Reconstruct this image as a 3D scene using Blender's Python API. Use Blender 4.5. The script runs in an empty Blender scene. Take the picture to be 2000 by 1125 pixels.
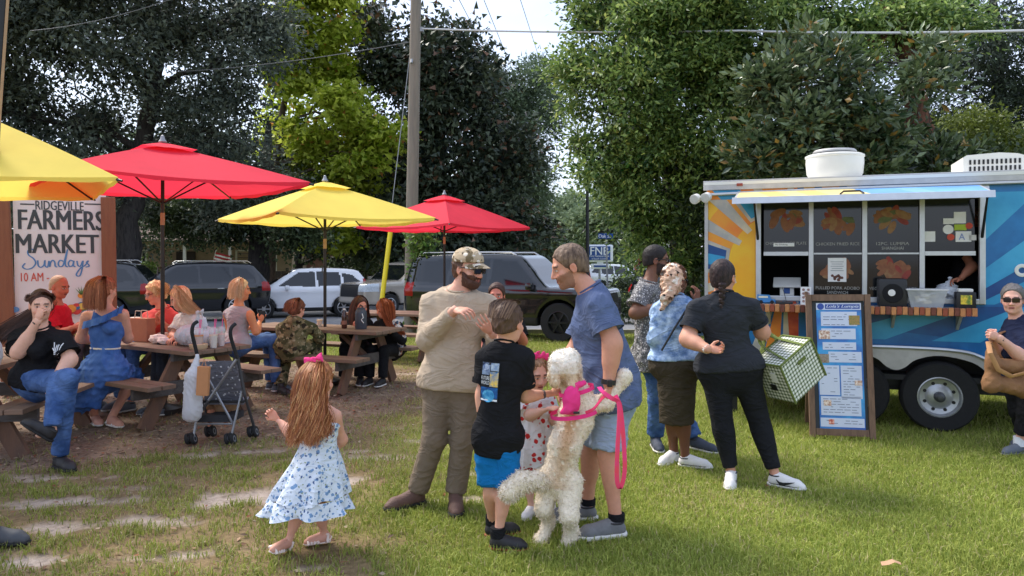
import bpy, bmesh, math, random
import numpy as np
from mathutils import Vector, Matrix
from math import sin, cos, pi, radians, sqrt, atan2, exp
random.seed(7)
RNG = np.random.default_rng(11)
SC = bpy.context.scene
COL = SC.collection
# ------------------------------------------------------------------ camera
CAMZ, FPX, HZN = 1.65, 1444.0, 505.0          # eye height, focal length and eye line in picture units (2000 wide)
cam_data = bpy.data.cameras.new('camera')
cam = bpy.data.objects.new('camera', cam_data)
COL.objects.link(cam)
cam.location = (0, 0, CAMZ)
cam.rotation_euler = (radians(90), 0, 0)
cam_data.sensor_width = 36.0
cam_data.lens = 36.0 * FPX / 2000.0
cam_data.shift_y = -(562.5 - HZN) / 2000.0
cam_data.clip_start = 0.05
cam_data.clip_end = 1500
SC.camera = cam
# ------------------------------------------------------------------ sky, sun, exposure
SUN_DIR = Vector((-0.60, 0.46, 0.90)).normalized()   # towards the sun: behind and to the left
world = bpy.data.worlds.new('World')
SC.world = world
world.use_nodes = True
nt = world.node_tree
nt.nodes.clear()
w_out = nt.nodes.new('ShaderNodeOutputWorld')
w_bg = nt.nodes.new('ShaderNodeBackground')
w_sky = nt.nodes.new('ShaderNodeTexSky')
w_sky.sky_type = 'NISHITA'
w_sky.sun_disc = False
w_sky.sun_elevation = math.asin(SUN_DIR.z)
w_sky.sun_rotation = atan2(SUN_DIR.x, SUN_DIR.y)
w_sky.air_density = 1.2
w_sky.dust_density = 2.0
w_tc = nt.nodes.new('ShaderNodeTexCoord')
w_map = nt.nodes.new('ShaderNodeMapping')
w_map.inputs['Scale'].default_value = (1.0, 1.0, 2.6)
w_n = nt.nodes.new('ShaderNodeTexNoise')
w_n.inputs['Scale'].default_value = 3.1
w_n.inputs['Detail'].default_value = 7
w_n.inputs['Roughness'].default_value = 0.55
w_r = nt.nodes.new('ShaderNodeValToRGB')
w_r.color_ramp.elements[0].position = 0.33
w_r.color_ramp.elements[0].color = (0.42, 0.42, 0.42, 1)
w_r.color_ramp.elements[1].position = 0.66
w_r.color_ramp.elements[1].color = (0.93, 0.93, 0.93, 1)
w_mix = nt.nodes.new('ShaderNodeMix')
w_mix.data_type = 'RGBA'
w_mix.inputs['B'].default_value = (4.7, 5.3, 6.9, 1)
w_bg.inputs['Strength'].default_value = 0.12
L = nt.links
L.new(w_tc.outputs['Generated'], w_map.inputs['Vector'])
L.new(w_map.outputs['Vector'], w_n.inputs['Vector'])
L.new(w_n.outputs['Fac'], w_r.inputs['Fac'])
L.new(w_r.outputs['Color'], w_mix.inputs['Factor'])
L.new(w_sky.outputs['Color'], w_mix.inputs['A'])
L.new(w_mix.outputs['Result'], w_bg.inputs['Color'])
L.new(w_bg.outputs['Background'], w_out.inputs['Surface'])
sun_data = bpy.data.lights.new('sun', 'SUN')
sun_data.energy = 2.4
sun_data.angle = radians(22)
sun_data.color = (1.0, 0.94, 0.84)
sun = bpy.data.objects.new('sun', sun_data)
COL.objects.link(sun)
sun.rotation_euler = (-SUN_DIR).to_track_quat('-Z', 'Y').to_euler()
sun.location = SUN_DIR * 60
SC.view_settings.view_transform = 'Standard'
SC.view_settings.look = 'None'
SC.view_settings.exposure = 1.0
SC.view_settings.gamma = 1.0
SC.view_settings.use_curve_mapping = False
SC.render.engine = 'CYCLES'
SC.cycles.max_bounces = 6
SC.cycles.transparent_max_bounces = 8
SC.cycles.use_denoising = True
# ------------------------------------------------------------------ picture to place
def at(px, py, Y):
 return Vector(((px - 1000.0) / FPX * Y, Y, CAMZ - (py - HZN) / FPX * Y))
def gz(y):
 t = min(max((y - 11.0) / 17.0, 0.0), 1.0)
 t = t * t * (3 - 2 * t)
 return -0.42 * t
def gr(px, py):
 Y = FPX * CAMZ / (py - HZN)
 for _ in range(12):
  Y = FPX * (CAMZ - gz(Y)) / (py - HZN)
 return Vector(((px - 1000.0) / FPX * Y, Y, gz(Y)))
def lin(c):
 c = c / 255.0
 return c / 12.92 if c <= 0.04045 else ((c + 0.055) / 1.055) ** 2.4
def C(r, g, b):
 return (lin(r), lin(g), lin(b))
# ------------------------------------------------------------------ materials
_M = {}
def wrinkle(t, p, tc, s, sc):
 N, K = t.nodes, t.links
 old = p.inputs['Normal'].links[0].from_socket if p.inputs['Normal'].links else None
 for i, (f, a) in enumerate(((sc * 0.65, s), (sc * 1.9, s * 0.22))):
  n = N.new('ShaderNodeTexNoise'); n.inputs['Scale'].default_value = f; n.inputs['Detail'].default_value = 2; n.inputs['Distortion'].default_value = 1.6
  mp = N.new('ShaderNodeMapping'); mp.inputs['Scale'].default_value = (0.8, 0.8, 1.5); mp.inputs['Rotation'].default_value = (0.3, 0.5 - i, 0.2)
  K.new(tc.outputs['Object'], mp.inputs['Vector']); K.new(mp.outputs['Vector'], n.inputs['Vector'])
  m1 = N.new('ShaderNodeMath'); m1.operation = 'SUBTRACT'; m1.inputs[1].default_value = 0.5; K.new(n.outputs['Fac'], m1.inputs[0])
  m2 = N.new('ShaderNodeMath'); m2.operation = 'ABSOLUTE'; K.new(m1.outputs[0], m2.inputs[0])
  m3 = N.new('ShaderNodeMath'); m3.operation = 'POWER'; m3.inputs[1].default_value = 0.6; K.new(m2.outputs[0], m3.inputs[0])
  b = N.new('ShaderNodeBump'); b.inputs['Strength'].default_value = a; b.inputs['Distance'].default_value = 0.05 / (1 + 1.6 * i); b.invert = True
  K.new(m3.outputs[0], b.inputs['Height'])
  if old is not None: K.new(old, b.inputs['Normal'])
  old = b.outputs['Normal']
 K.new(old, p.inputs['Normal'])
def mat(name, col=(0.5, 0.5, 0.5), rough=0.8, var=0.15, vs=9.0, bump=0.0, bs=60.0, metal=0.0, col2=None, attr=None,
  trans=0.0, spec=0.5, island=0.0, stretch=None, alpha=1.0, coat=0.0, transmission=0.0, sub=0.0, detail=4, emit=0.0, wrk=0.0, wsc=8.0):
 if name in _M:
  return _M[name]
 m = bpy.data.materials.new(name)
 m.use_nodes = True
 t = m.node_tree
 N, K = t.nodes, t.links
 p = N['Principled BSDF']
 out = N['Material Output']
 p.inputs['Roughness'].default_value = rough
 p.inputs['Metallic'].default_value = metal
 p.inputs['Specular IOR Level'].default_value = spec
 if coat: p.inputs['Coat Weight'].default_value = coat
 if transmission: p.inputs['Transmission Weight'].default_value = transmission
 if alpha < 1: p.inputs['Alpha'].default_value = alpha
 if sub:
  p.inputs['Subsurface Weight'].default_value = sub
  p.inputs['Subsurface Radius'].default_value = (0.02, 0.008, 0.004)
 if emit:
  p.inputs['Emission Color'].default_value = (*col, 1)
  p.inputs['Emission Strength'].default_value = emit
 tc = N.new('ShaderNodeTexCoord')
 vec = tc.outputs['Object']
 if stretch:
  mp = N.new('ShaderNodeMapping')
  mp.inputs['Scale'].default_value = stretch
  K.new(vec, mp.inputs['Vector'])
  vec = mp.outputs['Vector']
 nz = N.new('ShaderNodeTexNoise')
 nz.inputs['Scale'].default_value = vs
 nz.inputs['Detail'].default_value = detail
 nz.inputs['Roughness'].default_value = 0.6
 K.new(vec, nz.inputs['Vector'])
 if attr:
  a = N.new('ShaderNodeAttribute')
  a.attribute_name = attr
  base = a.outputs['Color']
 else:
  rgb = N.new('ShaderNodeMix'); rgb.data_type = 'RGBA'
  rgb.inputs['A'].default_value = (*col, 1)
  rgb.inputs['B'].default_value = (*(col2 or col), 1)
  if col2:
   rr = N.new('ShaderNodeMapRange')
   rr.inputs['From Min'].default_value = 0.38; rr.inputs['From Max'].default_value = 0.62
   K.new(nz.outputs['Fac'], rr.inputs['Value'])
   K.new(rr.outputs['Result'], rgb.inputs['Factor'])
  base = rgb.outputs['Result']
 hv = N.new('ShaderNodeHueSaturation')
 K.new(base, hv.inputs['Color'])
 mr = N.new('ShaderNodeMapRange')
 mr.inputs['From Min'].default_value = 0.25; mr.inputs['From Max'].default_value = 0.75
 mr.inputs['To Min'].default_value = 1 - var; mr.inputs['To Max'].default_value = 1 + var
 K.new(nz.outputs['Fac'], mr.inputs['Value'])
 val = mr.outputs['Result']
 if island:
  ge = N.new('ShaderNodeNewGeometry')
  m2 = N.new('ShaderNodeMapRange')
  m2.inputs['To Min'].default_value = 1 - island; m2.inputs['To Max'].default_value = 1 + island
  K.new(ge.outputs['Random Per Island'], m2.inputs['Value'])
  mu = N.new('ShaderNodeMath'); mu.operation = 'MULTIPLY'
  K.new(val, mu.inputs[0]); K.new(m2.outputs['Result'], mu.inputs[1])
  val = mu.outputs[0]
  m3 = N.new('ShaderNodeMapRange')
  m3.inputs['To Min'].default_value = 0.47; m3.inputs['To Max'].default_value = 0.53
  fr = N.new('ShaderNodeMath'); fr.operation = 'MULTIPLY'; fr.inputs[1].default_value = 7.31
  f2 = N.new('ShaderNodeMath'); f2.operation = 'FRACT'
  K.new(ge.outputs['Random Per Island'], fr.inputs[0]); K.new(fr.outputs[0], f2.inputs[0])
  K.new(f2.outputs[0], m3.inputs['Value']); K.new(m3.outputs['Result'], hv.inputs['Hue'])
 K.new(val, hv.inputs['Value'])
 K.new(hv.outputs['Color'], p.inputs['Base Color'])
 if bump:
  bn = N.new('ShaderNodeTexNoise')
  bn.inputs['Scale'].default_value = bs
  bn.inputs['Detail'].default_value = 5
  K.new(vec, bn.inputs['Vector'])
  b = N.new('ShaderNodeBump')
  b.inputs['Strength'].default_value = bump
  b.inputs['Distance'].default_value = 0.01
  K.new(bn.outputs['Fac'], b.inputs['Height'])
  K.new(b.outputs['Normal'], p.inputs['Normal'])
 if wrk: wrinkle(t, p, tc, wrk, wsc)
 if trans:
  tr = N.new('ShaderNodeBsdfTranslucent')
  K.new(hv.outputs['Color'], tr.inputs['Color'])
  mx = N.new('ShaderNodeMixShader')
  mx.inputs['Fac'].default_value = trans
  K.new(p.outputs['BSDF'], mx.inputs[1]); K.new(tr.outputs['BSDF'], mx.inputs[2])
  K.new(mx.outputs['Shader'], out.inputs['Surface'])
 _M[name] = m
 return m
def mat_spots(name, base, cells, rough=0.9, bump=0.1):
 if name in _M: return _M[name]
 m = bpy.data.materials.new(name); m.use_nodes = True
 t = m.node_tree; N, K = t.nodes, t.links
 p = N['Principled BSDF']; p.inputs['Roughness'].default_value = rough
 p.inputs['Specular IOR Level'].default_value = 0.2
 tc = N.new('ShaderNodeTexCoord')
 cur = None
 for i, (scale, size, colr, warp) in enumerate(cells):
  mp = N.new('ShaderNodeMapping')
  mp.inputs['Location'].default_value = (i * 1.7, i * 0.9, i * 2.3)
  K.new(tc.outputs['Object'], mp.inputs['Vector'])
  nz = N.new('ShaderNodeTexNoise'); nz.inputs['Scale'].default_value = scale * 1.6
  K.new(mp.outputs['Vector'], nz.inputs['Vector'])
  ad = N.new('ShaderNodeVectorMath'); ad.operation = 'MULTIPLY_ADD'
  ad.inputs[1].default_value = (warp / scale,) * 3
  K.new(nz.outputs['Color'], ad.inputs[0]); K.new(mp.outputs['Vector'], ad.inputs[2])
  v = N.new('ShaderNodeTexVoronoi'); v.inputs['Scale'].default_value = scale
  K.new(ad.outputs[0], v.inputs['Vector'])
  lt = N.new('ShaderNodeMapRange')
  lt.inputs['From Min'].default_value = size; lt.inputs['From Max'].default_value = size * 0.85
  K.new(v.outputs['Distance'], lt.inputs['Value'])
  mx = N.new('ShaderNodeMix'); mx.data_type = 'RGBA'
  K.new(lt.outputs['Result'], mx.inputs['Factor'])
  if cur is None: mx.inputs['A'].default_value = (*base, 1)
  else: K.new(cur, mx.inputs['A'])
  mx.inputs['B'].default_value = (*colr, 1)
  cur = mx.outputs['Result']
 K.new(cur, p.inputs['Base Color'])
 bn = N.new('ShaderNodeTexNoise'); bn.inputs['Scale'].default_value = 14; bn.inputs['Detail'].default_value = 4
 K.new(tc.outputs['Object'], bn.inputs['Vector'])
 b = N.new('ShaderNodeBump'); b.inputs['Strength'].default_value = bump; b.inputs['Distance'].default_value = 0.03
 K.new(bn.outputs['Fac'], b.inputs['Height']); K.new(b.outputs['Normal'], p.inputs['Normal'])
 wrinkle(t, p, tc, 0.4, 8.0)
 _M[name] = m
 return m
# ------------------------------------------------------------------ objects
def tag(o, label=None, cat=None, group=None, kind=None):
 if label: o['label'] = label
 if cat: o['category'] = cat
 if group: o['group'] = group
 if kind: o['kind'] = kind
 return o
def empty(name, loc=(0, 0, 0), rz=0.0, label=None, cat=None, group=None):
 o = bpy.data.objects.new(name, None)
 o.empty_display_size = 0.1
 COL.objects.link(o)
 o.location = loc
 o.rotation_euler = (0, 0, rz)
 tag(o, label, cat, group)
 o['_inv'] = 1
 return o
def np_mesh(name, V, F, smooth=False, mats=None, fmat=None, col=None, attr='Col'):
 me = bpy.data.meshes.new(name)
 V = np.asarray(V, dtype=np.float32).reshape(-1, 3)
 Fs = F if isinstance(F, list) else [F]
 Fs = [np.asarray(f, dtype=np.int32) for f in Fs if len(f)]
 loops = np.concatenate([f.ravel() for f in Fs]) if Fs else np.zeros(0, np.int32)
 sizes = np.concatenate([np.full(len(f), f.shape[1], np.int32) for f in Fs]) if Fs else np.zeros(0, np.int32)
 starts = np.concatenate([[0], np.cumsum(sizes)[:-1]]).astype(np.int32) if len(sizes) else sizes
 me.vertices.add(len(V)); me.vertices.foreach_set('co', V.ravel())
 me.loops.add(len(loops)); me.loops.foreach_set('vertex_index', loops)
 me.polygons.add(len(sizes)); me.polygons.foreach_set('loop_start', starts)
 if fmat is not None: me.polygons.foreach_set('material_index', np.asarray(fmat, dtype=np.int32))
 me.polygons.foreach_set('use_smooth', np.full(len(sizes), bool(smooth)))
 me.update(calc_edges=True)
 for m in (mats or []): me.materials.append(m)
 if col is not None:
  ca = me.color_attributes.new(attr, 'FLOAT_COLOR', 'POINT')
  cc = np.ones((len(V), 4), np.float32); cc[:, :3] = col
  ca.data.foreach_set('color', cc.ravel())
 return me
def link(name, me, parent=None, world=True):
 o = bpy.data.objects.new(name, me)
 COL.objects.link(o)
 if parent is not None:
  o.parent = parent
  if world: o.matrix_parent_inverse = world_matrix(parent).inverted()
 return o
def world_matrix(o):
 m = Matrix.LocRotScale(o.location, o.rotation_euler, o.scale)
 if o.parent is not None:
  m = world_matrix(o.parent) @ o.matrix_parent_inverse @ m
 return m
def frame_of(d, hint=Vector((0, 0, 1))):
 d = Vector(d).normalized()
 if abs(d.dot(hint)) > 0.97: hint = Vector((1, 0, 0)) if abs(d.x) < 0.9 else Vector((0, 1, 0))
 a = hint.cross(d).normalized()
 return a, d.cross(a).normalized(), d
class MB:
 def __init__(self):
  self.v = []; self.f = []; self.m = []; self.mats = []; self.cur = 0
 def use(self, m):
  if m not in self.mats: self.mats.append(m)
  self.cur = self.mats.index(m); return self
 def add(self, vs, fs, M=None):
  n = len(self.v)
  for p in vs:
   p = Vector(p)
   self.v.append(tuple(M @ p) if M is not None else tuple(p))
  for q in fs:
   self.f.append(tuple(i + n for i in q)); self.m.append(self.cur)
  return self
 def box(self, c, s, M=None, bev=0.0):
  x, y, z = c; a, b, d = s[0] / 2, s[1] / 2, s[2] / 2
  if bev <= 0:
   vs = [(x + i * a, y + j * b, z + k * d) for i in (-1, 1) for j in (-1, 1) for k in (-1, 1)]
   fs = [(0, 1, 3, 2), (4, 6, 7, 5), (0, 4, 5, 1), (2, 3, 7, 6), (0, 2, 6, 4), (1, 5, 7, 3)]
   return self.add(vs, fs, M)
  bm = bmesh.new(); bmesh.ops.create_cube(bm, size=1.0)
  for v in bm.verts: v.co = Vector((x + v.co.x * s[0], y + v.co.y * s[1], z + v.co.z * s[2]))
  bmesh.ops.bevel(bm, geom=list(bm.edges), offset=bev, segments=2, profile=0.6, affect='EDGES')
  bm.verts.index_update()
  vs = [v.co.copy() for v in bm.verts]; fs = [[v.index for v in f.verts] for f in bm.faces]
  bm.free()
  return self.add(vs, fs, M)
 def tube(self, pts, r, n=8, caps=True, M=None, flat=None, hint=Vector((0, 0, 1))):
  pts = [Vector(p) for p in pts]
  rs = r if isinstance(r, (list, tuple)) else [r] * len(pts)
  vs, fs = [], []
  a = None
  for i, p in enumerate(pts):
   d = (pts[min(i + 1, len(pts) - 1)] - pts[max(i - 1, 0)])
   if a is None: a, b, d = frame_of(d, hint)
   else:
    d = d.normalized(); a = (a - d * a.dot(d)).normalized(); b = d.cross(a)
   for k in range(n):
    t = 2 * pi * (k + 0.5) / n
    e = flat or 1.0
    vs.append(p + a * (cos(t) * rs[i]) + b * (sin(t) * rs[i] * e))
  for i in range(len(pts) - 1):
   for k in range(n):
    fs.append((i * n + k, i * n + (k + 1) % n, (i + 1) * n + (k + 1) % n, (i + 1) * n + k))
  if caps:
   fs.append(tuple(range(n - 1, -1, -1))); fs.append(tuple(range((len(pts) - 1) * n, len(pts) * n)))
  return self.add(vs, fs, M)
 def lathe(self, prof, n=24, M=None, c=(0, 0, 0), close=True):
  vs, fs = [], []
  for (r, z) in prof:
   for k in range(n):
    t = 2 * pi * k / n
    vs.append((c[0] + r * cos(t), c[1] + r * sin(t), c[2] + z))
  for i in range(len(prof) - 1):
   for k in range(n):
    fs.append((i * n + k, i * n + (k + 1) % n, (i + 1) * n + (k + 1) % n, (i + 1) * n + k))
  if close:
   if prof[0][0] > 1e-5: fs.append(tuple(range(n - 1, -1, -1)))
   if prof[-1][0] > 1e-5: fs.append(tuple(range((len(prof) - 1) * n, len(prof) * n)))
  return self.add(vs, fs, M)
 def prism(self, poly, d0, d1, M=None):
  n = len(poly)
  vs = [(x, d0, z) for x, z in poly] + [(x, d1, z) for x, z in poly]
  fs = [tuple(range(n)), tuple(range(2 * n - 1, n - 1, -1))]
  fs += [(i, i + n, (i + 1) % n + n, (i + 1) % n) for i in range(n)]
  return self.add(vs, fs, M)
 def build(self, name, m=None, parent=None, smooth=False, world=True, kind=None):
  me = bpy.data.meshes.new(name)
  me.from_pydata(self.v, [], self.f)
  if self.mats and m is None:
   for q in self.mats: me.materials.append(q)
   me.polygons.foreach_set('material_index', self.m)
  else: me.materials.append(m)
  bm = bmesh.new(); bm.from_mesh(me)
  bmesh.ops.recalc_face_normals(bm, faces=bm.faces)
  bm.to_mesh(me); bm.free()
  if smooth:
   me.polygons.foreach_set('use_smooth', [True] * len(me.polygons))
   try: me.set_sharp_from_angle(angle=radians(40))
   except Exception: pass
  me.update()
  o = link(name, me, parent, world)
  if kind: o['kind'] = kind
  return o
def copy_tree(o, parent=None):
 c = o.copy(); COL.objects.link(c)
 if parent is not None: c.parent = parent
 for ch in list(o.children): copy_tree(ch, c)
 return c
def text_mesh(s, size=1.0, align='CENTER', bold=0.0, shear=0.0, spacing=1.0):
 cu = bpy.data.curves.new('txt', 'FONT')
 cu.body = s; cu.size = size; cu.align_x = align; cu.align_y = 'CENTER'
 cu.offset = bold; cu.shear = shear; cu.space_character = spacing; cu.resolution_u = 3
 o = bpy.data.objects.new('txt', cu); COL.objects.link(o)
 dg = bpy.context.evaluated_depsgraph_get()
 me = bpy.data.meshes.new_from_object(o.evaluated_get(dg))
 vs = [v.co.copy() for v in me.vertices]; fs = [tuple(p.vertices) for p in me.polygons]
 bpy.data.objects.remove(o); bpy.data.curves.remove(cu); bpy.data.meshes.remove(me)
 return vs, fs
def put_text(mb, s, M, width=None, height=None, bold=0.0, shear=0.0, align='CENTER', spacing=1.0, warp=None):
 vs, fs = text_mesh(s, 1.0, align, 0.0, shear, spacing)
 if not vs: return
 xs = [v.x for v in vs]; ys = [v.y for v in vs]
 w, h = max(xs) - min(xs), max(ys) - min(ys)
 cx, cy = (max(xs) + min(xs)) / 2, (max(ys) + min(ys)) / 2
 sx = (width / w) if width else None
 sy = (height / h) if height else None
 sx = sx or sy; sy = sy or sx
 for i in range(3 if bold > 0 else 1):
  dx = (0, -bold, bold)[i]
  out = [Vector(((v.x - cx) * sx + dx * (width or height * 3) * 0.35, -0.0004 * i, (v.y - cy) * sy)) for v in vs]
  if warp: out = [warp(p) for p in out]
  mb.add(out, fs, M)
# ------------------------------------------------------------------ implicit surfaces (bodies, clothes, cars)
def smin(a, b, k):
 if k <= 0: return np.minimum(a, b)
 h = np.clip(k - np.abs(a - b), 0, None) / k
 return np.minimum(a, b) - h * h * k * 0.25
def A3(v): return np.array((v[0], v[1], v[2]), dtype=np.float32)
class Cone:
 def __init__(s, a, b, ra, rb, w=None, f=1.0, cap=(0, 0), k=None, cut=False):
  s.a, s.b, s.ra, s.rb, s.f, s.cap, s.k, s.cut = A3(a), A3(b), ra, rb, f, cap, k, cut
  s.w = None if w is None else A3(Vector(w).normalized())
  r = max(ra, rb) + 0.03
  s.lo = np.minimum(s.a, s.b) - r; s.hi = np.maximum(s.a, s.b) + r
 def d(s, P):
  pa = P - s.a; ba = s.b - s.a
  L2 = float(ba @ ba) + 1e-9
  t0 = (pa @ ba) / L2
  t = np.clip(t0, 0, 1)
  q = pa - t[..., None] * ba
  if s.w is not None:
   q = q + ((1.0 / s.f - 1.0) * (q @ s.w))[..., None] * s.w
  r = s.ra + (s.rb - s.ra) * t
  d = np.sqrt((q * q).sum(-1)) - r
  if s.w is not None: d = d * (0.5 + 0.5 * s.f)
  Ln = sqrt(L2)
  if s.cap[0]: d = np.maximum(d, -t0 * Ln)
  if s.cap[1]: d = np.maximum(d, (t0 - 1) * Ln)
  return d
class Ell:
 def __init__(s, c, r, R=None, k=None, cut=False):
  s.c = A3(c); s.r = np.array(r, np.float32); s.R = np.eye(3, dtype=np.float32) if R is None else np.array([list(x) for x in R], np.float32)
  s.k, s.cut = k, cut
  m = float(max(r)) + 0.03
  s.lo = s.c - m; s.hi = s.c + m
 def d(s, P):
  q = (P - s.c) @ s.R.T
  k0 = np.sqrt(((q / s.r) ** 2).sum(-1)) + 1e-6
  k1 = np.sqrt(((q / (s.r * s.r)) ** 2).sum(-1)) + 1e-6
  return k0 * (k0 - 1.0) / k1
class Plane:
 def __init__(s, p, n):
  s.p, s.n = A3(p), A3(Vector(n).normalized())
 def d(s, P): return (P - s.p) @ s.n
_EDGES = []
for ax in range(3):
 for i in (0, 1):
  for j in (0, 1):
   a = [0, 0, 0]; o1, o2 = [x for x in range(3) if x != ax]
   a[o1], a[o2] = i, j
   b = list(a); b[ax] = 1
   _EDGES.append((np.array(a), np.array(b)))
def surface_nets(D, org, h):
 S = D < 0
 n = np.array(D.shape)
 cnt = np.zeros(n - 1, np.int8)
 for i in (0, 1):
  for j in (0, 1):
   for k in (0, 1):
    cnt += S[i:n[0] - 1 + i, j:n[1] - 1 + j, k:n[2] - 1 + k]
 mask = (cnt > 0) & (cnt < 8)
 cells = np.argwhere(mask)
 if len(cells) == 0: return np.zeros((0, 3)), np.zeros((0, 4), int)
 idx = np.full(mask.shape, -1, np.int32)
 idx[mask] = np.arange(len(cells))
 pos = np.zeros((len(cells), 3)); num = np.zeros(len(cells))
 for a, b in _EDGES:
  ca, cb = cells + a, cells + b
  va, vb = D[ca[:, 0], ca[:, 1], ca[:, 2]], D[cb[:, 0], cb[:, 1], cb[:, 2]]
  m = (va < 0) != (vb < 0)
  t = va[m] / (va[m] - vb[m])
  pos[m] += a + t[:, None] * (b - a); num[m] += 1
 V = org + h * (cells + pos / num[:, None])
 Fs = []
 for ax in range(3):
  o1, o2 = (ax + 1) % 3, (ax + 2) % 3
  sl0 = [slice(None)] * 3; sl1 = [slice(None)] * 3
  sl0[ax] = slice(0, -1); sl1[ax] = slice(1, None)
  ch = S[tuple(sl0)] != S[tuple(sl1)]
  e = np.argwhere(ch)
  e = e[(e[:, o1] > 0) & (e[:, o2] > 0) & (e[:, o1] < n[o1] - 1) & (e[:, o2] < n[o2] - 1)]
  if len(e) == 0: continue
  d1 = np.zeros(3, int); d1[o1] = 1
  d2 = np.zeros(3, int); d2[o2] = 1
  g = lambda c: idx[c[:, 0], c[:, 1], c[:, 2]]
  q = np.stack([g(e - d1 - d2), g(e - d2), g(e), g(e - d1)], 1)
  inside0 = S[e[:, 0], e[:, 1], e[:, 2]]
  q[~inside0] = q[~inside0][:, ::-1]
  Fs.append(q)
 F = np.concatenate(Fs) if Fs else np.zeros((0, 4), int)
 return V, F[(F >= 0).all(1)]
def sdf_mesh(prims, h, k=0.03, cuts=(), noise=None, bounds=None, smooth=1, adds=()):
 lo = np.min([p.lo for p in prims if not p.cut], axis=0) - h
 hi = np.max([p.hi for p in prims if not p.cut], axis=0) + h
 if bounds is not None: lo = np.maximum(lo, bounds[0]); hi = np.minimum(hi, bounds[1])
 n = np.maximum(((hi - lo) / h).astype(int) + 2, 4)
 ax = [lo[i] + h * np.arange(n[i]) for i in range(3)]
 D = np.full(n, 0.2, np.float32)
 for p in prims:
  i0 = np.clip(((p.lo - lo) / h).astype(int), 0, n); i1 = np.clip(((p.hi - lo) / h).astype(int) + 2, 0, n)
  if (i1 <= i0).any(): continue
  G = np.stack(np.meshgrid(*[ax[i][i0[i]:i1[i]] for i in range(3)], indexing='ij'), -1).astype(np.float32)
  sl = tuple(slice(i0[i], i1[i]) for i in range(3))
  d = p.d(G)
  kk = k if p.k is None else p.k
  if p.cut: D[sl] = -smin(-D[sl], d, kk)
  else: D[sl] = smin(D[sl], d, kk)
 if cuts or noise is not None:
  G = np.stack(np.meshgrid(*ax, indexing='ij'), -1).astype(np.float32)
  if noise is not None:
   near = np.abs(D) < 0.06
   D[near] += noise(G[near])
  for c in cuts: D = np.maximum(D, c.d(G))
 V, F = surface_nets(D, lo, h)
 for _ in range(smooth): V = relax(V, F, 0.5)
 return V, F
def relax(V, F, a):
 acc = np.zeros_like(V); cnt = np.zeros(len(V))
 for i in range(4):
  j = (i + 1) % 4
  np.add.at(acc, F[:, i], V[F[:, j]]); np.add.at(cnt, F[:, i], 1)
  np.add.at(acc, F[:, j], V[F[:, i]]); np.add.at(cnt, F[:, j], 1)
 m = cnt > 0
 V = V.copy(); V[m] = V[m] * (1 - a) + a * acc[m] / cnt[m][:, None]
 return V
def folds(amp, freq, seed=0, aniso=(1, 1, 1), n=5):
 r = np.random.default_rng(seed)
 K = r.normal(size=(n, 3)) * np.array(aniso); K = K / np.linalg.norm(K, axis=1)[:, None] * (freq * r.uniform(0.5, 1.6, n))[:, None]
 ph = r.uniform(0, 6.28, n)
 W = r.normal(size=(n, 3)); W = W / np.linalg.norm(W, axis=1)[:, None] * freq * 0.35
 def f(P):
  o = 0
  for i in range(n):
   s = np.sin(P @ K[i] + ph[i] + 1.3 * np.sin(P @ W[i] + ph[-i - 1]))
   o = o + (1 - np.abs(s)) ** 2 * 1.4 - 0.5
  return (-amp * 0.55) * o
 return f
# ------------------------------------------------------------------ value noise in the plane, for the ground
def vnoise(x, y, seed=0):
 xi, yi = np.floor(x).astype(np.int64), np.floor(y).astype(np.int64)
 fx, fy = x - xi, y - yi
 fx = fx * fx * (3 - 2 * fx); fy = fy * fy * (3 - 2 * fy)
 def hsh(a, b):
  n = (a * 374761393 + b * 668265263 + seed * 1442695041) & 0x7fffffff
  n = ((n ^ (n >> 13)) * 1274126177) & 0x7fffffff
  return ((n ^ (n >> 16)) & 0xffff) / 65535.0
 a, b, c, d = hsh(xi, yi), hsh(xi + 1, yi), hsh(xi, yi + 1), hsh(xi + 1, yi + 1)
 return (a * (1 - fx) + b * fx) * (1 - fy) + (c * (1 - fx) + d * fx) * fy
def fbm(x, y, seed=0, oct=4):
 s, a = 0, 0.5
 for i in range(oct):
  s = s + a * vnoise(x * 2 ** i, y * 2 ** i, seed + i); a *= 0.5
 return s / (1 - 0.5 ** oct)
def gz_np(y):
 t = np.clip((y - 11.0) / 17.0, 0, 1); t = t * t * (3 - 2 * t)
 return -0.42 * t
STEEL = mat('galvanised', C(150, 152, 154), 0.5, 0.15, 12, metal=0.6)
BLACKM = mat('black_metal', C(26, 26, 28), 0.5, 0.15)
YEL_PL = mat('yellow_plastic', C(236, 214, 40), 0.45, 0.06)
# ================================================================== THE SETTING
# ------------------------------------------------------------------ ground sheet
LITTER = np.array([(-9, 5.4), (-4.2, 5.5), (-3.0, 6.0), (-2.0, 7.1), (-1.15, 8.1), (-0.75, 9.3), (-1.2, 10.8), (-3.5, 11.6), (-9, 11.4)])
def poly_sd(P, poly):
 x, y = P
 d = np.full(x.shape, 1e9); inside = np.zeros(x.shape, bool)
 n = len(poly)
 for i in range(n):
  ax, ay = poly[i]; bx, by = poly[(i + 1) % n]
  ex, ey = bx - ax, by - ay
  t = np.clip(((x - ax) * ex + (y - ay) * ey) / (ex * ex + ey * ey), 0, 1)
  d = np.minimum(d, (x - ax - t * ex) ** 2 + (y - ay - t * ey) ** 2)
  cond = ((ay > y) != (by > y)) & (x < (bx - ax) * (y - ay) / ((by - ay) if by != ay else 1e-9) + ax)
  inside ^= cond
 d = np.sqrt(d)
 return np.where(inside, -d, d)
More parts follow.
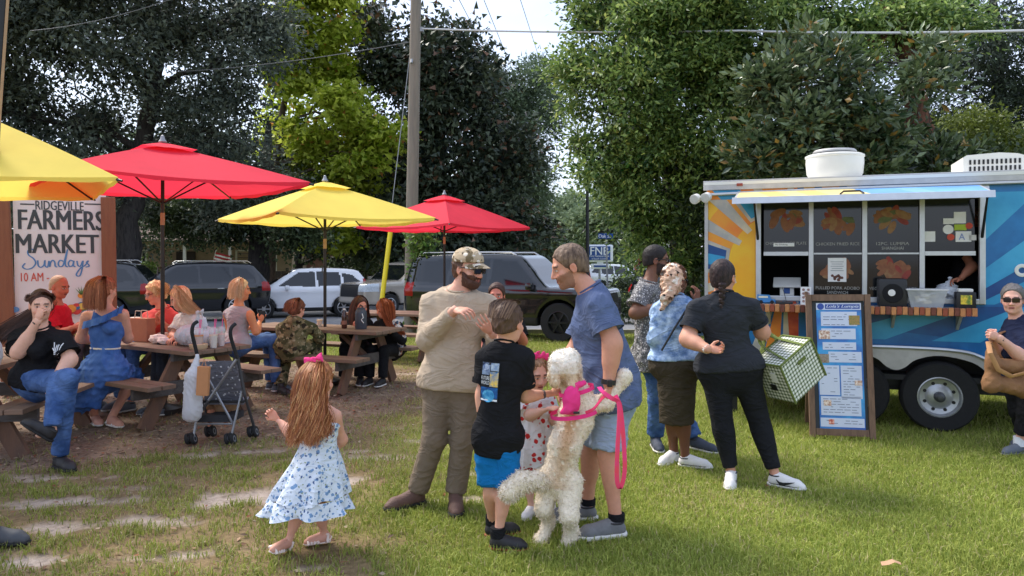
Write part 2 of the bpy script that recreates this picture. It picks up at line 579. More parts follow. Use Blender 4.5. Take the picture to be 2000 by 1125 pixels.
SAND = [(-1.82, 5.12, 0.42, 0.20, 0.5), (-1.35, 5.5, 0.30, 0.10, 0.4), (-2.45, 4.62, 0.50, 0.13, 0.2), (-0.98, 6.20, 0.36, 0.10, 0.1), (-0.75, 6.75, 0.30, 0.08, 0.2), (-3.0, 5.05, 0.4, 0.10, 0.1),
  (-2.85, 4.05, 0.35, 0.10, 0.0), (-1.9, 4.15, 0.45, 0.08, 0.2), (-1.15, 4.8, 0.25, 0.06, 0.1), (-2.3, 6.35, 0.35, 0.10, 0.2), (-3.6, 5.6, 0.5, 0.08, 0), (-2.7, 3.7, 0.2, 0.14, 0), (-0.15, 5.75, 0.35, 0.07, 0.1), (-0.4, 5.1, 0.25, 0.06, 0.1)]
def ground_masks(x, y):
 nz = fbm(x * 1.3, y * 1.3, 3)
 lit = np.clip(0.5 - (poly_sd((x, y), LITTER) + (nz - 0.5) * 1.3) / 0.7, 0, 1)
 wz = fbm(x * 0.9 + 20, y * 1.7, 9)
 worn = np.clip((-0.25 - x + (wz - 0.5) * 2.2 + np.clip(y - 7, 0, 5) * 0.05) / 0.9, 0, 1) * np.clip((13 - y) / 2, 0, 1)
 s2 = fbm(x * 1.1 + 5, y * 2.9 + 3, 21)
 sand = np.clip((s2 - 0.64) / 0.10, 0, 1) * worn
 for (cx, cy, rx, ry, an) in SAND:
  dx, dy = x - cx, y - cy
  u, v = dx * cos(an) + dy * sin(an), -dx * sin(an) + dy * cos(an)
  e = np.sqrt((u / rx) ** 2 + (v / ry) ** 2) + (fbm(x * 5, y * 5, 33) - 0.5) * 2.4
  sand = np.maximum(sand, np.clip((1.05 - e) / 0.6, 0, 1))
 sand = sand * (1 - 0.6 * lit)
 return lit, sand, worn
def axis(lo, hi, step, far, grow=1.22):
 a = list(np.arange(lo, hi, step))
 s = step; v = a[-1]
 while v < far: s *= grow; v += s; a.append(v)
 return a
gx = axis(0.0, 9.0, 0.08, 600)
gx = np.array(sorted(set([-v for v in gx[1:]] + gx)))
gy = np.array([-300, -60, -10, 0, 1.5, 2.5] + axis(3.0, 13.0, 0.065, 700, 1.2))
GX, GY = np.meshgrid(gx, gy, indexing='ij')
lit, sand, worn = ground_masks(GX, GY)
Zg = gz_np(GY) + (fbm(GX * 2.1, GY * 2.1, 5) - 0.5) * 0.03 * np.clip((14 - GY) / 4, 0, 1) - 0.012 - sand * 0.012
Zg = np.where(GY > 60, Zg + (GY - 60) * 0.004, Zg)
soil = np.array(C(124, 106, 78)); lawn = np.array(C(122, 128, 60)); straw = np.array(C(134, 116, 100)); sandc = np.array(C(172, 156, 142))
nz2 = fbm(GX * 3.3, GY * 3.3, 15)[..., None]
colg = lawn * (0.75 + 0.5 * nz2) * (1 - worn[..., None]) + soil * (0.7 + 0.6 * nz2) * worn[..., None]
colg = colg * (1 - lit[..., None]) + straw * (0.7 + 0.6 * nz2) * lit[..., None]
colg = colg * (1 - sand[..., None]) + sandc * (0.85 + 0.3 * nz2) * sand[..., None]
nX, nY = len(gx), len(gy)
ii = np.arange(nX * nY).reshape(nX, nY)
GF = np.stack([ii[:-1, :-1].ravel(), ii[1:, :-1].ravel(), ii[1:, 1:].ravel(), ii[:-1, 1:].ravel()], 1)
m_ground = mat('ground_soil', attr='Col', rough=0.95, var=0.35, vs=26, bump=0.7, bs=90, spec=0.1, detail=6)
ground = link('ground', np_mesh('ground', np.stack([GX, GY, Zg], -1).reshape(-1, 3), GF, True, [m_ground], col=colg.reshape(-1, 3)))
tag(ground, 'worn lawn with sandy bare patches and a leaf-strewn area under the tables', 'ground', kind='structure')
# ------------------------------------------------------------------ street with kerb
m_asph = mat('asphalt', C(126, 126, 128), 0.9, 0.14, 5, 0.4, 240)
m_conc = mat('concrete', C(150, 146, 138), 0.9, 0.18, 6, 0.3, 120)
def street():
 near = [(-60, 21.5), (-14, 19.6), (-6, 18.6), (0, 17.9), (6, 17.6), (20, 17.2), (60, 16)]
 vs, fs = [], []
 n = len(near)
 for i, (x, y) in enumerate(near):
  for j in range(7):
   yy = y + j * 2.6
   vs.append((x, yy, gz(yy) + 0.02))
 for i in range(n - 1):
  for j in range(6):
   a = i * 7 + j
   fs.append((a, a + 7, a + 8, a + 1))
 mb = MB().add(vs, fs)
 tag(mb.build('street', m_asph, None), 'grey asphalt street beyond the lawn', 'street', kind='structure')
 k = MB()
 for i in range(n - 1):
  (x0, y0), (x1, y1) = near[i], near[i + 1]
  k.add([(x0, y0 - 0.15, gz(y0) - 0.05), (x1, y1 - 0.15, gz(y1) - 0.05), (x1, y1, gz(y1) - 0.05), (x0, y0, gz(y0) - 0.05),
    (x0, y0 - 0.15, gz(y0) + 0.10), (x1, y1 - 0.15, gz(y1) + 0.10), (x1, y1, gz(y1) + 0.10), (x0, y0, gz(y0) + 0.10)],
    [(0, 1, 5, 4), (4, 5, 6, 7), (3, 7, 6, 2)])
 tag(k.build('kerb', m_conc, None), 'low concrete kerb along the street', 'kerb', kind='structure')
street()
# ------------------------------------------------------------------ grass blades
def blades(n, x0, x1, y0, y1, hgt, wid, seed, three):
 r = np.random.default_rng(seed)
 y = np.sqrt(r.uniform(y0 * y0, y1 * y1, n))
 x = r.uniform(-0.90, 0.96, n) * y
 x = np.clip(x, x0, x1)
 lit, sand, worn = ground_masks(x, y)
 tuft = fbm(x * 6, y * 6, 41)
 keep = r.uniform(0, 1, n) < (1 - np.clip(1.05 - 0.35 * tuft, 0.7, 0.93) * np.clip(lit * 1.12, 0, 1)) * (1 - 0.985 * sand) * (1 - worn * np.clip(1.45 - 1.5 * tuft, 0.25, 0.95))
 if y0 > 15: keep &= (y < 17.3 - 0.04 * x)
 x, y = x[keep], y[keep]; lit, worn, tuft = lit[keep], worn[keep], tuft[keep]
 n = len(x)
 h = 0.85 * hgt * r.uniform(0.45, 1.25, n) * (0.65 + 0.7 * tuft)
 a = r.uniform(0, 2 * pi, n); w = wid * r.uniform(0.6, 1.3, n)
 lean = r.uniform(0.1, 1.05, n); la = r.uniform(0, 2 * pi, n)
 base = np.stack([x, y, gz_np(y) - 0.012], 1)
 sd = np.stack([np.cos(a), np.sin(a), 0 * a], 1) * w[:, None] * 0.5
 ld = np.stack([np.cos(la), np.sin(la), 0 * la], 1)
 up = np.array([0, 0, 1.0])
 tip = base + up * (h * np.cos(lean * 0.9))[:, None] + ld * (h * np.sin(lean * 1.1))[:, None]
 hue = r.uniform(0, 1, n)
 g1, g2, dry = np.array(C(126, 144, 58)), np.array(C(184, 190, 100)), np.array(C(198, 184, 136))
 col = g1 + (g2 - g1) * hue[:, None]
 big = fbm(x * 0.8, y * 0.8, 77)
 isdry = r.uniform(0, 1, n) < 0.07 + 0.12 * worn + 0.3 * lit + 0.9 * np.clip(big - 0.52, 0, 0.4)
 col[isdry] = dry * r.uniform(0.7, 1.1, (isdry.sum(), 1))
 col *= (0.78 + 0.5 * big)[:, None]
 col *= (1 - 0.18 * worn)[:, None]
 if three:
  mid = base + up * (h * 0.55)[:, None] + ld * (h * 0.16)[:, None]
  V = np.stack([base - sd, base + sd, mid + sd * 0.8, mid - sd * 0.8, tip], 1)
  i0 = np.arange(n)[:, None] * 5
  return V.reshape(-1, 3), [i0 + np.array([[0, 1, 2, 3]])], [i0 + np.array([[3, 2, 4]])], np.repeat(col, 5, 0)
 V = np.stack([base - sd, base + sd, tip], 1)
 i0 = np.arange(n)[:, None] * 3
 return V.reshape(-1, 3), [], [i0 + np.array([[0, 1, 2]])], np.repeat(col, 3, 0)
Vs, Q, T, Cc, off = [], [], [], [], 0
for spec in [(205000, -9, 9, 3.3, 6.2, 0.060, 0.0066, 1, True), (190000, -12, 12, 6.2, 10.5, 0.065, 0.0095, 2, False), (90000, -17, 17, 10.5, 17.6, 0.07, 0.017, 3, False)]:
 v, q, t, c = blades(*spec)
 for a in q: Q.append(a + off)
 for a in t: T.append(a + off)
 Vs.append(v); Cc.append(c); off += len(v)
m_grass = mat('grass_blade', attr='Col', rough=0.6, var=0.1, vs=3, trans=0.35, spec=0.25)
grass = link('grass', np_mesh('grass', np.concatenate(Vs), [np.concatenate(Q), np.concatenate(T)], False, [m_grass], col=np.concatenate(Cc)))
tag(grass, 'short mown grass, thick and green on the right and patchy by the tables', 'grass', kind='stuff')
# ------------------------------------------------------------------ leaf litter, pine straw
def leaf_quads(c, a, nrm, ln, wd, fold=0.15):
 b = np.cross(a, nrm); b /= np.linalg.norm(b, axis=1)[:, None] + 1e-9
 n2 = np.cross(b, a)
 ln, wd = ln[:, None], wd[:, None]
 p0 = c; p1 = c + a * ln * 0.45 + b * wd * 0.5 + n2 * wd * fold; p2 = c + a * ln; p3 = c + a * ln * 0.45 - b * wd * 0.5 + n2 * wd * fold
 V = np.stack([p0, p1, p2, p3], 1).reshape(-1, 3)
 return V, np.arange(len(c))[:, None] * 4 + np.array([[0, 1, 2, 3]])
def litter():
 r = np.random.default_rng(5)
 n = 60000
 y = np.sqrt(r.uniform(3.5 ** 2, 12.5 ** 2, n)); x = r.uniform(-0.8, 0.62, n) * y
 lit, sand, worn = ground_masks(x, y)
 keep = r.uniform(0, 1, n) < 0.75 * lit + 0.13 * worn + 0.004
 x, y = x[keep], y[keep]; n = len(x)
 an = r.uniform(0, 2 * pi, n); tl = r.uniform(-0.25, 0.3, n)
 a = np.stack([np.cos(an), np.sin(an), tl], 1); a /= np.linalg.norm(a, axis=1)[:, None]
 nr = np.stack([r.normal(0, 0.35, n), r.normal(0, 0.35, n), np.ones(n)], 1)
 needle = r.uniform(0, 1, n) < 0.55
 ln = np.where(needle, r.uniform(0.06, 0.14, n), r.uniform(0.025, 0.06, n))
 wd = np.where(needle, r.uniform(0.003, 0.006, n), ln * r.uniform(0.35, 0.6, n))
 c = np.stack([x, y, gz_np(y) + r.uniform(-0.006, 0.012, n)], 1)
 V, F = leaf_quads(c, a, nr, ln, wd)
 pal = np.array([C(156, 128, 106), C(126, 96, 78), C(172, 142, 116), C(108, 90, 76), C(150, 98, 74), C(182, 162, 138)])
 col = np.repeat(pal[r.integers(0, len(pal), n)] * r.uniform(0.6, 1.05, (n, 1)), 4, 0)
 o = link('leaf_litter', np_mesh('leaf_litter', V, F, False, [mat('dry_leaf', attr='Col', rough=0.9, var=0.1, spec=0.1)], col=col))
 tag(o, 'brown pine straw and dry leaves scattered under the picnic tables', 'leaf litter', kind='stuff')
litter()
# ------------------------------------------------------------------ trees
def bark(name, c, c2): return mat(name, C(*c), 0.95, 0.3, 14, 0.9, 40, col2=C(*c2), stretch=(1, 1, 0.25), spec=0.1)
BARK = bark('bark_grey', (74, 70, 68), (44, 42, 42))
BARK_RED = bark('bark_red', (126, 86, 70), (58, 46, 42))
BARK_PALE = bark('bark_pale', (116, 100, 88), (70, 62, 56))
def leaf_mat(name, c, c2, tr=0.35, rough=0.5, spec=0.4, odd=None):
 m = mat('leaf_%d_%d' % (round(tr * 100), round(rough * 100)), attr='Col', rough=rough, var=0.12, vs=0.5, trans=tr, spec=spec, detail=2)
 return (m, C(*c), C(*c2), (C(*odd[0]), odd[1]) if odd else None)
def limb_pts(a, b, sag, r, n=7):
 pts = []
 for i in range(n):
  t = i / (n - 1)
  p = a.lerp(b, t) + Vector((r.normal(0, 1), r.normal(0, 1), r.normal(0, 1))) * (0.04 * (b - a).length * sin(pi * t))
  p.z += sag * sin(pi * t) * (b - a).length * 0.25
  pts.append(p)
 return pts
def tree(name, label, trunk, rad, lobes, lm, bm_, nclump, per, ll, lw, cr, seed, group=None, shell=0.45, cat='tree', limbs=True, up=0.7, whorl=False, droop=0.25, base=None, sub_n=9):
 r = np.random.default_rng(seed)
 b0 = trunk[0] if trunk else base
 root = empty(name, (b0.x, b0.y, b0.z), 0, label, cat, group)
 if trunk:
  mb = MB()
  n = len(trunk); pts, rs = [], []
  for i in range(n - 1):
   for s in range(4):
    t = s / 4; p = trunk[i].lerp(trunk[i + 1], t)
    j = rad * 0.12
    pts.append(p + Vector((r.normal(0, j), r.normal(0, j), 0))); rs.append(rad * (1.25 if (i == 0 and s == 0) else 1.0) * (1 - 0.75 * (i + t) / (n - 1)) * r.uniform(0.93, 1.07))
  pts.append(trunk[-1]); rs.append(rad * 0.2)
  mb.tube(pts, rs, 12)
  mb.build('trunk', bm_, root, True)
  if limbs:
   for (c, rr) in lobes:
    t = min(max((c.z - rr[2] * 0.8 - trunk[0].z) / max(trunk[-1].z - trunk[0].z, 0.1), 0.25), 0.95)
    k = t * (n - 1); i = min(int(k), n - 2)
    a = trunk[i].lerp(trunk[i + 1], k - i)
    q = MB(); rl = rad * 0.42 * (1 - 0.5 * t)
    pp = limb_pts(a, c, 0.35, r)
    q.tube(pp, [rl * (1 - 0.8 * i / 6) for i in range(7)], 7)
    for _ in range(5):
     s = pp[r.integers(2, 6)]
     e = c + Vector(r.normal(0, 0.55, 3) * np.array(rr))
     q.tube(limb_pts(s, e, 0.1, r, 5), [rl * 0.35, rl * 0.28, rl * 0.2, rl * 0.13, rl * 0.06], 5)
    q.build('limb', bm_, root, True)
 vol = np.array([rr[0] * rr[1] * rr[2] for c, rr in lobes]) ** 0.8
 pick = r.choice(len(lobes), nclump, p=vol / vol.sum())
 cc = np.array([list(c) for c, rr in lobes])[pick]; rr_ = np.array([list(rr) for c, rr in lobes])[pick]
 nb = sub_n
 sd = r.normal(size=(len(lobes), nb, 3)); sd /= np.linalg.norm(sd, axis=2)[:, :, None]
 su = shell + (1 - shell) * r.uniform(0, 1, (len(lobes), nb)) ** 0.6
 pb = r.integers(0, nb, nclump)
 d = sd[pick, pb] * su[pick, pb][:, None] + r.normal(size=(nclump, 3)) * 0.17
 P = cc + d * rr_
 d /= np.linalg.norm(d, axis=1)[:, None] + 1e-9
 N = nclump * per
 Pc = np.repeat(P, per, 0); dc = np.repeat(d, per, 0)
 crs = np.repeat(cr * r.uniform(0.5, 1.3, nclump), per)
 g = r.normal(size=(N, 3)) * np.array([0.62, 0.62, 0.40])
 along = r.uniform(-1, 1, N)
 tang = np.cross(dc, r.normal(size=(N, 3))); tang /= np.linalg.norm(tang, axis=1)[:, None] + 1e-9
 pos = Pc + g * crs[:, None] + dc * (along * crs * 0.5)[:, None]
 pos[:, 2] -= droop * crs * np.abs(g[:, 0])
 a = r.normal(size=(N, 3)) * 0.8 + dc * 0.5 + g * 0.6; a[:, 2] -= 0.25
 if whorl: a = g * 1.3 + dc * 0.3 + r.normal(size=(N, 3)) * 0.45 + np.array([0, 0, 0.3])
 a /= np.linalg.norm(a, axis=1)[:, None] + 1e-9
 nr = r.normal(size=(N, 3)) * 0.75 + np.array([0, 0, up])
 ln = ll * r.uniform(0.6, 1.3, N); wd = lw * r.uniform(0.7, 1.25, N)
 tri = ll >= 0.16 and not whorl
 V, F = leaf_quads(pos, a, nr, ln * (1.15 if tri else 1), wd * (1.55 if tri else 1))
 if tri:
  V = V.reshape(-1, 4, 3); V = np.stack([V[:, 0] * 0.35 + V[:, 1] * 0.65 + (V[:, 1] - V[:, 3]) * 0.12, V[:, 2], V[:, 0] * 0.35 + V[:, 3] * 0.65 - (V[:, 1] - V[:, 3]) * 0.12], 1).reshape(-1, 3)
  F = np.arange(N * 3).reshape(-1, 3)
 c1, c2 = np.array(lm[1]), np.array(lm[2])
 tn = np.clip(np.repeat(r.normal(0.45, 0.30, nclump), per) + r.normal(0, 0.28, N), -0.4, 1.6)[:, None]
 lc = c1 + (c2 - c1) * tn
 if lm[3] is not None:
  ru = r.uniform(0, 1, N) < lm[3][1]; lc[ru] = np.array(lm[3][0]) * r.uniform(0.7, 1.2, (ru.sum(), 1))
 link('crown', np_mesh('crown', V, F, False, [lm[0]], col=np.repeat(np.clip(lc, 0.004, 1), 3 if tri else 4, 0)), root)
 return root
def lobe(px, py, Y, rx, ry, rd=None):
 k = Y / FPX
 return (at(px, py, Y), (rx * k, rd if rd else (rx + ry) * 0.5 * k, ry * k))
def gp(px, Y): return Vector(((px - 1000) / FPX * Y, Y, gz(Y) - 0.1))
LM_OAK = leaf_mat('willow_oak', (60, 69, 60), (104, 113, 98), 0.18, 0.65, 0.25)
LM_MAPLE = leaf_mat('maple', (134, 154, 36), (196, 206, 84), 0.55, 0.5, odd=((200, 140, 70), 0.02))
LM_MAG = leaf_mat('dark_magnolia', (42, 54, 42), (82, 92, 68), 0.10, 0.45, 0.35, odd=((108, 78, 56), 0.05))
LM_CYP = leaf_mat('cypress', (84, 102, 78), (110, 126, 98), 0.3, 0.7)
LM_RIGHT = leaf_mat('laurel_oak', (64, 94, 42), (148, 172, 96), 0.4, 0.42, 0.5, odd=((186, 196, 110), 0.06))
LM_BIGMAG = leaf_mat('big_magnolia', (58, 78, 50), (118, 134, 96), 0.15, 0.3, 0.6, odd=((150, 120, 60), 0.05))
LM_PINE = leaf_mat('pine', (46, 58, 48), (70, 84, 64), 0.15, 0.6)
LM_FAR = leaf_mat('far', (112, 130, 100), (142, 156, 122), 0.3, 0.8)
LM_HEDGE = leaf_mat('hedge', (74, 96, 38), (110, 134, 56), 0.3, 0.6)
LM_SHADE = leaf_mat('shade', (50, 64, 42), (86, 102, 62), 0.25, 0.6)
# tall willow oak on the left
tree('oak_tree', 'tall dark grey-green oak filling the upper left behind the red umbrella', [gp(246, 24), at(252, 430, 24), at(272, 300, 24), at(300, 170, 24), at(322, 40, 24), at(330, -120, 24)], 0.42,
  [lobe(40, 40, 23, 150, 140), lobe(170, 70, 22, 130, 120), lobe(390, 30, 25, 150, 80), lobe(465, 120, 24, 85, 105), lobe(110, 240, 23, 150, 90), lobe(40, 360, 22, 110, 70), lobe(210, 340, 25, 100, 70),
  lobe(420, 260, 24, 120, 80), lobe(470, 350, 26, 90, 70), lobe(240, -40, 22, 230, 90), lobe(-120, 180, 22, 150, 220), lobe(515, 40, 25, 50, 80), lobe(330, 240, 27, 60, 90)],
  LM_OAK, BARK, 1600, 60, 0.21, 0.075, 0.64, 21, shell=0.3, sub_n=14)
# bright maple with a vine-clad bare stem
tree('maple_tree', 'bright yellow-green maple leaning over the yellow umbrella', [gp(524, 33), at(530, 420, 32), at(540, 320, 32), at(552, 220, 32), at(575, 90, 32), at(590, -40, 32)], 0.26,
  [lobe(632, 25, 31, 62, 60), lobe(598, 120, 31, 66, 62), lobe(660, 205, 30, 66, 34), lobe(620, 280, 31, 70, 46), lobe(720, 262, 30.5, 46, 30), lobe(670, 350, 31, 60, 34), lobe(575, 340, 33, 50, 55), lobe(650, 120, 33, 40, 40),
  lobe(762, 245, 30, 30, 20), lobe(700, 318, 30, 40, 22), lobe(600, -60, 31, 90, 70), lobe(655, 455, 31, 60, 22), lobe(560, 240, 33, 40, 60), lobe(600, 400, 32, 60, 26), lobe(670, 60, 32, 24, 24)],
  LM_MAPLE, BARK_PALE, 640, 56, 0.24, 0.19, 0.50, 22, shell=0.3)
# dark magnolia behind the pole
tree('magnolia_tree', 'dense dark magnolia with rusty leaves behind the wooden utility pole', [gp(850, 34), at(852, 300, 34), at(855, 120, 34), at(850, 40, 34)], 0.4,
  [lobe(760, 120, 34, 70, 80), lobe(860, 110, 33, 80, 70), lobe(900, 210, 33, 90, 110), lobe(780, 280, 33, 100, 120), lobe(900, 360, 33, 110, 110), lobe(985, 350, 34, 66, 100), lobe(800, 430, 33, 120, 80),
  lobe(950, 470, 34, 100, 70), lobe(820, 60, 34, 40, 40), lobe(918, 92, 34, 28, 32), lobe(730, 60, 35, 40, 40), lobe(1015, 450, 35, 50, 80)],
  LM_MAG, BARK, 1150, 48, 0.33, 0.14, 0.70, 23, shell=0.3)
tree('cypress_tree', 'soft grey-green tree between the dark magnolia and the bright oak', [gp(1030, 44), at(1030, 300, 44), at(1028, 170, 44)], 0.35,
  [lobe(1025, 195, 44, 58, 78), lobe(990, 240, 44, 70, 90), lobe(1048, 230, 44, 45, 100), lobe(1022, 340, 44, 58, 110), lobe(962, 185, 45, 32, 46), lobe(1030, 440, 45, 48, 80), lobe(1068, 185, 46, 24, 40)],
  LM_CYP, BARK, 700, 50, 0.34, 0.08, 0.75, 24, shell=0.25)
tree('oak_tree', 'big sunlit green oak rising behind the left end of the food trailer', [gp(1330, 17), at(1330, 420, 17), at(1310, 300, 17), at(1300, 150, 17), at(1290, 0, 17), at(1290, -100, 17)], 0.38,
  [lobe(1190, 80, 15.5, 80, 90), lobe(1150, 170, 15.5, 75, 50), lobe(1240, 190, 15, 110, 100), lobe(1330, 60, 15, 150, 110), lobe(1360, 220, 15, 130, 110), lobe(1240, 320, 15.5, 100, 80), lobe(1330, 380, 15.5, 110, 90),
  lobe(1245, 410, 16, 50, 50), lobe(1300, 470, 16, 70, 50), lobe(1420, 330, 15.5, 90, 80), lobe(1480, 60, 14.5, 120, 90), lobe(1620, 20, 14.5, 130, 60), lobe(1168, 270, 16, 42, 40), lobe(1340, -60, 15, 190, 70),
  lobe(1165, 20, 16, 36, 40), lobe(1180, 335, 16, 34, 40), lobe(1400, 140, 14.6, 100, 90), lobe(1380, 460, 17, 60, 60)],
  LM_RIGHT, BARK, 2000, 52, 0.125, 0.056, 0.34, 25, shell=0.5, sub_n=8)
tree('magnolia_tree', 'large-leaved glossy magnolia right behind the white roof vent', [gp(1668, 12.5), at(1666, 280, 12.5), at(1662, 180, 12.5), at(1655, 100, 12.5)], 0.10,
  [lobe(1530, 160, 11.6, 80, 60), lobe(1640, 170, 11.4, 90, 70), lobe(1560, 250, 11.6, 90, 60), lobe(1690, 270, 11.6, 100, 60), lobe(1800, 130, 11.8, 60, 60), lobe(1520, 320, 12, 110, 50), lobe(1700, 330, 12, 120, 40), lobe(1840, 320, 12, 60, 40), lobe(1600, 90, 12, 70, 40)],
  LM_BIGMAG, BARK, 560, 24, 0.17, 0.072, 0.20, 26, shell=0.3, whorl=True, sub_n=12)
tree('old_tree', 'leaning reddish tree trunk hung with vines behind the trailer roof', [gp(1835, 14), at(1815, 330, 14), at(1790, 220, 14), at(1772, 120, 14), at(1740, 20, 14), at(1700, -60, 14)], 0.33,
  [lobe(1730, 40, 13.6, 80, 40), lobe(1820, 30, 14, 90, 50), lobe(1690, 110, 13.4, 40, 30)], LM_RIGHT, BARK_RED, 190, 55, 0.11, 0.05, 0.4, 27)
tree('pine_tree', 'dark evergreen tree at the far right above the roof air conditioner', [gp(1960, 24), at(1950, 200, 24), at(1945, -60, 24)], 0.35,
  [lobe(1900, 60, 22, 90, 90), lobe(1980, 120, 22, 90, 90), lobe(1880, 180, 23, 90, 70), lobe(1960, 240, 23, 90, 70), lobe(2060, 160, 23, 100, 200), lobe(1850, 0, 24, 110, 60), lobe(1740, 120, 25, 90, 120), lobe(1780, 260, 25, 90, 90), lobe(1650, 260, 25, 120, 120), lobe(1480, 280, 26, 120, 120)],
  LM_PINE, BARK, 1050, 50, 0.22, 0.045, 0.6, 28, shell=0.25)
tree('olive_shrub', 'rounded olive-green shrub behind the roof air conditioner', None, 0, [lobe(1900, 255, 16, 90, 36), lobe(1960, 285, 16, 70, 36), lobe(1870, 300, 16, 60, 40), lobe(1900, 360, 16.4, 120, 60)], leaf_mat('olive', (84, 98, 36), (110, 122, 52), 0.3), BARK, 420, 46, 0.10, 0.05, 0.34, 29, cat='shrub', base=gp(1910, 16))
# trunks and shade trees in the street behind
tree('street_tree', 'thick dark trunk standing right behind the large black parked car', [gp(505, 29), at(503, 500, 29), at(506, 420, 29), at(520, 330, 29), at(525, 240, 29)], 0.48,
  [lobe(430, 420, 28, 90, 50), lobe(560, 440, 28, 60, 40), lobe(500, 370, 29, 90, 50), lobe(340, 420, 29, 80, 50)], LM_SHADE, BARK, 560, 50, 0.17, 0.10, 0.50, 30)
tree('street_tree', 'small leafy street tree above the white parked car', [gp(584, 33), at(584, 520, 33), at(586, 470, 33)], 0.28,
  [lobe(600, 455, 32, 60, 36), lobe(670, 470, 33, 60, 40), lobe(720, 440, 34, 60, 60), lobe(690, 510, 36, 40, 26)], LM_SHADE, BARK, 330, 50, 0.19, 0.11, 0.5, 31)
tree('street_tree', 'dark tree mass behind the wooden market sign', [gp(120, 33), at(120, 400, 33), at(130, 300, 33)], 0.4,
  [lobe(60, 430, 32, 120, 90), lobe(200, 430, 33, 100, 80), lobe(300, 390, 34, 90, 60), lobe(-60, 480, 32, 120, 110), lobe(120, 520, 34, 120, 50)], LM_SHADE, BARK, 620, 50, 0.19, 0.1, 0.6, 32)
tree('street_tree', 'dark tree mass behind the black car nearest the pole', [gp(930, 50), at(930, 470, 50), at(930, 400, 50)], 0.4,
  [lobe(780, 480, 50, 80, 50), lobe(880, 490, 50, 90, 60), lobe(990, 480, 50, 90, 60), lobe(1060, 500, 52, 60, 50), lobe(730, 500, 52, 60, 40)], LM_SHADE, BARK, 620, 50, 0.34, 0.14, 0.9, 33)
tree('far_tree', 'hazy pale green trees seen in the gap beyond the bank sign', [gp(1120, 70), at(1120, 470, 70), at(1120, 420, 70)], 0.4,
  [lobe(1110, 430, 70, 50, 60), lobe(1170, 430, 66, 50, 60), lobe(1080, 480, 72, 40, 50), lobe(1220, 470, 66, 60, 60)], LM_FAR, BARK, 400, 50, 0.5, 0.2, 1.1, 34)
tree('hedge_bush', 'low clipped green hedge behind the large black parked car', None, 0, [lobe(270, 530, 27, 50, 12), lobe(340, 532, 27, 60, 12), lobe(205, 535, 27, 40, 14)], LM_HEDGE, BARK, 150, 40, 0.12, 0.07, 0.3, 35, cat='hedge', base=gp(270, 27))
tree('hedge_bush', 'dark green hedge beside the street right of the blue-shirted man', None, 0, [lobe(1235, 600, 22, 36, 26), lobe(1300, 590, 22, 60, 34), lobe(1250, 560, 26, 60, 26)], LM_SHADE, BARK, 240, 46, 0.11, 0.07, 0.36, 36, cat='hedge', base=gp(1260, 22))
tree('understory_bush', 'shaded bushes filling the space behind the food trailer', None, 0, [lobe(1420, 470, 15, 90, 110), lobe(1560, 400, 14, 140, 120), lobe(1750, 390, 13.5, 140, 110), lobe(1900, 400, 13, 120, 100)], LM_SHADE, BARK, 700, 46, 0.14, 0.07, 0.4, 38, cat='bush', base=gp(1600, 14))
def woods():
 r = np.random.default_rng(91)
 nc = 1500
 x = r.uniform(-110, 110, nc); y = 92 + r.uniform(0, 10, nc) + np.abs(x) * -0.15
 top = 13 + 5 * (fbm(x * 0.07 + 9, x * 0, 4) - 0.3) * 2
 z = r.uniform(0, 1, nc) ** 0.8 * top
 gap = (x > 2.5) & (x < 10)
 z[gap] *= 0.42
 per = 26
 P = np.repeat(np.stack([x, y, z], 1), per, 0) + r.normal(size=(nc * per, 3)) * np.array([1.3, 1.0, 0.9])
 a = r.normal(size=P.shape); a /= np.linalg.norm(a, axis=1)[:, None]
 V, F = leaf_quads(P, a, r.normal(size=P.shape) + np.array([0, -0.6, 0.5]), r.uniform(0.6, 1.3, len(P)), r.uniform(0.4, 0.65, len(P)))
 tag(link('distant_woods', np_mesh('distant_woods', V, F, False, [mat('leaf_woods', C(84, 102, 76), 0.8, 0.3, 0.2, col2=C(112, 128, 98), trans=0.2, island=0.4)])), 'distant line of woods beyond the houses', 'woods', kind='stuff')
woods()
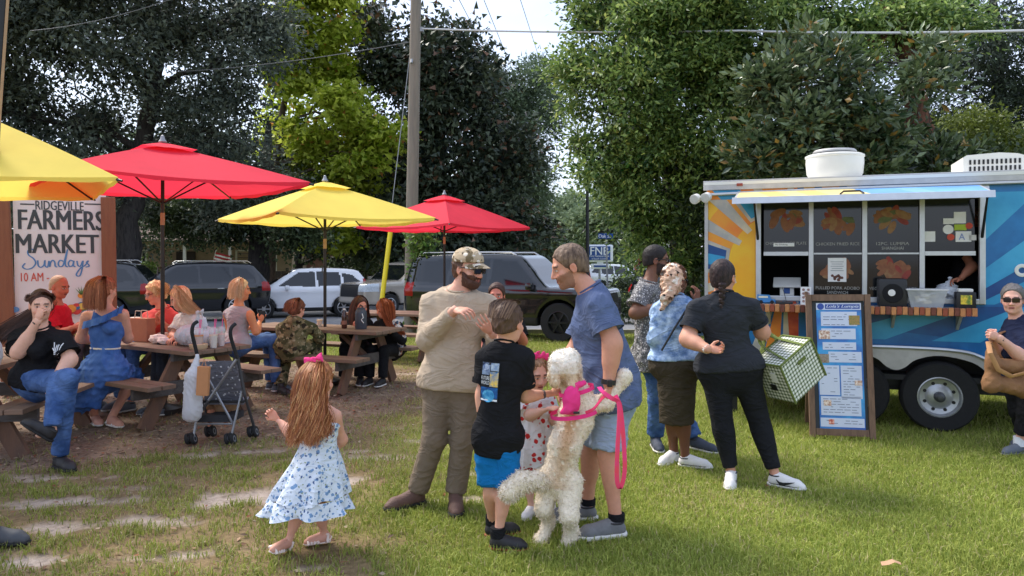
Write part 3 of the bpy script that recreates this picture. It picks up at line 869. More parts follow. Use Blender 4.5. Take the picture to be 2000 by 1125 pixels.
# ------------------------------------------------------------------ house, fence, far walls
def house():
 Y = 41.0
 M = Matrix.Translation(gp(395, Y)) @ Matrix.Rotation(radians(8), 4, 'Z')
 root = empty('house', M.to_translation(), radians(8), 'tan sided house with a shaded porch and brown roof behind the parked cars', 'house')
 sid = mat('siding', C(168, 146, 124), 0.8, 0.1, 3)
 w = MB().box((0, 3.2, 1.7), (9.6, 6, 3.4), M); w.build('wall', sid, root)
 cl = MB()
 for i in range(14): cl.box((2.9, 0.17, 0.35 + i * 0.22), (3.4, 0.03, 0.19), M)
 cl.build('clapboard', sid, root, kind='stuff')
 shingle = mat('shingle', C(112, 92, 82), 0.9, 0.3, 12, 0.5, 30)
 rf = MB(); rf.add([(-5.3, -2.2, 3.1), (5.3, -2.2, 3.1), (5.3, 3.2, 5.6), (-5.3, 3.2, 5.6), (-5.3, 8.6, 3.1), (5.3, 8.6, 3.1)], [(0, 1, 2, 3), (3, 2, 5, 4), (0, 3, 4), (1, 5, 2)], M)
 rf.build('roof', shingle, root)
 wht = mat('white_trim', C(226, 222, 214), 0.6, 0.05)
 dk = mat('dark_glass', C(30, 34, 38), 0.15, 0.1, spec=0.8)
 p = MB().box((-1.3, -0.95, 0.35), (7.0, 2.1, 0.25), M); p.build('porch_floor', mat('porch_boards', C(110, 104, 98)), root)
 for x in (-4.7, -2.6, -0.4, 1.9): MB().box((x, -1.85, 1.75), (0.14, 0.14, 2.6), M).build('porch_post', wht, root)
 rl = MB().box((-3.6, -1.85, 1.25), (2.0, 0.06, 0.07), M).box((-3.6, -1.85, 0.62), (2.0, 0.06, 0.06), M)
 for i in range(16): rl.box((-4.5 + i * 0.12, -1.85, 0.93), (0.035, 0.035, 0.6), M)
 rl.build('railing', wht, root)
 for x, zz in ((2.2, 1.9), (3.5, 1.9), (-3.4, 1.9)):
  f = MB()
  for sx in (-0.42, 0.42): f.box((x + sx, 0.15, zz), (0.1, 0.08, 1.5), M)
  for sz in (-0.72, 0, 0.72): f.box((x, 0.15, zz + sz), (0.9, 0.08, 0.08), M)
  wn = f.build('window', wht, root)
  MB().box((x, 0.18, zz), (0.78, 0.03, 1.42), M).build('pane', dk, wn)
 d = MB().box((-0.9, 0.14, 1.5), (1.0, 0.1, 2.1), M).build('door', mat('dark_door', C(52, 38, 34), 0.5), root)
 MB().tube([M @ Vector((-0.55, 0.06, 1.4)), M @ Vector((-0.55, -0.02, 1.4))], 0.03).build('handle', wht, d)
 # small striped flag by the porch
 fl = empty('flag', tuple(M @ Vector((1.2, -1.9, 2.2))), 0, 'small red and white striped flag hanging at the porch', 'flag')
 MB().tube([M @ Vector((1.0, -1.85, 1.9)), M @ Vector((1.35, -2.5, 2.6))], 0.015, 6).build('pole', wht, fl)
 for i in range(6):
  s = MB(); z0 = 2.5 - i * 0.09
  s.add([M @ Vector((1.30 - 0.03 * i + 0.16 * j, -2.4 + 0.05 * sin(j * 1.7 + i * 0.4), z0 - 0.04 * j - dz)) for dz in (0, 0.09) for j in range(6)], [(j, j + 1, j + 7, j + 6) for j in range(5)])
  s.build('stripe', mat('flag_red', C(170, 40, 44)) if i % 2 == 0 else wht, fl)
house()
def fence():
 root = empty('board_fence', gp(610, 37), 0, 'dark brown board fence behind the white parked car', 'fence')
 m = mat('fence_boards', C(58, 50, 46), 0.9, 0.3, 6, 0.4, 40, stretch=(1, 1, 0.2))
 x = (500 - 1000) / FPX * 37
 i = 0
 while x < (735 - 1000) / FPX * 37:
  MB().box((x + 0.09, 37 + 0.01 * (i % 2), gz(37) + 0.72 + 0.02 * random.random()), (0.17, 0.02, 1.44)).build('board', m, root)
  x += 0.18; i += 1
 for sx in (500, 560, 620, 680, 735): MB().box(((sx - 1000) / FPX * 37, 37.08, gz(37) + 0.8), (0.12, 0.12, 1.6)).build('post', m, root)
fence()
def brick_wall():
 M = Matrix.Translation(gp(600, 48))
 root = empty('brick_building', gp(600, 48), 0, 'low reddish brick building far behind the street tree', 'building')
 MB().box((0, 2, 1.4), (9, 4, 2.9), M).build('wall', mat('far_brick', C(146, 108, 92), 0.9, 0.2, 14), root)
 MB().add([(-4.8, -0.4, 2.8), (4.8, -0.4, 2.8), (4.8, 2, 4.0), (-4.8, 2, 4.0), (-4.8, 4.4, 2.8), (4.8, 4.4, 2.8)], [(0, 1, 2, 3), (3, 2, 5, 4), (0, 3, 4), (1, 5, 2)], M).build('roof', mat('far_roof', C(120, 112, 106)), root)
 for x in (-2.4, 1.9):
  w = MB().box((x, -0.02, 1.6), (1.1, 0.06, 1.2), M).build('window', mat('white_trim'), root)
  MB().box((x, -0.05, 1.6), (0.95, 0.04, 1.05), M).build('pane', mat('dark_glass'), w)
brick_wall()
# ------------------------------------------------------------------ utility pole, wires, signs
WOODP = mat('pole_wood', C(150, 140, 126), 0.9, 0.22, 8, 0.5, 60, stretch=(1, 1, 0.12), col2=C(122, 114, 104))
def pole():
 Y = 17.5
 b = gp(800, Y); t = at(815, -140, Y)
 root = empty('utility_pole', b, 0, 'weathered wooden utility pole with a vine, rising beside the man in tan', 'pole')
 MB().tube([b.lerp(t, i / 10) for i in range(11)], [0.150 - 0.003 * i for i in range(11)], 16).build('shaft', WOODP, root, True)
 MB().tube([at(806, 120, Y) + Vector((0, -0.16, 0)), at(806, 128, Y) + Vector((0, -0.22, 0))], 0.03, 8).build('bolt', STEEL, root)
 MB().box(at(822, 58, Y), (0.12, 0.1, 0.1)).build('cable_clamp', STEEL, root)
 # guy wire with its yellow guard
 g = empty('guy_wire', gr(742, 640), 0, 'steel guy wire with a yellow plastic guard left of the utility pole', 'guy wire')
 a = at(800, 112, Y); e = at(741, 607, 16.6)
 MB().tube([a, e], 0.010, 6).build('wire', STEEL, g)
 p0 = at(766, 425, 16.9); p1 = at(746, 586, 16.6)
 MB().tube([p0, p1], 0.055, 10).build('guard', YEL_PL, g, True)
 # vine
 v = empty('climbing_vine', b, 0, 'green vine climbing the right side of the utility pole', 'vine')
 r = np.random.default_rng(8)
 n = 2600
 tt = r.uniform(0, 1, n)
 px = 822 + 26 * tt * (1 - 0.2 * tt) + r.normal(0, 15, n); py = 440 + 235 * tt + r.normal(0, 8, n)
 P = np.array([list(at(px[i], py[i], Y - 0.35 + r.normal(0, 0.14))) for i in range(n)])
 aa = r.normal(size=(n, 3)); aa[:, 2] -= 0.6; aa /= np.linalg.norm(aa, axis=1)[:, None]
 V, F = leaf_quads(P, aa, r.normal(size=(n, 3)) + np.array([0, -0.5, 0.6]), r.uniform(0.08, 0.17, n), r.uniform(0.05, 0.09, n))
 link('leaves', np_mesh('leaves', V, F, False, [mat('leaf_vine', C(84, 112, 48), 0.5, 0.3, 4, col2=C(126, 152, 72), trans=0.35, island=0.4)]), v)
 MB().tube([at(812 + 6 * sin(i), 680 - 26 * i, Y - 0.2) for i in range(10)], 0.012, 5).build('stem', BARK_PALE, v)
pole()
def wire(name, label, pts, r, m, sag=0.0):
 P = []
 for i in range(len(pts) - 1):
  for s in range(8):
   t = s / 8; q = pts[i].lerp(pts[i + 1], t); q.z -= sag * 4 * t * (1 - t); P.append(q)
 P.append(pts[-1])
 tag(MB().tube(P, r, 6).build(name, m, None), label, 'cable')
CABLE = mat('cable_grey', C(196, 198, 200), 0.5, 0.05)
wire('overhead_cable', 'thick pale cable running right from the utility pole above the trailer', [at(826, 56, 17.4), at(1450, 60, 13.5), at(2120, 56, 10.5)], 0.020, CABLE, 0.05)
DKW = mat('cable_dark', C(92, 94, 98), 0.6)
wire('overhead_wire', 'thin slanting wire nearest the pole at the top of the sky', [at(893, -8, 30), at(965, 130, 44)], 0.014, DKW)
wire('overhead_wire', 'middle of three thin slanting wires in the sky', [at(942, -8, 30), at(1010, 160, 44)], 0.014, DKW)
wire('overhead_wire', 'rightmost of three thin slanting wires in the sky', [at(1014, -8, 30), at(1052, 110, 44)], 0.014, DKW)
wire('overhead_wire', 'thin dark wire crossing the oak at upper left', [at(60, 60, 17), at(330, 0, 15)], 0.010, DKW, 0.1)
wire('overhead_wire', 'thin pale wire running left from the utility pole behind the maple', [at(802, 82, 17.5), at(350, 140, 21)], 0.010, DKW, 0.1)
def bank_sign():
 Y = 40.0
 root = empty('bank_sign', gp(1172, Y), 0, 'blue and white FNB bank sign on a post behind the bending man', 'sign')
 wh = mat('sign_white', C(232, 236, 242), 0.4, 0.03); bl = mat('sign_blue', C(32, 74, 142), 0.4, 0.04)
 def rect(x0, y0, x1, y1, d, m, name, par, th=0.06, bev=0.0):
  a, b = at(x0, y0, Y - d), at(x1, y1, Y - d)
  return MB().box(((a.x + b.x) / 2, Y - d, (a.z + b.z) / 2), (abs(b.x - a.x), th, abs(a.z - b.z)), bev=bev).build(name, m, par)
 rect(1148, 478, 1197, 512, 0, wh, 'sign_box', root, 0.3, 0.1)
 rect(1150, 481, 1192, 508, 0.17, bl, 'sign_face', root, 0.03)
 rect(1166, 510, 1178, 515, 0, wh, 'sign_neck', root, 0.2)
 sm = rect(1154, 515, 1190, 525, 0, wh, 'lower_panel', root, 0.2, 0.05)
 rect(1169, 524, 1173, 600, 0.0, STEEL, 'post', root, 0.1)
 t = MB(); put_text(t, 'FNB', Matrix.Translation(at(1171, 490, Y - 0.20)), 0.98, 0.42, 0.02); t.build('lettering', wh, root)
 t = MB(); put_text(t, 'First National Bank', Matrix.Translation(at(1171, 500, Y - 0.20)), 1.06, 0.11)
 put_text(t, 'of South Carolina', Matrix.Translation(at(1171, 505.2, Y - 0.20)), 0.85, 0.09); t.build('small_lettering', wh, root)
 t = MB().box(at(1172, 520, Y - 0.115), (0.68, 0.01, 0.10)); t.build('panel_print', bl, sm)
bank_sign()
def street_sign():
 Y = 24.0
 root = empty('street_sign', gp(1188, Y), 0, 'blue Oak St street name sign on a thin steel post', 'street sign')
 MB().tube([gp(1188, Y), at(1184, 455, Y)], 0.03, 8).build('post', STEEL, root)
 a, b = at(1168, 456, Y), at(1197, 466, Y)
 MB().box(((a.x + b.x) / 2, Y - 0.05, (a.z + b.z) / 2), (b.x - a.x, 0.02, a.z - b.z)).build('name_plate', mat('sign_blue'), root)
 t = MB(); put_text(t, 'Oak St', Matrix.Translation(at(1181, 461, Y - 0.068)), 0.40, 0.11, 0.01); t.build('lettering', mat('sign_white'), root)
 Y = 30.0
 d = empty('lamp_post', gp(1148, Y), 0, 'thin dark lamp post left of the bank sign', 'post')
 MB().tube([gp(1148, Y), at(1147, 340, Y)], [0.09, 0.06], 8).build('shaft', BLACKM, d, True)
 MB().tube([at(1147, 345, Y), at(1147, 338, Y), at(1136, 334, Y)], [0.06, 0.06, 0.05], 8).build('arm', BLACKM, d)
 Y = 26.0
 s = empty('stop_sign', gp(1252, Y), 0, 'red octagonal stop sign half hidden by the man in the patterned shirt', 'stop sign')
 c = at(1252, 524, Y)
 M = Matrix.Translation(c) @ Matrix.Rotation(radians(38), 4, 'Z')
 oc = lambda r: [(r * cos(pi / 8 + i * pi / 4), r * sin(pi / 8 + i * pi / 4)) for i in range(8)]
 MB().prism(oc(0.40), 0, 0.01, M).build('rim', mat('sign_white'), s)
 MB().prism(oc(0.37), -0.012, -0.003, M).build('face', mat('stop_red', C(190, 34, 38), 0.4, 0.05), s)
 t = MB(); put_text(t, 'STOP', M @ Matrix.Translation((0, -0.018, 0)), 0.5, 0.22, 0.02); t.build('lettering', mat('sign_white'), s)
 MB().tube([gp(1252, Y) , c + Vector((0.02, 0.05, 0.3))], 0.03, 8).build('post', STEEL, s)
street_sign()
# ================================================================== FOOD TRAILER
def smooth_line(ps, n=4):
 out = []
 P = [np.array(p, float) for p in ps]
 for i in range(len(P) - 1):
  p0, p1, p2, p3 = P[max(i - 1, 0)], P[i], P[i + 1], P[min(i + 2, len(P) - 1)]
  for k in range(n):
   t = k / n
   out.append(tuple(0.5 * (2 * p1 + (p2 - p0) * t + (2 * p0 - 5 * p1 + 4 * p2 - p3) * t * t + (3 * p1 - p0 - 3 * p2 + p3) * t ** 3)))
 out.append(tuple(P[-1]))
 return out
TA = Vector((2.065, 7.85, 0.0))                     # its left front corner on the lawn
TU = Vector((0.931, -0.365, 0)).normalized()         # along the side with the window
TV = Vector((0.365, 0.931, 0)).normalized()          # into the trailer
TM = Matrix(((TU.x, TV.x, 0, TA.x), (TU.y, TV.y, 0, TA.y), (0, 0, 1, 0), (0, 0, 0, 1)))
def tu(px, d=0.0):
 k = (px - 1000) / FPX
 ax, ay = TA.x + TV.x * d, TA.y + TV.y * d
 return (k * ay - ax) / (TU.x - k * TU.y)
def tz(px, py, d=0.0):
 u = tu(px, d); Y = TA.y + TV.y * d + TU.y * u
 return CAMZ - (py - HZN) / FPX * Y
def tp(px, py, d=0.0): return (tu(px, d), tz(px, py, d))
W_BLUE = mat('wrap_blue', C(22, 98, 158), 0.38, 0.10, 2.2, col2=C(34, 120, 180))
W_TEAL = mat('wrap_teal', C(44, 148, 196), 0.38, 0.10, 2.0, col2=C(62, 164, 206))
W_NAVY = mat('wrap_navy', C(22, 66, 128), 0.38, 0.12, 2.5, col2=C(18, 84, 140))
W_YEL = mat('wrap_yellow', C(244, 190, 36), 0.4, 0.08, 3, col2=C(236, 168, 28))
W_ORG = mat('wrap_orange', C(240, 158, 44), 0.4, 0.12, 3, col2=C(232, 122, 40))
W_RED = mat('wrap_red', C(206, 66, 34), 0.4, 0.15, 4, col2=C(224, 104, 44))
W_GREY = mat('wrap_grey', C(176, 172, 166), 0.4, 0.1, 3, col2=C(216, 200, 170))
W_SKY = mat('wrap_sky', C(108, 160, 218), 0.4, 0.1, 2.2, col2=C(112, 170, 226))
ALU = mat('aluminium', C(196, 198, 200), 0.35, 0.08, 14, metal=0.7)
ALU_D = mat('aluminium_dull', C(186, 184, 182), 0.5, 0.14, 9, metal=0.35)
WHITE_GL = mat('white_gelcoat', C(226, 224, 216), 0.35, 0.05, 4)
RUBBER = mat('rubber', C(30, 30, 31), 0.85, 0.2, 30, 0.2, 90)
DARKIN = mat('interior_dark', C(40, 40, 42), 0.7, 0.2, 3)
GLASS_D = mat('tinted_glass', C(24, 27, 28), 0.08, 0.1, spec=0.6)
PAPER = mat('paper_white', C(232, 230, 224), 0.8, 0.04)
TRL, TRW, ZB, ZT = 5.6, 2.1, 0.46, 2.44              # length, depth, skirt height, roof height
def fill_poly(mb, pts, y):
 mb.add([(p[0], y, p[1]) for p in pts], [tuple(range(len(pts)))], TM)
def clip_rect(poly, u0, u1, z0, z1):
 def cl(ps, f, g):
  out = []
  for i in range(len(ps)):
   a, b = ps[i], ps[(i + 1) % len(ps)]
   fa, fb = f(a), f(b)
   if fa >= 0: out.append(a)
   if (fa >= 0) != (fb >= 0):
    t = fa / (fa - fb); out.append((a[0] + t * (b[0] - a[0]), a[1] + t * (b[1] - a[1])))
  return out
 for f in (lambda p: p[0] - u0, lambda p: u1 - p[0], lambda p: p[1] - z0, lambda p: z1 - p[1]):
  poly = cl(poly, f, None)
  if len(poly) < 3: return []
 return poly
def wheel_on(parent, M, R, w, rim_r, name='wheel', steel=True, rim_m=None, holes=8, spokes=0):
 c = M.to_translation()
 wl = empty(name, c); wl.parent = parent; wl.matrix_parent_inverse = world_matrix(parent).inverted()
 RX = M @ Matrix.Rotation(radians(90), 4, 'X')
 t = MB(); t.lathe([(rim_r, -w / 2), (R * 0.93, -w / 2), (R, -w * 0.32), (R, w * 0.32), (R * 0.93, w / 2), (rim_r, w / 2), (rim_r * 0.97, w * 0.3), (rim_r * 0.97, -w * 0.3)], 32, RX)
 t.build('tyre', RUBBER, wl, True)
 rm = rim_m or mat('steel_rim', C(176, 178, 180), 0.35, 0.1, 20, metal=0.6)
 r = MB()
 o = w * 0.5
 r.lathe([(rim_r, o * 0.95), (rim_r * 0.94, o * 0.98), (rim_r * 0.86, o * 0.55), (rim_r * 0.62, o * 0.45), (rim_r * 0.45, o * 0.62), (rim_r * 0.2, o * 0.66), (0.001, o * 0.66)], 32, RX, close=False)
 if spokes:
  r = MB(); r.lathe([(rim_r, o * 0.95), (rim_r * 0.92, o), (rim_r * 0.86, o * 0.5), (rim_r * 0.86, -o * 0.4)], 28, RX, close=False)
  for k in range(spokes):
   a = 2 * pi * k / spokes
   r.tube([RX @ Vector((cos(a) * rim_r * 0.1, sin(a) * rim_r * 0.1, o * 0.75)), RX @ Vector((cos(a) * rim_r * 0.9, sin(a) * rim_r * 0.9, o * 0.8))], [rim_r * 0.14, rim_r * 0.10], 4)
  r.lathe([(rim_r * 0.2, o * 0.6), (rim_r * 0.2, o * 0.9), (0.001, o * 0.92)], 16, RX, close=False)
 ro = r.build('rim', rm, wl, True)
 if spokes:
  MB().lathe([(rim_r * 0.86, o * 0.1), (0.001, o * 0.1)], 24, RX, close=False).build('brake_shadow', BLACKM, wl)
 elif holes:
  for k in range(holes):
   a = 2 * pi * (k + 0.5) / holes
   q = RX @ Matrix.Translation((cos(a) * rim_r * 0.68, sin(a) * rim_r * 0.68, o * 0.47))
   MB().lathe([(rim_r * 0.085, 0.0), (rim_r * 0.085, 0.004), (0.0001, 0.004)], 10, q, close=False).build('rim_hole', BLACKM, wl)
  h = MB().lathe([(rim_r * 0.26, o * 0.6), (rim_r * 0.24, o * 1.1), (rim_r * 0.12, o * 1.3), (0.001, o * 1.32)], 18, RX, close=False).build('hub_cap', mat('hub_dark', C(86, 88, 90), 0.4, 0.1, metal=0.6), wl)
 return wl
def trailer():
 root = empty('food_trailer', TA, atan2(TU.y, TU.x), 'blue and yellow sunburst food trailer with an open serving window', 'food trailer')
 u0, u1, z0, z1 = 0.50, 2.54, 1.22, 2.27          # window opening
 wc = (2.17, 1.41)                                  # wheel centres along the side
 # front wall around the opening, with wheel arch
 def wall_piece(name, poly, m=W_BLUE): return MB().prism(poly, 0.0, 0.05, TM).build(name, m, root)
 wall_piece('wall_panel', [(0, z1), (TRL, z1), (TRL, ZT - 0.02), (0, ZT - 0.02)])
 wall_piece('wall_panel', [(0, z0), (u0, z0), (u0, z1), (0, z1)], W_YEL)
 wall_piece('wall_panel', [(u1, z0), (TRL, z0), (TRL, z1), (u1, z1)], W_TEAL)
 arch = [(wc[1] - 0.50, ZB), (wc[1] - 0.42, 0.58), (wc[1] - 0.32, 0.68), (wc[1] - 0.05, 0.745), (wc[0] + 0.05, 0.745), (wc[0] + 0.32, 0.68), (wc[0] + 0.42, 0.58), (wc[0] + 0.50, ZB)]
 wall_piece('wall_panel', [(0, ZB), (arch[0][0], ZB)] + arch[1:-1] + [(arch[-1][0], ZB), (TRL, ZB), (TRL, z0), (0, z0)])
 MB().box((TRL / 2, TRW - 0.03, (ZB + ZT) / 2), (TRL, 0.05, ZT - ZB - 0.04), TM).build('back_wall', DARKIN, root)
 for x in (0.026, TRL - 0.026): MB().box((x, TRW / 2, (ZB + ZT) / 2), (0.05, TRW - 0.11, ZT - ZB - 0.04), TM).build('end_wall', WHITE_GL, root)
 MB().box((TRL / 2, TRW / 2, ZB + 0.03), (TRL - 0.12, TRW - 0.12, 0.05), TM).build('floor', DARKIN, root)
 MB().box((TRL / 2, TRW / 2, ZT), (TRL + 0.04, TRW + 0.06, 0.03), TM).build('roof', WHITE_GL, root)
 # painted sunburst: polygons traced on the wall, each a flat film
 pr = {}
 def film(m, pts, y, clip=(0.0, TRL, ZB, ZT)):
  ps = clip_rect(pts, *clip)
  if len(ps) >= 3: fill_poly(pr.setdefault(m, MB()), ps, y)
 sc = (0.78, 1.56)                                  # sun centre, behind the window
 def ray(m, a, wd, r0, r1, y, clip):
  a, wd = radians(a), radians(wd)
  film(m, [(sc[0] + r0 * cos(a - wd), sc[1] + r0 * sin(a - wd)), (sc[0] + r1 * cos(a - wd * 1.15), sc[1] + r1 * sin(a - wd * 1.15)),
     (sc[0] + r1 * cos(a + wd * 1.15), sc[1] + r1 * sin(a + wd * 1.15)), (sc[0] + r0 * cos(a + wd), sc[1] + r0 * sin(a + wd))], y, clip)
 cl = (0.004, u0 - 0.006, z0 - 0.0, z1)
 disc = [(sc[0] + 0.56 * cos(t), sc[1] + 0.56 * sin(t)) for t in np.linspace(0, 2 * pi, 48, endpoint=False)]
 film(W_ORG, [(sc[0] + 0.9 * cos(t), sc[1] + 0.9 * sin(t)) for t in np.linspace(0, 2 * pi, 48, endpoint=False)], -0.0012, cl)
 film(W_YEL, disc, -0.0024, cl)
 for a, m, w in ((172, W_NAVY, 9), (196, W_GREY, 3), (150, W_GREY, 3.2), (133, W_GREY, 3.5), (118, W_TEAL, 5), (218, W_NAVY, 9), (241, W_GREY, 4)):
  if m in (W_NAVY, W_TEAL):
   ray(W_GREY, a, w + 2.6, 0.57, 1.3, -0.0036, cl); ray(m, a, w, 0.60, 1.3, -0.0048, cl)
   if m is W_NAVY: ray(W_TEAL, a + 1.5, w * 0.45, 0.60, 1.3, -0.0058, cl)
  else: ray(m, a, w, 0.50, 1.3, -0.0036, cl)
 # band above the window: yellow and orange rays turning blue
 cb = (0.004, TRL, z1 + 0.002, ZT - 0.05)
 film(W_ORG, [(0, 2.2), (0.9, 2.2), (0.9, 2.5), (0, 2.5)], -0.0012, cb)
 for i, (a, m, w) in enumerate(((125, W_TEAL, 6), (108, W_GREY, 2.5), (96, W_ORG, 5), (86, W_GREY, 2), (74, W_YEL, 3), (62, W_ORG, 4), (52, W_GREY, 2))): ray(m, a, w, 0.5, 2.2, -0.0024 - 0.0004 * i, cb)
 film(W_SKY, [(1.35, 2.2), (2.4, 2.2), (2.6, 2.5), (1.5, 2.5)], -0.0012, cb)
 # right of the window: broad blue rays
 cr = (u1 + 0.006, TRL, ZB, ZT - 0.05)
 ss = (1.4, 0.6)
 def rr(m, a0, a1, y, c=cr, R=5):
  a0, a1 = radians(a0), radians(a1)
  film(m, [ss, (ss[0] + R * cos(a0), ss[1] + R * sin(a0)), (ss[0] + R * cos(a1), ss[1] + R * sin(a1))], y, c)
 rr(W_BLUE, 40, 47, -0.0012); rr(W_NAVY, 30, 34, -0.0012); rr(W_BLUE, 20, 27, -0.0012); rr(W_NAVY, 8, 14, -0.0012); rr(W_BLUE, 54, 62, -0.0012)
 # lower panel: orange and red rays among blue
 cw = (0.004, arch[0][0], ZB + 0.002, z0 - 0.005)
 for a, m, w in ((236, W_BLUE, 7), (252, W_GREY, 3), (262, W_ORG, 4.2), (271, W_GREY, 2.2), (280, W_RED, 7), (290, W_GREY, 1.6), (298, W_ORG, 4), (306, W_GREY, 1.6), (315, W_NAVY, 5)): ray(m, a, w, 0.30, 1.6, -0.0024 if m is W_GREY else -0.0014, cw)
 cw2 = (arch[0][0] + 0.02, u1 + 0.4, 0.86, z0 - 0.005)
 film(W_NAVY, [(1.0, 1.2), (2.9, 1.2), (2.2, 0.9), (1.3, 1.0)], -0.0014, cw2)
 film(W_TEAL, [(1.1, 0.86), (1.7, 0.86), (2.3, 1.12), (1.9, 1.12)], -0.0026, cw2)
 film(W_TEAL, [(2.1, 0.86), (2.5, 0.86), (3.0, 1.2), (2.8, 1.2)], -0.0026, cw2)
 for i, (m, mb) in enumerate(pr.items()): mb.build('painted_ray', m, root, kind='stuff')
 # roof rail, gutter pipe, corner trim
 MB().box((TRL / 2, -0.012, ZT - 0.02), (TRL + 0.06, 0.03, 0.10), TM, bev=0.006).build('roof_rail', ALU_D, root)
 MB().tube([TM @ Vector((0.05, -0.03, 2.325)), TM @ Vector((1.2, -0.03, 2.345)), TM @ Vector((TRL, -0.03, 2.365))], 0.016, 8).build('conduit', ALU, root)
 MB().box((0.0, 0.0, (ZB + ZT) / 2 - 0.04), (0.035, 0.04, ZT - ZB - 0.12), TM).build('corner_trim', ALU_D, root)
 mk = MB().box((0.34, -0.03, ZT - 0.02), (0.06, 0.02, 0.028), TM, bev=0.004); mk.build('marker_lamp', mat('amber_lens', C(150, 60, 30), 0.3), root)
 # twin flood lamps at the corner
 for i, (dx, dz) in enumerate(((-0.075, 0.0), (0.035, 0.012))):
  L0 = TM @ Vector((dx, -0.05, 2.30 + dz)); L1 = TM @ Vector((dx - 0.035, -0.14, 2.27 + dz))
  f = MB().tube([L0, L0.lerp(L1, 0.35), L1], [0.026, 0.048, 0.052], 14).build('flood_lamp', WHITE_GL, root, True)
  MB().tube([L1 - (L0 - L1) * 0.01, L1 - (L0 - L1) * 0.03], 0.045, 14).build('lens', mat('lamp_lens', C(210, 210, 206), 0.2), f)
 # opening frame and mullions
 fw = 0.05
 for (c, s) in (((u0 + fw / 2, 0, (z0 + z1) / 2), (fw, 0.07, z1 - z0)), ((u1 - fw / 2, 0, (z0 + z1) / 2), (fw, 0.07, z1 - z0)), (((u0 + u1) / 2, 0, z0 + fw / 2), (u1 - u0 - 2 * fw, 0.068, fw)), (((u0 + u1) / 2, 0, z1 - fw / 2), (u1 - u0 - 2 * fw, 0.068, fw))):
  MB().box(c, s, TM, bev=0.006).build('window_frame', ALU, root)
 bays = [0.55, 1.03, 1.52, 2.02, 2.49]
 for b in bays[1:-1]: MB().box((b, 0.02, (z0 + z1) / 2), (0.045, 0.05, z1 - z0 - 2 * fw), TM, bev=0.004).build('mullion', ALU, root)
 zm = 1.70
 for i in range(4):
  a, b = bays[i] + 0.025, bays[i + 1] - 0.025
  MB().box(((a + b) / 2, 0.022, zm), (b - a, 0.04, 0.04 if i in (0, 3) else 0.016), TM).build('sash_rail', ALU, root)
 # panes: upper row of four, lower row of the two middle bays
 menu = {(0, 1): 'CHICKEN PANCIT PLATE', (1, 1): 'CHICKEN FRIED RICE', (2, 1): '12PC. LUMPIA|SHANGHAI', (1, 0): 'PULLED PORK ADOBO|SANDWICH', (2, 0): 'VEGGIE PANCIT PLATE'}
 foods = [mat('print_crust', C(158, 104, 68), 0.7, 0.35, 22, col2=C(120, 72, 48)), mat('print_sauce', C(140, 52, 40), 0.6, 0.25, 25), mat('print_bun', C(164, 126, 82), 0.7, 0.3, 25, col2=C(130, 88, 58)), mat('print_veg', C(96, 104, 66), 0.7, 0.3, 30)]
 grey_t = mat('print_letters', C(164, 162, 154), 0.6, 0.05)
 for i in range(4):
  for row in (0, 1):
   if row == 0 and i in (0, 3): continue
   a, b = bays[i] + 0.026, bays[i + 1] - 0.026
   za, zb = (zm + 0.012, z1 - fw) if row else (z0 + fw, zm - 0.012)
   if i in (0, 3): za = zm + 0.022
   pn = MB().box(((a + b) / 2, 0.045, (za + zb) / 2), (b - a, 0.006, zb - za), TM).build('window_pane', GLASS_D, root)
   if (i, row) in menu:
    rg = random.Random(i * 7 + row)
    cx, cz, w, h = (a + b) / 2, (za + zb) / 2 + 0.05, b - a, zb - za
    ft = [MB() for _ in foods]
    for q in range(16):
     m = [0, 0, 2, 1, 3, 0][rg.randrange(6)]
     ex, ez, er = cx + rg.uniform(-0.28, 0.28) * w, cz + rg.uniform(-0.16, 0.2) * h, rg.uniform(0.03, 0.06)
     an = rg.uniform(0, 3.1)
     poly = []
     for t in np.linspace(0, 2 * pi, 14, endpoint=False):
      x, z = er * 1.5 * cos(t), er * 0.7 * sin(t)
      poly.append((min(max(ex + x * cos(an) - z * sin(an), a + 0.01), b - 0.01), min(max(ez + x * sin(an) + z * cos(an), za + 0.01), zb - 0.01)))
     ft[m].add([(p[0], 0.0410 - 0.0001 * q, p[1]) for p in poly], [tuple(range(len(poly)))], TM)
    for m, f in zip(foods, ft):
     if f.v: f.build('food_print', m, pn, kind='stuff')
    t = MB()
    for li, s in enumerate(menu[(i, row)].split('|')):
     put_text(t, s, TM @ Matrix.Translation((cx, 0.0385, za + 0.085 - li * 0.045)), min(w * 0.92, 0.024 * len(s)), 0.03)
    t.build('lettering', grey_t, pn)
 # flyer on the middle pane, stickers on the right pane
 def card(name, c, s, m, y=0.036): return MB().box((c[0], y, c[1]), (s[0], 0.003, s[1]), TM).build(name, m, root)
 f = card('paper_flyer', tp(1635, 527, 0.03), (0.17, 0.24), PAPER)
 fx, fz = tp(1635, 527, 0.03)
 q = MB()
 for i in range(5): q.box((fx, 0.033, fz + 0.08 - i * 0.022), (0.12 - 0.02 * (i % 2), 0.001, 0.006), TM)
 q.build('print_lines', mat('grey_ink', C(150, 150, 150)), f, kind='stuff')
 q = MB(); rg = random.Random(3)
 for i in range(12): q.lathe([(0.014, 0), (0.014, 0.001), (0.0001, 0.001)], 8, TM @ Matrix.Translation((fx + rg.uniform(-0.045, 0.045), 0.0345 - i * 0.0001, fz - 0.075 + rg.uniform(-0.03, 0.025))) @ Matrix.Rotation(radians(90), 4, 'X'))
 q.build('photo_print', mat('print_dark', C(96, 56, 40), 0.7, 0.3, 40), f, kind='stuff')
 s = card('no_smoking_sticker', tp(1531, 478, 0.0), (0.20, 0.035), PAPER, -0.002)
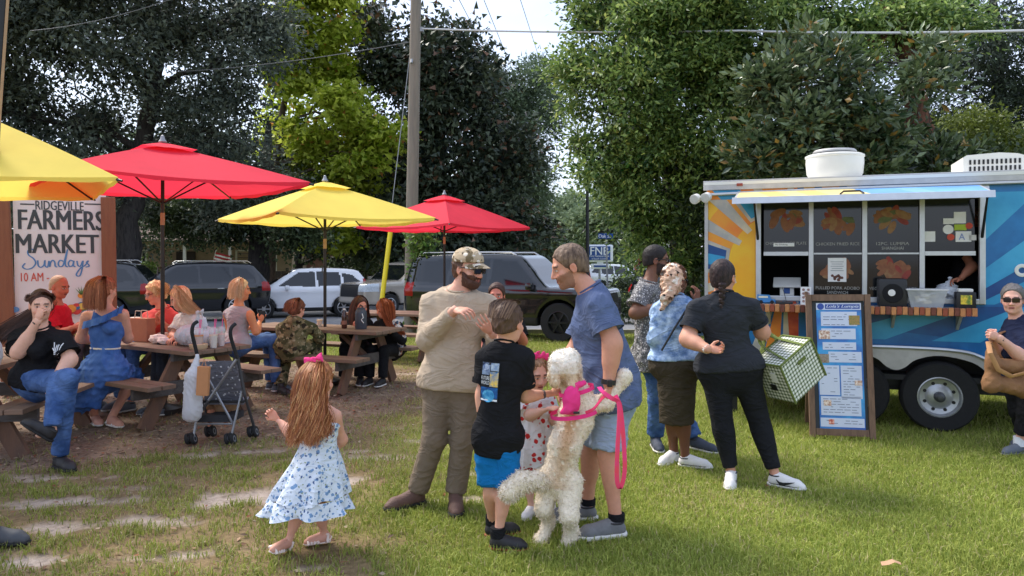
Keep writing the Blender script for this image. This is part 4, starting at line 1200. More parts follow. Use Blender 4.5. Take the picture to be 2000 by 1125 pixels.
 t = MB(); put_text(t, 'No Smoking', TM @ Matrix.Translation((tu(1526), -0.0045, tz(1531, 478))), 0.12, 0.020); t.build('lettering', mat('black_ink', C(40, 40, 40)), s)
 for (px, py, w, h, m) in ((1875, 425, 0.10, 0.11, PAPER), (1853, 432, 0.09, 0.055, PAPER), (1876, 444, 0.10, 0.055, mat('lime_card', C(172, 192, 60))), (1813, 462, 0.12, 0.10, PAPER), (1882, 462, 0.13, 0.10, PAPER), (1900, 464, 0.06, 0.05, PAPER)):
  card('window_sticker', tp(px, py, 0.03), (w, h), m)
 q = MB(); put_text(q, 'A', TM @ Matrix.Translation((tu(1880), 0.031, tz(1880, 462))), 0.05, 0.06); q.build('grade_letter', mat('grade_blue', C(120, 140, 190)), root)
 for (px, py, r, m) in ((1852, 448, 0.045, PAPER), (1857, 463, 0.032, mat('sticker_red', C(200, 80, 60))), (1893, 441, 0.03, mat('sticker_red'))):
  u, z = tp(px, py, 0.03)
  MB().lathe([(r, 0), (r, 0.003), (0.0001, 0.003)], 20, TM @ Matrix.Translation((u, 0.037, z)) @ Matrix.Rotation(radians(90), 4, 'X'), close=False).build('round_sticker', m, root)
 u, z = tp(1996, 528)
 MB().lathe([(0.045, 0.004), (0.06, 0.006), (0.045, 0.010), (0.028, 0.006)], 20, TM @ Matrix.Translation((u, 0, z)) @ Matrix.Rotation(radians(90), 4, 'X'), close=False).build('round_vent', WHITE_GL, root, True)
 # hatch held open over the window
 hz = z1 + 0.05
 H = TM @ Matrix.Translation((0, -0.02, hz)) @ Matrix.Rotation(radians(-163), 4, 'X')   # panel hangs out and slightly down from the hinge
 ha, hb, hl = 0.32, 2.50, 0.50
 O = lambda x, t, e=0.0: TM @ Vector((x, -0.02 - t * 0.97 + e * 0.2, hz - t * 0.20 + e))
 def slab(name, x0, x1, t0, t1, e0, e1, m, par=root): return MB().add([O(x, t, e) for x in (x0, x1) for t in (t0, t1) for e in (e0, e1)], [(0, 1, 3, 2), (4, 6, 7, 5), (0, 4, 5, 1), (2, 3, 7, 6), (0, 2, 6, 4), (1, 5, 7, 3)]).build(name, m, par)
 hat = slab('awning_hatch', ha, hb, 0, hl, -0.02, 0.02, ALU_D)
 xs = np.linspace(ha + 0.02, hb - 0.02, 13)
 py_ = mat('wrap_pale_yellow', C(238, 214, 140), 0.4, 0.1, 3)
 hp = [py_, mat('wrap_sun', C(240, 204, 112), 0.4, 0.1, 3), py_, mat('wrap_sun'), mat('wrap_pale_yellow'), mat('wrap_pale_yellow'), W_SKY, W_SKY, mat('wrap_pale_blue', C(130, 180, 232), 0.4, 0.1, 3), W_SKY, W_SKY, W_SKY]
 for i in range(12):
  k = 0.14 if i < 11 else 0.02
  MB().add([O(xs[i], 0.03, 0.0225), O(xs[i + 1], 0.03, 0.0225), O(min(xs[i + 1] + k, hb - 0.02) if i < 11 else xs[i + 1], hl - 0.03, 0.0225), O(min(xs[i] + (0.14 if i else 0.0), hb - 0.02), hl - 0.03, 0.0225)], [(0, 1, 2, 3)]).build('painted_ray', hp[i], hat)
 slab('hatch_edge', ha - 0.015, hb + 0.015, hl, hl + 0.022, -0.03, 0.03, ALU, hat)
 MB().tube([O(1.28, hl - 0.04, 0.03), O(1.31, hl - 0.08, 0.05), O(1.45, hl - 0.08, 0.05), O(1.48, hl - 0.04, 0.03)], 0.009, 6).build('handle', BLACKM, hat)
 for x in (u0 + 0.02, u1 - 0.03):
  MB().tube([TM @ Vector((x, -0.03, z1 - 0.42)), O(x - 0.02, 0.34, -0.03)], [0.014, 0.009], 8).build('gas_strut', BLACKM, root, True)
 slab('hinge', ha, u1 + 0.03, -0.03, 0.0, -0.03, 0.03, ALU)
 # shelf with striped wooden blocks along its edge
 sh0, sh1, shz, shd = 0.46, 2.42, 1.175, 0.30
 MB().box(((sh0 + sh1) / 2, -shd / 2 - 0.002, shz), (sh1 - sh0, shd, 0.03), TM).build('counter_shelf', mat('shelf_steel', C(170, 168, 164), 0.4, 0.1, metal=0.4), root)
 n = 42; bw = (sh1 - sh0) / n
 tones = [mat('block_red', C(150, 74, 48), 0.6, 0.2, 20), mat('block_tan', C(196, 132, 80), 0.6, 0.2, 20), mat('block_brown', C(116, 62, 44), 0.6, 0.2, 20)]
 base = None; bms = []
 for m in tones:
  mb = MB().box((0, 0, 0), (bw * 0.9, 0.03, 0.075), bev=0.006)
  me = bpy.data.meshes.new('edge_block'); me.from_pydata(mb.v, [], mb.f); me.materials.append(m); bms.append(me)
 for i in range(n):
  o = bpy.data.objects.new('edge_block', bms[(0, 1, 2, 1)[i % 4]]); COL.objects.link(o); o.parent = root
  o.location = (sh0 + bw * (i + 0.5), -shd - 0.018, shz - 0.012 - 0.004 * (i % 3 == 0))
 for x in (0.62, 1.2, 1.75, 2.3): MB().add([(x, -0.005, shz - 0.02), (x, -0.26, shz - 0.02), (x, -0.005, shz - 0.2), (x + 0.025, -0.005, shz - 0.02), (x + 0.025, -0.26, shz - 0.02), (x + 0.025, -0.005, shz - 0.2)], [(0, 1, 2), (5, 4, 3), (0, 3, 4, 1), (1, 4, 5, 2)], TM).build('bracket', ALU_D, root)
 # fender and wheels
 outer = [(wc[1] - 0.56, ZB - 0.02), (wc[1] - 0.47, 0.60), (wc[1] - 0.35, 0.72), (wc[1] - 0.06, 0.785), (wc[0] + 0.06, 0.785), (wc[0] + 0.35, 0.72), (wc[0] + 0.47, 0.60), (wc[0] + 0.56, ZB - 0.02)]
 mid = (wc[0] + wc[1]) / 2
 outer = smooth_line(outer, 5)
 inner = [(wc[0] + 0.47, ZB - 0.02), (wc[0] + 0.39, 0.57), (wc[0] + 0.26, 0.675), (wc[0], 0.725), (wc[0] - 0.20, 0.68), (mid + 0.08, 0.60), (mid, 0.57), (mid - 0.08, 0.60), (wc[1] + 0.20, 0.68), (wc[1], 0.725), (wc[1] - 0.26, 0.675), (wc[1] - 0.39, 0.57), (wc[1] - 0.47, ZB - 0.02)]
 inner = smooth_line(inner, 4)
 fe = MB(); ring = outer + inner
 bm = bmesh.new(); vv = [bm.verts.new((p[0], 0, p[1])) for p in ring]; es = [bm.edges.new((vv[i], vv[(i + 1) % len(vv)])) for i in range(len(vv))]
 bmesh.ops.triangle_fill(bm, edges=es, use_beauty=True); bm.verts.index_update()
 fe.add([(v.co.x, -0.03, v.co.z) for v in bm.verts], [[v.index for v in f.verts] for f in bm.faces], TM)
 bm.free()
 fe.build('fender', ALU_D, root)
 lip = MB(); lip.tube([TM @ Vector((p[0], -0.04, p[1])) for p in outer], 0.018, 6, hint=Vector((0.3, 1, 0.2))); lip.build('fender_lip', ALU, root, True)
 MB().box((mid, 0.35, 0.62), (2.0, 0.02, 0.6), TM).build('wheel_well', BLACKM, root)
 for x in wc: wheel_on(root, TM @ Matrix.Translation((x, 0.10, 0.325)), 0.338, 0.21, 0.195)
 MB().box((mid, 0.9, 0.40), (2.4, 0.1, 0.1), TM).build('axle_beam', BLACKM, root)
 MB().box((TRL / 2, 0.3, ZB - 0.04), (TRL - 0.2, 0.08, 0.08), TM).build('chassis_beam', BLACKM, root)
 MB().box((TRL / 2, 1.8, ZB - 0.04), (TRL - 0.2, 0.08, 0.08), TM).build('chassis_beam', BLACKM, root)
 for x in (0.25, 5.2): MB().box((x, 0.3, 0.2), (0.08, 0.08, 0.42), TM).build('jack_stand', BLACKM, root)
 # roof vent: white mushroom drum
 u, _ = tp(1630, 345, 0.45)
 Mv = TM @ Matrix.Translation((u, 0.45, ZT + 0.012))
 v = MB().lathe([(0.21, 0), (0.235, 0.02), (0.275, 0.09), (0.285, 0.20), (0.283, 0.255), (0.292, 0.262), (0.292, 0.278), (0.27, 0.29), (0.10, 0.285), (0.0, 0.285)], 40, Mv).build('roof_vent', WHITE_GL, root, True)
 MB().lathe([(0.215, 0.292), (0.215, 0.325), (0.20, 0.34), (0.0, 0.352)], 36, Mv, close=False).build('vent_cap', ALU_D, v, True)
 MB().lathe([(0.222, 0.300), (0.222, 0.307), (0.216, 0.307)], 36, Mv, close=False).build('cap_band', BLACKM, v)
 # roof air conditioner
 u, _ = tp(1930, 345, 0.5)
 Ma = TM @ Matrix.Translation((u - 0.26, 0.25, ZT + 0.014))
 prof = [(0, 0), (0, 0.18), (0.03, 0.20), (0.30, 0.215), (0.45, 0.20), (0.62, 0.14), (0.74, 0.06), (0.80, 0.0)]
 ac = MB().prism(prof, 0.0, 0.62, Ma).build('roof_air_conditioner', WHITE_GL, root)
 for r_ in range(2):
  for i in range(12):
   MB().box((0.06 + i * 0.037, -0.004, 0.065 + r_ * 0.065), (0.017, 0.006, 0.045), Ma).build('grille_slot', BLACKM, ac)
 return root
TRAILER = trailer()
# things in and on the trailer
def tl(px, py, d): u, z = tp(px, py, d); return Vector((u, d, z))
def trailer_things():
 SH = 1.192
 BLK = mat('black_plastic', C(30, 30, 33), 0.45, 0.1)
 # portable speaker
 u = tu(1742, -0.18)
 s = empty('speaker', TM @ Vector((u, -0.18, SH)), 0, 'black boxy portable speaker with a round white badge on the trailer shelf', 'speaker')
 MB().box((u, -0.17, SH + 0.135), (0.25, 0.17, 0.27), TM, bev=0.03).build('case', BLK, s, True)
 MB().lathe([(0.09, 0.0), (0.085, 0.008), (0.0001, 0.009)], 28, TM @ Matrix.Translation((u, -0.256, SH + 0.13)) @ Matrix.Rotation(radians(90), 4, 'X'), close=False).build('grille', mat('speaker_cloth', C(22, 22, 24), 0.95, 0.2, 60), s, True)
 MB().lathe([(0.032, 0.0), (0.03, 0.005), (0.0001, 0.005)], 20, TM @ Matrix.Translation((u - 0.01, -0.266, SH + 0.135)) @ Matrix.Rotation(radians(90), 4, 'X'), close=False).build('badge', PAPER, s)
 # clear bin
 u = tu(1808, -0.18)
 s = empty('plastic_bin', TM @ Vector((u, -0.17, SH)), 0, 'clear plastic tub holding small packets on the trailer shelf', 'tub')
 clear = mat('clear_plastic', C(222, 226, 228), 0.25, 0.05, alpha=0.42, spec=0.6)
 t = MB(); a, b = 0.13, 0.165
 t.add([(u + sx * w, -0.17 + sy * w * 0.65, SH + z) for z, w in ((0.003, a), (0.16, b)) for sx, sy in ((-1, -1), (1, -1), (1, 1), (-1, 1))], [(0, 1, 5, 4), (1, 2, 6, 5), (2, 3, 7, 6), (3, 0, 4, 7), (0, 3, 2, 1)], TM)
 t.build('tub', clear, s)
 MB().box((u, -0.17, SH + 0.168), (0.35, 0.23, 0.014), TM, bev=0.004).build('lid', mat('lid_white', C(232, 232, 230), 0.4, 0.04, alpha=0.8), s)
 rg = random.Random(4)
 for i in range(9): MB().box((0, 0, 0), (0.07, 0.05, 0.03), TM @ Matrix.Translation((u + rg.uniform(-0.08, 0.08), -0.17 + rg.uniform(-0.05, 0.05), SH + 0.03 + rg.uniform(0, 0.09))) @ Matrix.Rotation(rg.uniform(0, 3), 4, 'Z') @ Matrix.Rotation(rg.uniform(-0.5, 0.5), 4, 'X'), bev=0.006).build('packet', [PAPER, mat('packet_blue', C(60, 90, 150)), mat('packet_cream', C(216, 206, 180))][i % 3], s)
 # small caddy with a yellow-green label
 u = tu(1885, -0.18)
 s = empty('napkin_caddy', TM @ Vector((u, -0.17, SH)), 0, 'black caddy with a bright green and yellow label at the shelf end', 'caddy')
 MB().box((u, -0.17, SH + 0.075), (0.16, 0.13, 0.15), TM, bev=0.012).build('case', BLK, s, True)
 MB().box((u, -0.237, SH + 0.08), (0.09, 0.004, 0.085), TM).build('label_card', mat('green_card', C(112, 148, 60), 0.6, 0.3, 30, col2=C(220, 190, 60)), s)
 MB().box((u, -0.17, SH + 0.165), (0.12, 0.1, 0.03), TM, bev=0.01).build('napkins', PAPER, s)
 # toy jeepney
 u = tu(1497, -0.15)
 s = empty('toy_jeep', TM @ Vector((u, -0.17, SH)), 0, 'small blue toy jeep on the left end of the trailer shelf', 'toy')
 bl = mat('toy_blue', C(60, 130, 190), 0.4, 0.1)
 MB().prism([(u - 0.085, SH + 0.02), (u + 0.085, SH + 0.02), (u + 0.085, SH + 0.045), (u + 0.045, SH + 0.052), (u + 0.03, SH + 0.09), (u - 0.085, SH + 0.095)], -0.205, -0.135, TM).build('body', bl, s)
 MB().box((u - 0.028, -0.2065, SH + 0.072), (0.09, 0.002, 0.02), TM).build('window', mat('toy_window', C(220, 220, 200)), s)
 for dx in (-0.05, 0.055):
  for dy in (-0.207, -0.133): MB().lathe([(0.02, -0.006), (0.02, 0.006)], 12, TM @ Matrix.Translation((u + dx, dy, SH + 0.02)) @ Matrix.Rotation(radians(90), 4, 'X')).build('wheel', RUBBER, s)
 s = empty('card_reader', TM @ Vector((tu(1532, -0.15), -0.17, SH)), 0, 'flat dark card tray beside the toy jeep', 'tray')
 u = tu(1532, -0.15)
 MB().box((u, -0.17, SH + 0.014), (0.16, 0.12, 0.024), TM, bev=0.005).build('tray', BLK, s); MB().tube([TM @ Vector((u + 0.02, -0.17, SH + 0.02)), TM @ Vector((u, -0.1, SH + 0.1)), TM @ Vector((u - 0.02, -0.02, SH + 0.16))], 0.003, 5).build('cord', BLK, s)
 # price card with icons
 u = tu(1574, -0.2)
 s = empty('price_card', TM @ Vector((u, -0.2, SH)), 0, 'white upright card with rows of small pictures on the shelf', 'card')
 Mc = TM @ Matrix.Translation((u, -0.2, SH)) @ Matrix.Rotation(radians(-8), 4, 'X')
 MB().box((0, 0, 0.09), (0.10, 0.004, 0.18), Mc).build('board', PAPER, s)
 for i in range(4):
  for j in range(2): MB().lathe([(0.013, 0), (0.013, 0.002), (0.0001, 0.002)], 10, Mc @ Matrix.Translation((-0.022 + 0.044 * j, -0.003, 0.15 - 0.038 * i)) @ Matrix.Rotation(radians(90), 4, 'X'), close=False).build('icon', mat('icon_print', C(150, 120, 110), 0.8, 0.3, 60), s)
 # till tablet inside the open bay
 u = tu(1537, 0.18)
 s = empty('till_tablet', TM @ Vector((u, 0.2, 1.25)), 0, 'white till tablet on a stand inside the left window bay', 'tablet')
 MB().box((0, 0, 0), (0.27, 0.02, 0.19), TM @ Matrix.Translation((u, 0.2, 1.40)) @ Matrix.Rotation(radians(-62), 4, 'X'), bev=0.006).build('screen_case', WHITE_GL, s)
 MB().box((u, 0.2, 1.31), (0.14, 0.08, 0.11), TM, bev=0.01).build('stand', WHITE_GL, s)
 MB().box((u, 0.158, 1.315), (0.06, 0.003, 0.06), TM).build('sticker', mat('packet_blue'), s)
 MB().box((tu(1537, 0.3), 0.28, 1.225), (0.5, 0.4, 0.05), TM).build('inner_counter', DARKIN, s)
 # white carrier bag on the inside counter, right bay
 u = tu(1850, 0.15)
 V, F = sdf_mesh([Ell(TM @ Vector((u, 0.16, 1.33)), (0.12, 0.09, 0.09)), Cone(TM @ Vector((u, 0.15, 1.34)), TM @ Vector((u + 0.02, 0.12, 1.46)), 0.06, 0.02), Cone(TM @ Vector((u - 0.07, 0.15, 1.31)), TM @ Vector((u - 0.13, 0.12, 1.30)), 0.05, 0.03)], 0.009, 0.03, noise=folds(0.012, 60, 4))
 o = link('carrier_bag', np_mesh('carrier_bag', V, F, True, [mat('bag_white', C(214, 218, 224), 0.45, 0.06, 12, trans=0.2)])); tag(o, 'crumpled white carrier bag inside the right window bay', 'bag')
trailer_things()
# ------------------------------------------------------------------ menu board
def menu_board():
 base = Vector((3.04, 6.80, 0.0))
 M = Matrix.Translation(base) @ Matrix.Rotation(radians(-15), 4, 'Z') @ Matrix.Rotation(radians(-6), 4, 'X') @ Matrix.Rotation(radians(-1.0), 4, 'Y')
 root = empty('menu_board', base, 0, 'tall wooden framed menu board on the grass in front of the trailer', 'menu board')
 w, h = 0.57, 1.32
 wd = mat('old_frame_wood', C(140, 110, 88), 0.85, 0.25, 10, 0.5, 50, stretch=(4, 4, 0.5), col2=C(108, 84, 68))
 for sx in (-1, 1): MB().box((sx * (w / 2 - 0.03), 0, h / 2), (0.052, 0.045, h), M, bev=0.004).build('frame_post', wd, root)
 MB().box((0, 0.002, h - 0.03), (w - 0.12, 0.041, 0.06), M).build('frame_rail', wd, root)
 MB().box((0, 0.002, 0.05), (w - 0.12, 0.041, 0.06), M).build('frame_rail', wd, root)
 MB().box((0, 0.012, h / 2), (w - 0.12, 0.012, h - 0.12), M).build('chalk_backing', mat('slate_grey', C(60, 64, 68), 0.8, 0.15), root)
 pw, ph, pc = 0.39, 1.16, 0.66
 ps = MB().box((0.005, 0.003, pc), (pw, 0.004, ph), M).build('poster', mat('poster_blue', C(58, 110, 196), 0.5, 0.2, 4, col2=C(66, 158, 214)), root)
 wt = mat('poster_white', C(214, 220, 236), 0.5, 0.03); ink = mat('poster_ink', C(120, 128, 150))
 # layout in poster units (0..1 across, 0..1 down) read from the photograph
 def pt(x, y): return (0.005 + (x - 0.5) * pw, pc + (0.5 - y) * ph)
 def rect(x0, y0, x1, y1, m, name, lay, par=ps):
  a, b = pt(x0, y0), pt(x1, y1)
  return MB().box(((a[0] + b[0]) / 2, 0.0005 - 0.0011 * lay, (a[1] + b[1]) / 2), (b[0] - a[0], 0.001, a[1] - b[1]), M).build(name, m, par)
 rect(0.0, 0.0, 1.0, 0.055, wt, 'header_strip', 1); rect(0.20, 0.010, 0.97, 0.047, mat('poster_navy', C(48, 78, 160), 0.5, 0.05), 'header_panel', 2)
 rng = random.Random(5)
 boxes = [(0.10, 0.07, 0.90, 0.185), (0.10, 0.205, 0.86, 0.29), (0.12, 0.315, 0.86, 0.375), (0.24, 0.39, 0.97, 0.475), (0.02, 0.50, 0.47, 0.735), (0.50, 0.50, 0.96, 0.76), (0.04, 0.745, 0.92, 0.895), (0.02, 0.915, 0.98, 0.985)]
 for b in boxes:
  rect(*b, wt, 'menu_panel', 1)
  q = MB(); y = b[1] + 0.018
  while y < b[3] - 0.012:
   x = b[0] + 0.05
   while x < b[2] - 0.12:
    l = rng.uniform(0.05, 0.16)
    if rng.random() < 0.62:
     p0, p1 = pt(x, y), pt(min(x + l, b[2] - 0.05), y + 0.0045)
     q.box(((p0[0] + p1[0]) / 2, -0.0022, (p0[1] + p1[1]) / 2), (p1[0] - p0[0], 0.0006, p0[1] - p1[1]), M)
    x += l + 0.03
   y += 0.021
  q.build('print_lines', ink, ps, kind='stuff')
 for (x0, y0, x1, y1, i) in ((0.72, 0.10, 0.96, 0.175, 0), (0.04, 0.22, 0.29, 0.29, 1), (0.0, 0.41, 0.25, 0.48, 2), (0.80, 0.615, 0.96, 0.655, 1), (0.10, 0.775, 0.27, 0.82, 1), (0.20, 0.925, 0.32, 0.965, 3)):
  m = [mat('food_photo_a', C(196, 150, 84), 0.5, 0.4, 60, col2=C(120, 120, 60)), mat('food_photo_b', C(206, 150, 120), 0.5, 0.4, 60, col2=C(232, 216, 200)), mat('food_photo_c', C(180, 170, 150), 0.5, 0.4, 50, col2=C(120, 90, 70)), mat('food_photo_d', C(220, 80, 50), 0.5, 0.4, 60, col2=C(240, 200, 180))][i]
  rect(x0, y0, x1, y1, m, 'food_photo', 3)
 p = pt(0.10, 0.028)
 MB().lathe([(0.03, 0), (0.03, 0.0015), (0.0001, 0.0015)], 20, M @ Matrix.Translation((p[0], -0.001, p[1])) @ Matrix.Rotation(radians(90), 4, 'X'), close=False).build('round_logo', mat('poster_navy'), ps)
 t = MB(); p = pt(0.585, 0.0285); put_text(t, "Lola's Lumpia", M @ Matrix.Translation((p[0], -0.0028, p[1])), 0.28, 0.036, 0.012, 0.35); t.build('lettering', wt, ps)
 MB().tube([M @ Vector((-0.27, 0.04, h - 0.02)), M @ Vector((-0.27, 0.03, h + 0.03))], 0.015, 8).build('hook', wd, root)
 for sx in (-1, 1): MB().box((0, 0, 0), (0.05, 0.03, 1.1), M @ Matrix.Translation((sx * 0.24, 0.26, 0.59)) @ Matrix.Rotation(radians(24), 4, 'X')).build('back_leg', wd, root)
menu_board()
# ================================================================== MARKET GROUND
# ------------------------------------------------------------------ picnic tables
TW_TOP = mat('table_boards', C(140, 112, 92), 0.85, 0.28, 5, 0.5, 30, stretch=(0.35, 5, 5), col2=C(112, 90, 76))
TW_LEG = mat('table_legs', C(128, 94, 74), 0.85, 0.28, 6, 0.5, 30, stretch=(2, 2, 0.5), col2=C(96, 74, 62))
TW_GREY = mat('table_grey', C(98, 92, 90), 0.9, 0.25, 6, 0.5, 30, stretch=(0.6, 3, 3), col2=C(72, 66, 64))
def picnic_table(label, end, ax, Ln=1.85, seed=1):
 ax = Vector((ax[0], ax[1], 0)).normalized()
 M = Matrix.Translation(end) @ Matrix.Rotation(atan2(ax.y, ax.x), 4, 'Z')
 root = empty('picnic_table', end, atan2(ax.y, ax.x), label, 'picnic table', 'wooden picnic tables under the umbrellas')
 rg = random.Random(seed)
 pw = 0.138
 for i in range(5):
  y = (i - 2) * (pw + 0.008)
  a, b = -0.012 * rg.random(), Ln + 0.012 * rg.random()
  MB().box(((a + b) / 2, y, 0.73 + rg.uniform(-0.002, 0.003)), (b - a, pw, 0.04), M, bev=0.005).build('top_plank', TW_TOP, root)
 for s in (-1, 1):
  for i in range(2): MB().box((Ln / 2, s * (0.56 + i * 0.146), 0.44 + rg.uniform(-0.002, 0.002)), (Ln - 0.01 * i, 0.138, 0.04), M, bev=0.005).build('seat_plank', TW_TOP, root)
 for x in (0.30, Ln - 0.30):
  sg = 1 if x < Ln / 2 else -1
  MB().box((x, 0, 0.68), (0.045, 0.68, 0.09), M).build('cleat', TW_GREY, root)
  MB().box((x, 0, 0.375), (0.045, 1.50, 0.13), M, bev=0.004).build('seat_beam', TW_GREY, root)
  for s in (-1, 1):
   p0, p1 = M @ Vector((x + 0.047 * sg, s * 0.22, 0.70)), M @ Vector((x + 0.047 * sg, s * 0.60, 0.0))
   d = (p1 - p0).normalized(); sx = (M.to_3x3() @ Vector((1, 0, 0))); n = d.cross(sx)
   q = MB()
   vs = [p + sx * a * 0.024 + n * b * 0.068 for p in (p0, p1) for a in (-1, 1) for b in (-1, 1)]
   q.add(vs, [(0, 1, 3, 2), (4, 6, 7, 5), (0, 4, 5, 1), (2, 3, 7, 6), (0, 2, 6, 4), (1, 5, 7, 3)])
   q.build('leg', TW_LEG, root)
  q = MB()
  p0, p1 = M @ Vector((x + 0.02 * sg, 0, 0.34)), M @ Vector((x + 0.48 * sg, 0, 0.69))
  sy = M.to_3x3() @ Vector((0, 1, 0)); n = (p1 - p0).normalized().cross(sy)
  q.add([p + sy * a * 0.045 + n * b * 0.022 for p in (p0, p1) for a in (-1, 1) for b in (-1, 1)], [(0, 1, 3, 2), (4, 6, 7, 5), (0, 4, 5, 1), (2, 3, 7, 6), (0, 2, 6, 4), (1, 5, 7, 3)])
  q.build('brace', TW_LEG, root)
 return M
T1M = picnic_table('picnic table with food and a big white bag, beside the stroller', Vector((-2.92, 7.42, 0)), (-0.85, 0.53), 1.85, 1)
T2M = picnic_table('picnic table where the boy in camouflage sits', Vector((-1.52, 9.35, 0)), (-0.925, 0.38), 2.15, 2)
T0M = picnic_table('picnic table at the left edge beside the tattooed woman', Vector((-4.62, 5.72, 0)), (-0.12, 0.99), 1.85, 3)
T3M = picnic_table('picnic table farthest back, behind the man in tan', Vector((-0.95, 12.2, gz(12.2))), (-0.95, 0.30), 1.85, 4)
# ------------------------------------------------------------------ umbrellas
RED = mat('canopy_red', C(244, 62, 84), 0.75, 0.06, 3, 0.08, 200, trans=0.42, spec=0.2)
YEL = mat('canopy_yellow', C(255, 230, 110), 0.75, 0.05, 3, 0.08, 200, trans=0.40, spec=0.2)
POLE_DK = mat('pole_bronze', C(44, 38, 36), 0.4, 0.1, metal=0.3)
WOOD_L = mat('pole_wood_light', C(176, 142, 104), 0.6, 0.15)
def umbrella(label, foot, zt, zr, R, rot, m, lean=(0, 0), zbot=0.0):
 M = Matrix.Translation((foot[0], foot[1], 0)) @ Matrix.Rotation(lean[0], 4, 'X') @ Matrix.Rotation(lean[1], 4, 'Y') @ Matrix.Rotation(radians(rot), 4, 'Z')
 root = empty('umbrella', (foot[0], foot[1], foot[2]), 0, label, 'umbrella', 'square market umbrellas over the picnic tables')
 n = 10
 def surf(r0, r1, zoff, sag, wav):
  vs, fs = [], []
  idx = {}
  for q in range(4):
   c0 = Vector((cos(q * pi / 2), sin(q * pi / 2), 0)); c1 = Vector((cos((q + 1) * pi / 2), sin((q + 1) * pi / 2), 0))
   o = len(vs)
   for i in range(n + 1):
    s = r0 + (r1 - r0) * i / n
    for j in range(n + 1):
     t = j / n
     b = 4 * t * (1 - t)
     p = c0.lerp(c1, t) * (R * s) * (1 - 0.035 * b * s)
     z = zt + (zr - zt) * (s ** 1.12) + zoff - sag * b * s * (1 - 0.55 * s) + wav * sin(j * 2.1 + q) * s
     vs.append(M @ Vector((p.x, p.y, z)))
   for i in range(n):
    for j in range(n):
     a = o + i * (n + 1) + j
     fs.append((a, a + 1, a + n + 2, a + n + 1))
  return vs, fs
 cp = MB().add(*surf(0.05, 1.0, 0, 0.10, 0.0))
 bm_o = cp.build('canopy', m, root, True)
 hem = MB()
 for q in range(4):
  c0 = Vector((cos(q * pi / 2), sin(q * pi / 2), 0)) * R; c1 = Vector((cos((q + 1) * pi / 2), sin((q + 1) * pi / 2), 0)) * R
  top, bot = [], []
  for j in range(13):
   t = j / 12; b = 4 * t * (1 - t); p = c0.lerp(c1, t) * (1 - 0.035 * b)
   z = zr - 0.10 * b * 0.45
   top.append(M @ Vector((p.x, p.y, z))); bot.append(M @ Vector((p.x * 1.003, p.y * 1.003, z - 0.035 - 0.008 * sin(j * 1.9))))
  hem.add(top + bot, [(j, j + 1, j + 14, j + 13) for j in range(12)])
 hem.build('hem', m, bm_o)
 v = MB().add(*surf(0.02, 0.24, 0.035, 0.015, 0.006)); v.build('vent_flap', m, root, True)
 for q in range(4):
  a = q * pi / 2
  pts = [M @ Vector((cos(a) * R * s, sin(a) * R * s, zt + (zr - zt) * (s ** 1.12) - 0.03)) for s in (0.04, 0.35, 0.7, 1.0)]
  MB().tube(pts, [0.013, 0.012, 0.011, 0.010], 6).build('rib', POLE_DK, root)
  MB().tube([M @ Vector((0, 0, zt - 0.62)), M @ Vector((cos(a) * R * 0.52, sin(a) * R * 0.52, zt + (zr - zt) * (0.52 ** 1.12) - 0.035))], 0.009, 6).build('strut', POLE_DK, root)
  tipp = M @ Vector((cos(a) * (R - 0.01), sin(a) * (R - 0.01), zr - 0.02))
  MB().tube([tipp, tipp + (M.to_3x3() @ Vector((cos(a), sin(a), -0.25))) * 0.05], [0.014, 0.010], 6).build('rib_cap', POLE_DK, root)
 MB().tube([Vector((foot[0], foot[1], zbot)), M @ Vector((0, 0, zt - 0.85))], 0.021, 12).build('lower_pole', POLE_DK, root, True)
 MB().tube([M @ Vector((0, 0, zt - 0.85)), M @ Vector((0, 0, zt - 0.72))], 0.023, 12).build('sleeve', WOOD_L, root, True)
 MB().tube([M @ Vector((0, 0, zt - 0.72)), M @ Vector((0, 0, zt + 0.02))], 0.019, 12).build('upper_pole', POLE_DK, root, True)
 MB().lathe([(0.035, 0.03), (0.042, 0.045), (0.025, 0.075), (0.016, 0.11), (0.0, 0.12)], 14, M @ Matrix.Translation((0, 0, zt))).build('finial', STEEL, root, True)
 MB().tube([M @ Vector((0, -0.02, 1.55)), M @ Vector((0, -0.09, 1.55)), M @ Vector((0, -0.10, 1.47))], 0.008, 6).build('crank', POLE_DK, root)
 MB().lathe([(0.20, zbot), (0.20, zbot + 0.05), (0.05, zbot + 0.09), (0.04, zbot + 0.2)], 20, Matrix.Translation((foot[0], foot[1], 0))).build('base', POLE_DK, root, True)
c1 = T1M @ Vector((0.98, 0, 0)); c2 = T2M @ Vector((1.02, 0, 0)); c3 = T3M @ Vector((0.42, 0.0, 0))
umbrella('large red umbrella over the table with the stroller', c1, 2.86, 2.46, 1.62, -4, RED)
umbrella('yellow umbrella over the boy in camouflage', c2, 2.63, 2.18, 1.48, -6, YEL)
umbrella('small red umbrella farthest back beside the wooden pole', at(868, 800, 13.3).to_2d().to_3d(), 2.76, 2.22, 1.56, 8, RED, zbot=gz(13.3))
umbrella('big yellow umbrella cut by the left edge', Vector((-4.96, 6.5, 0)), 3.02, 2.33, 1.70, -11, YEL)
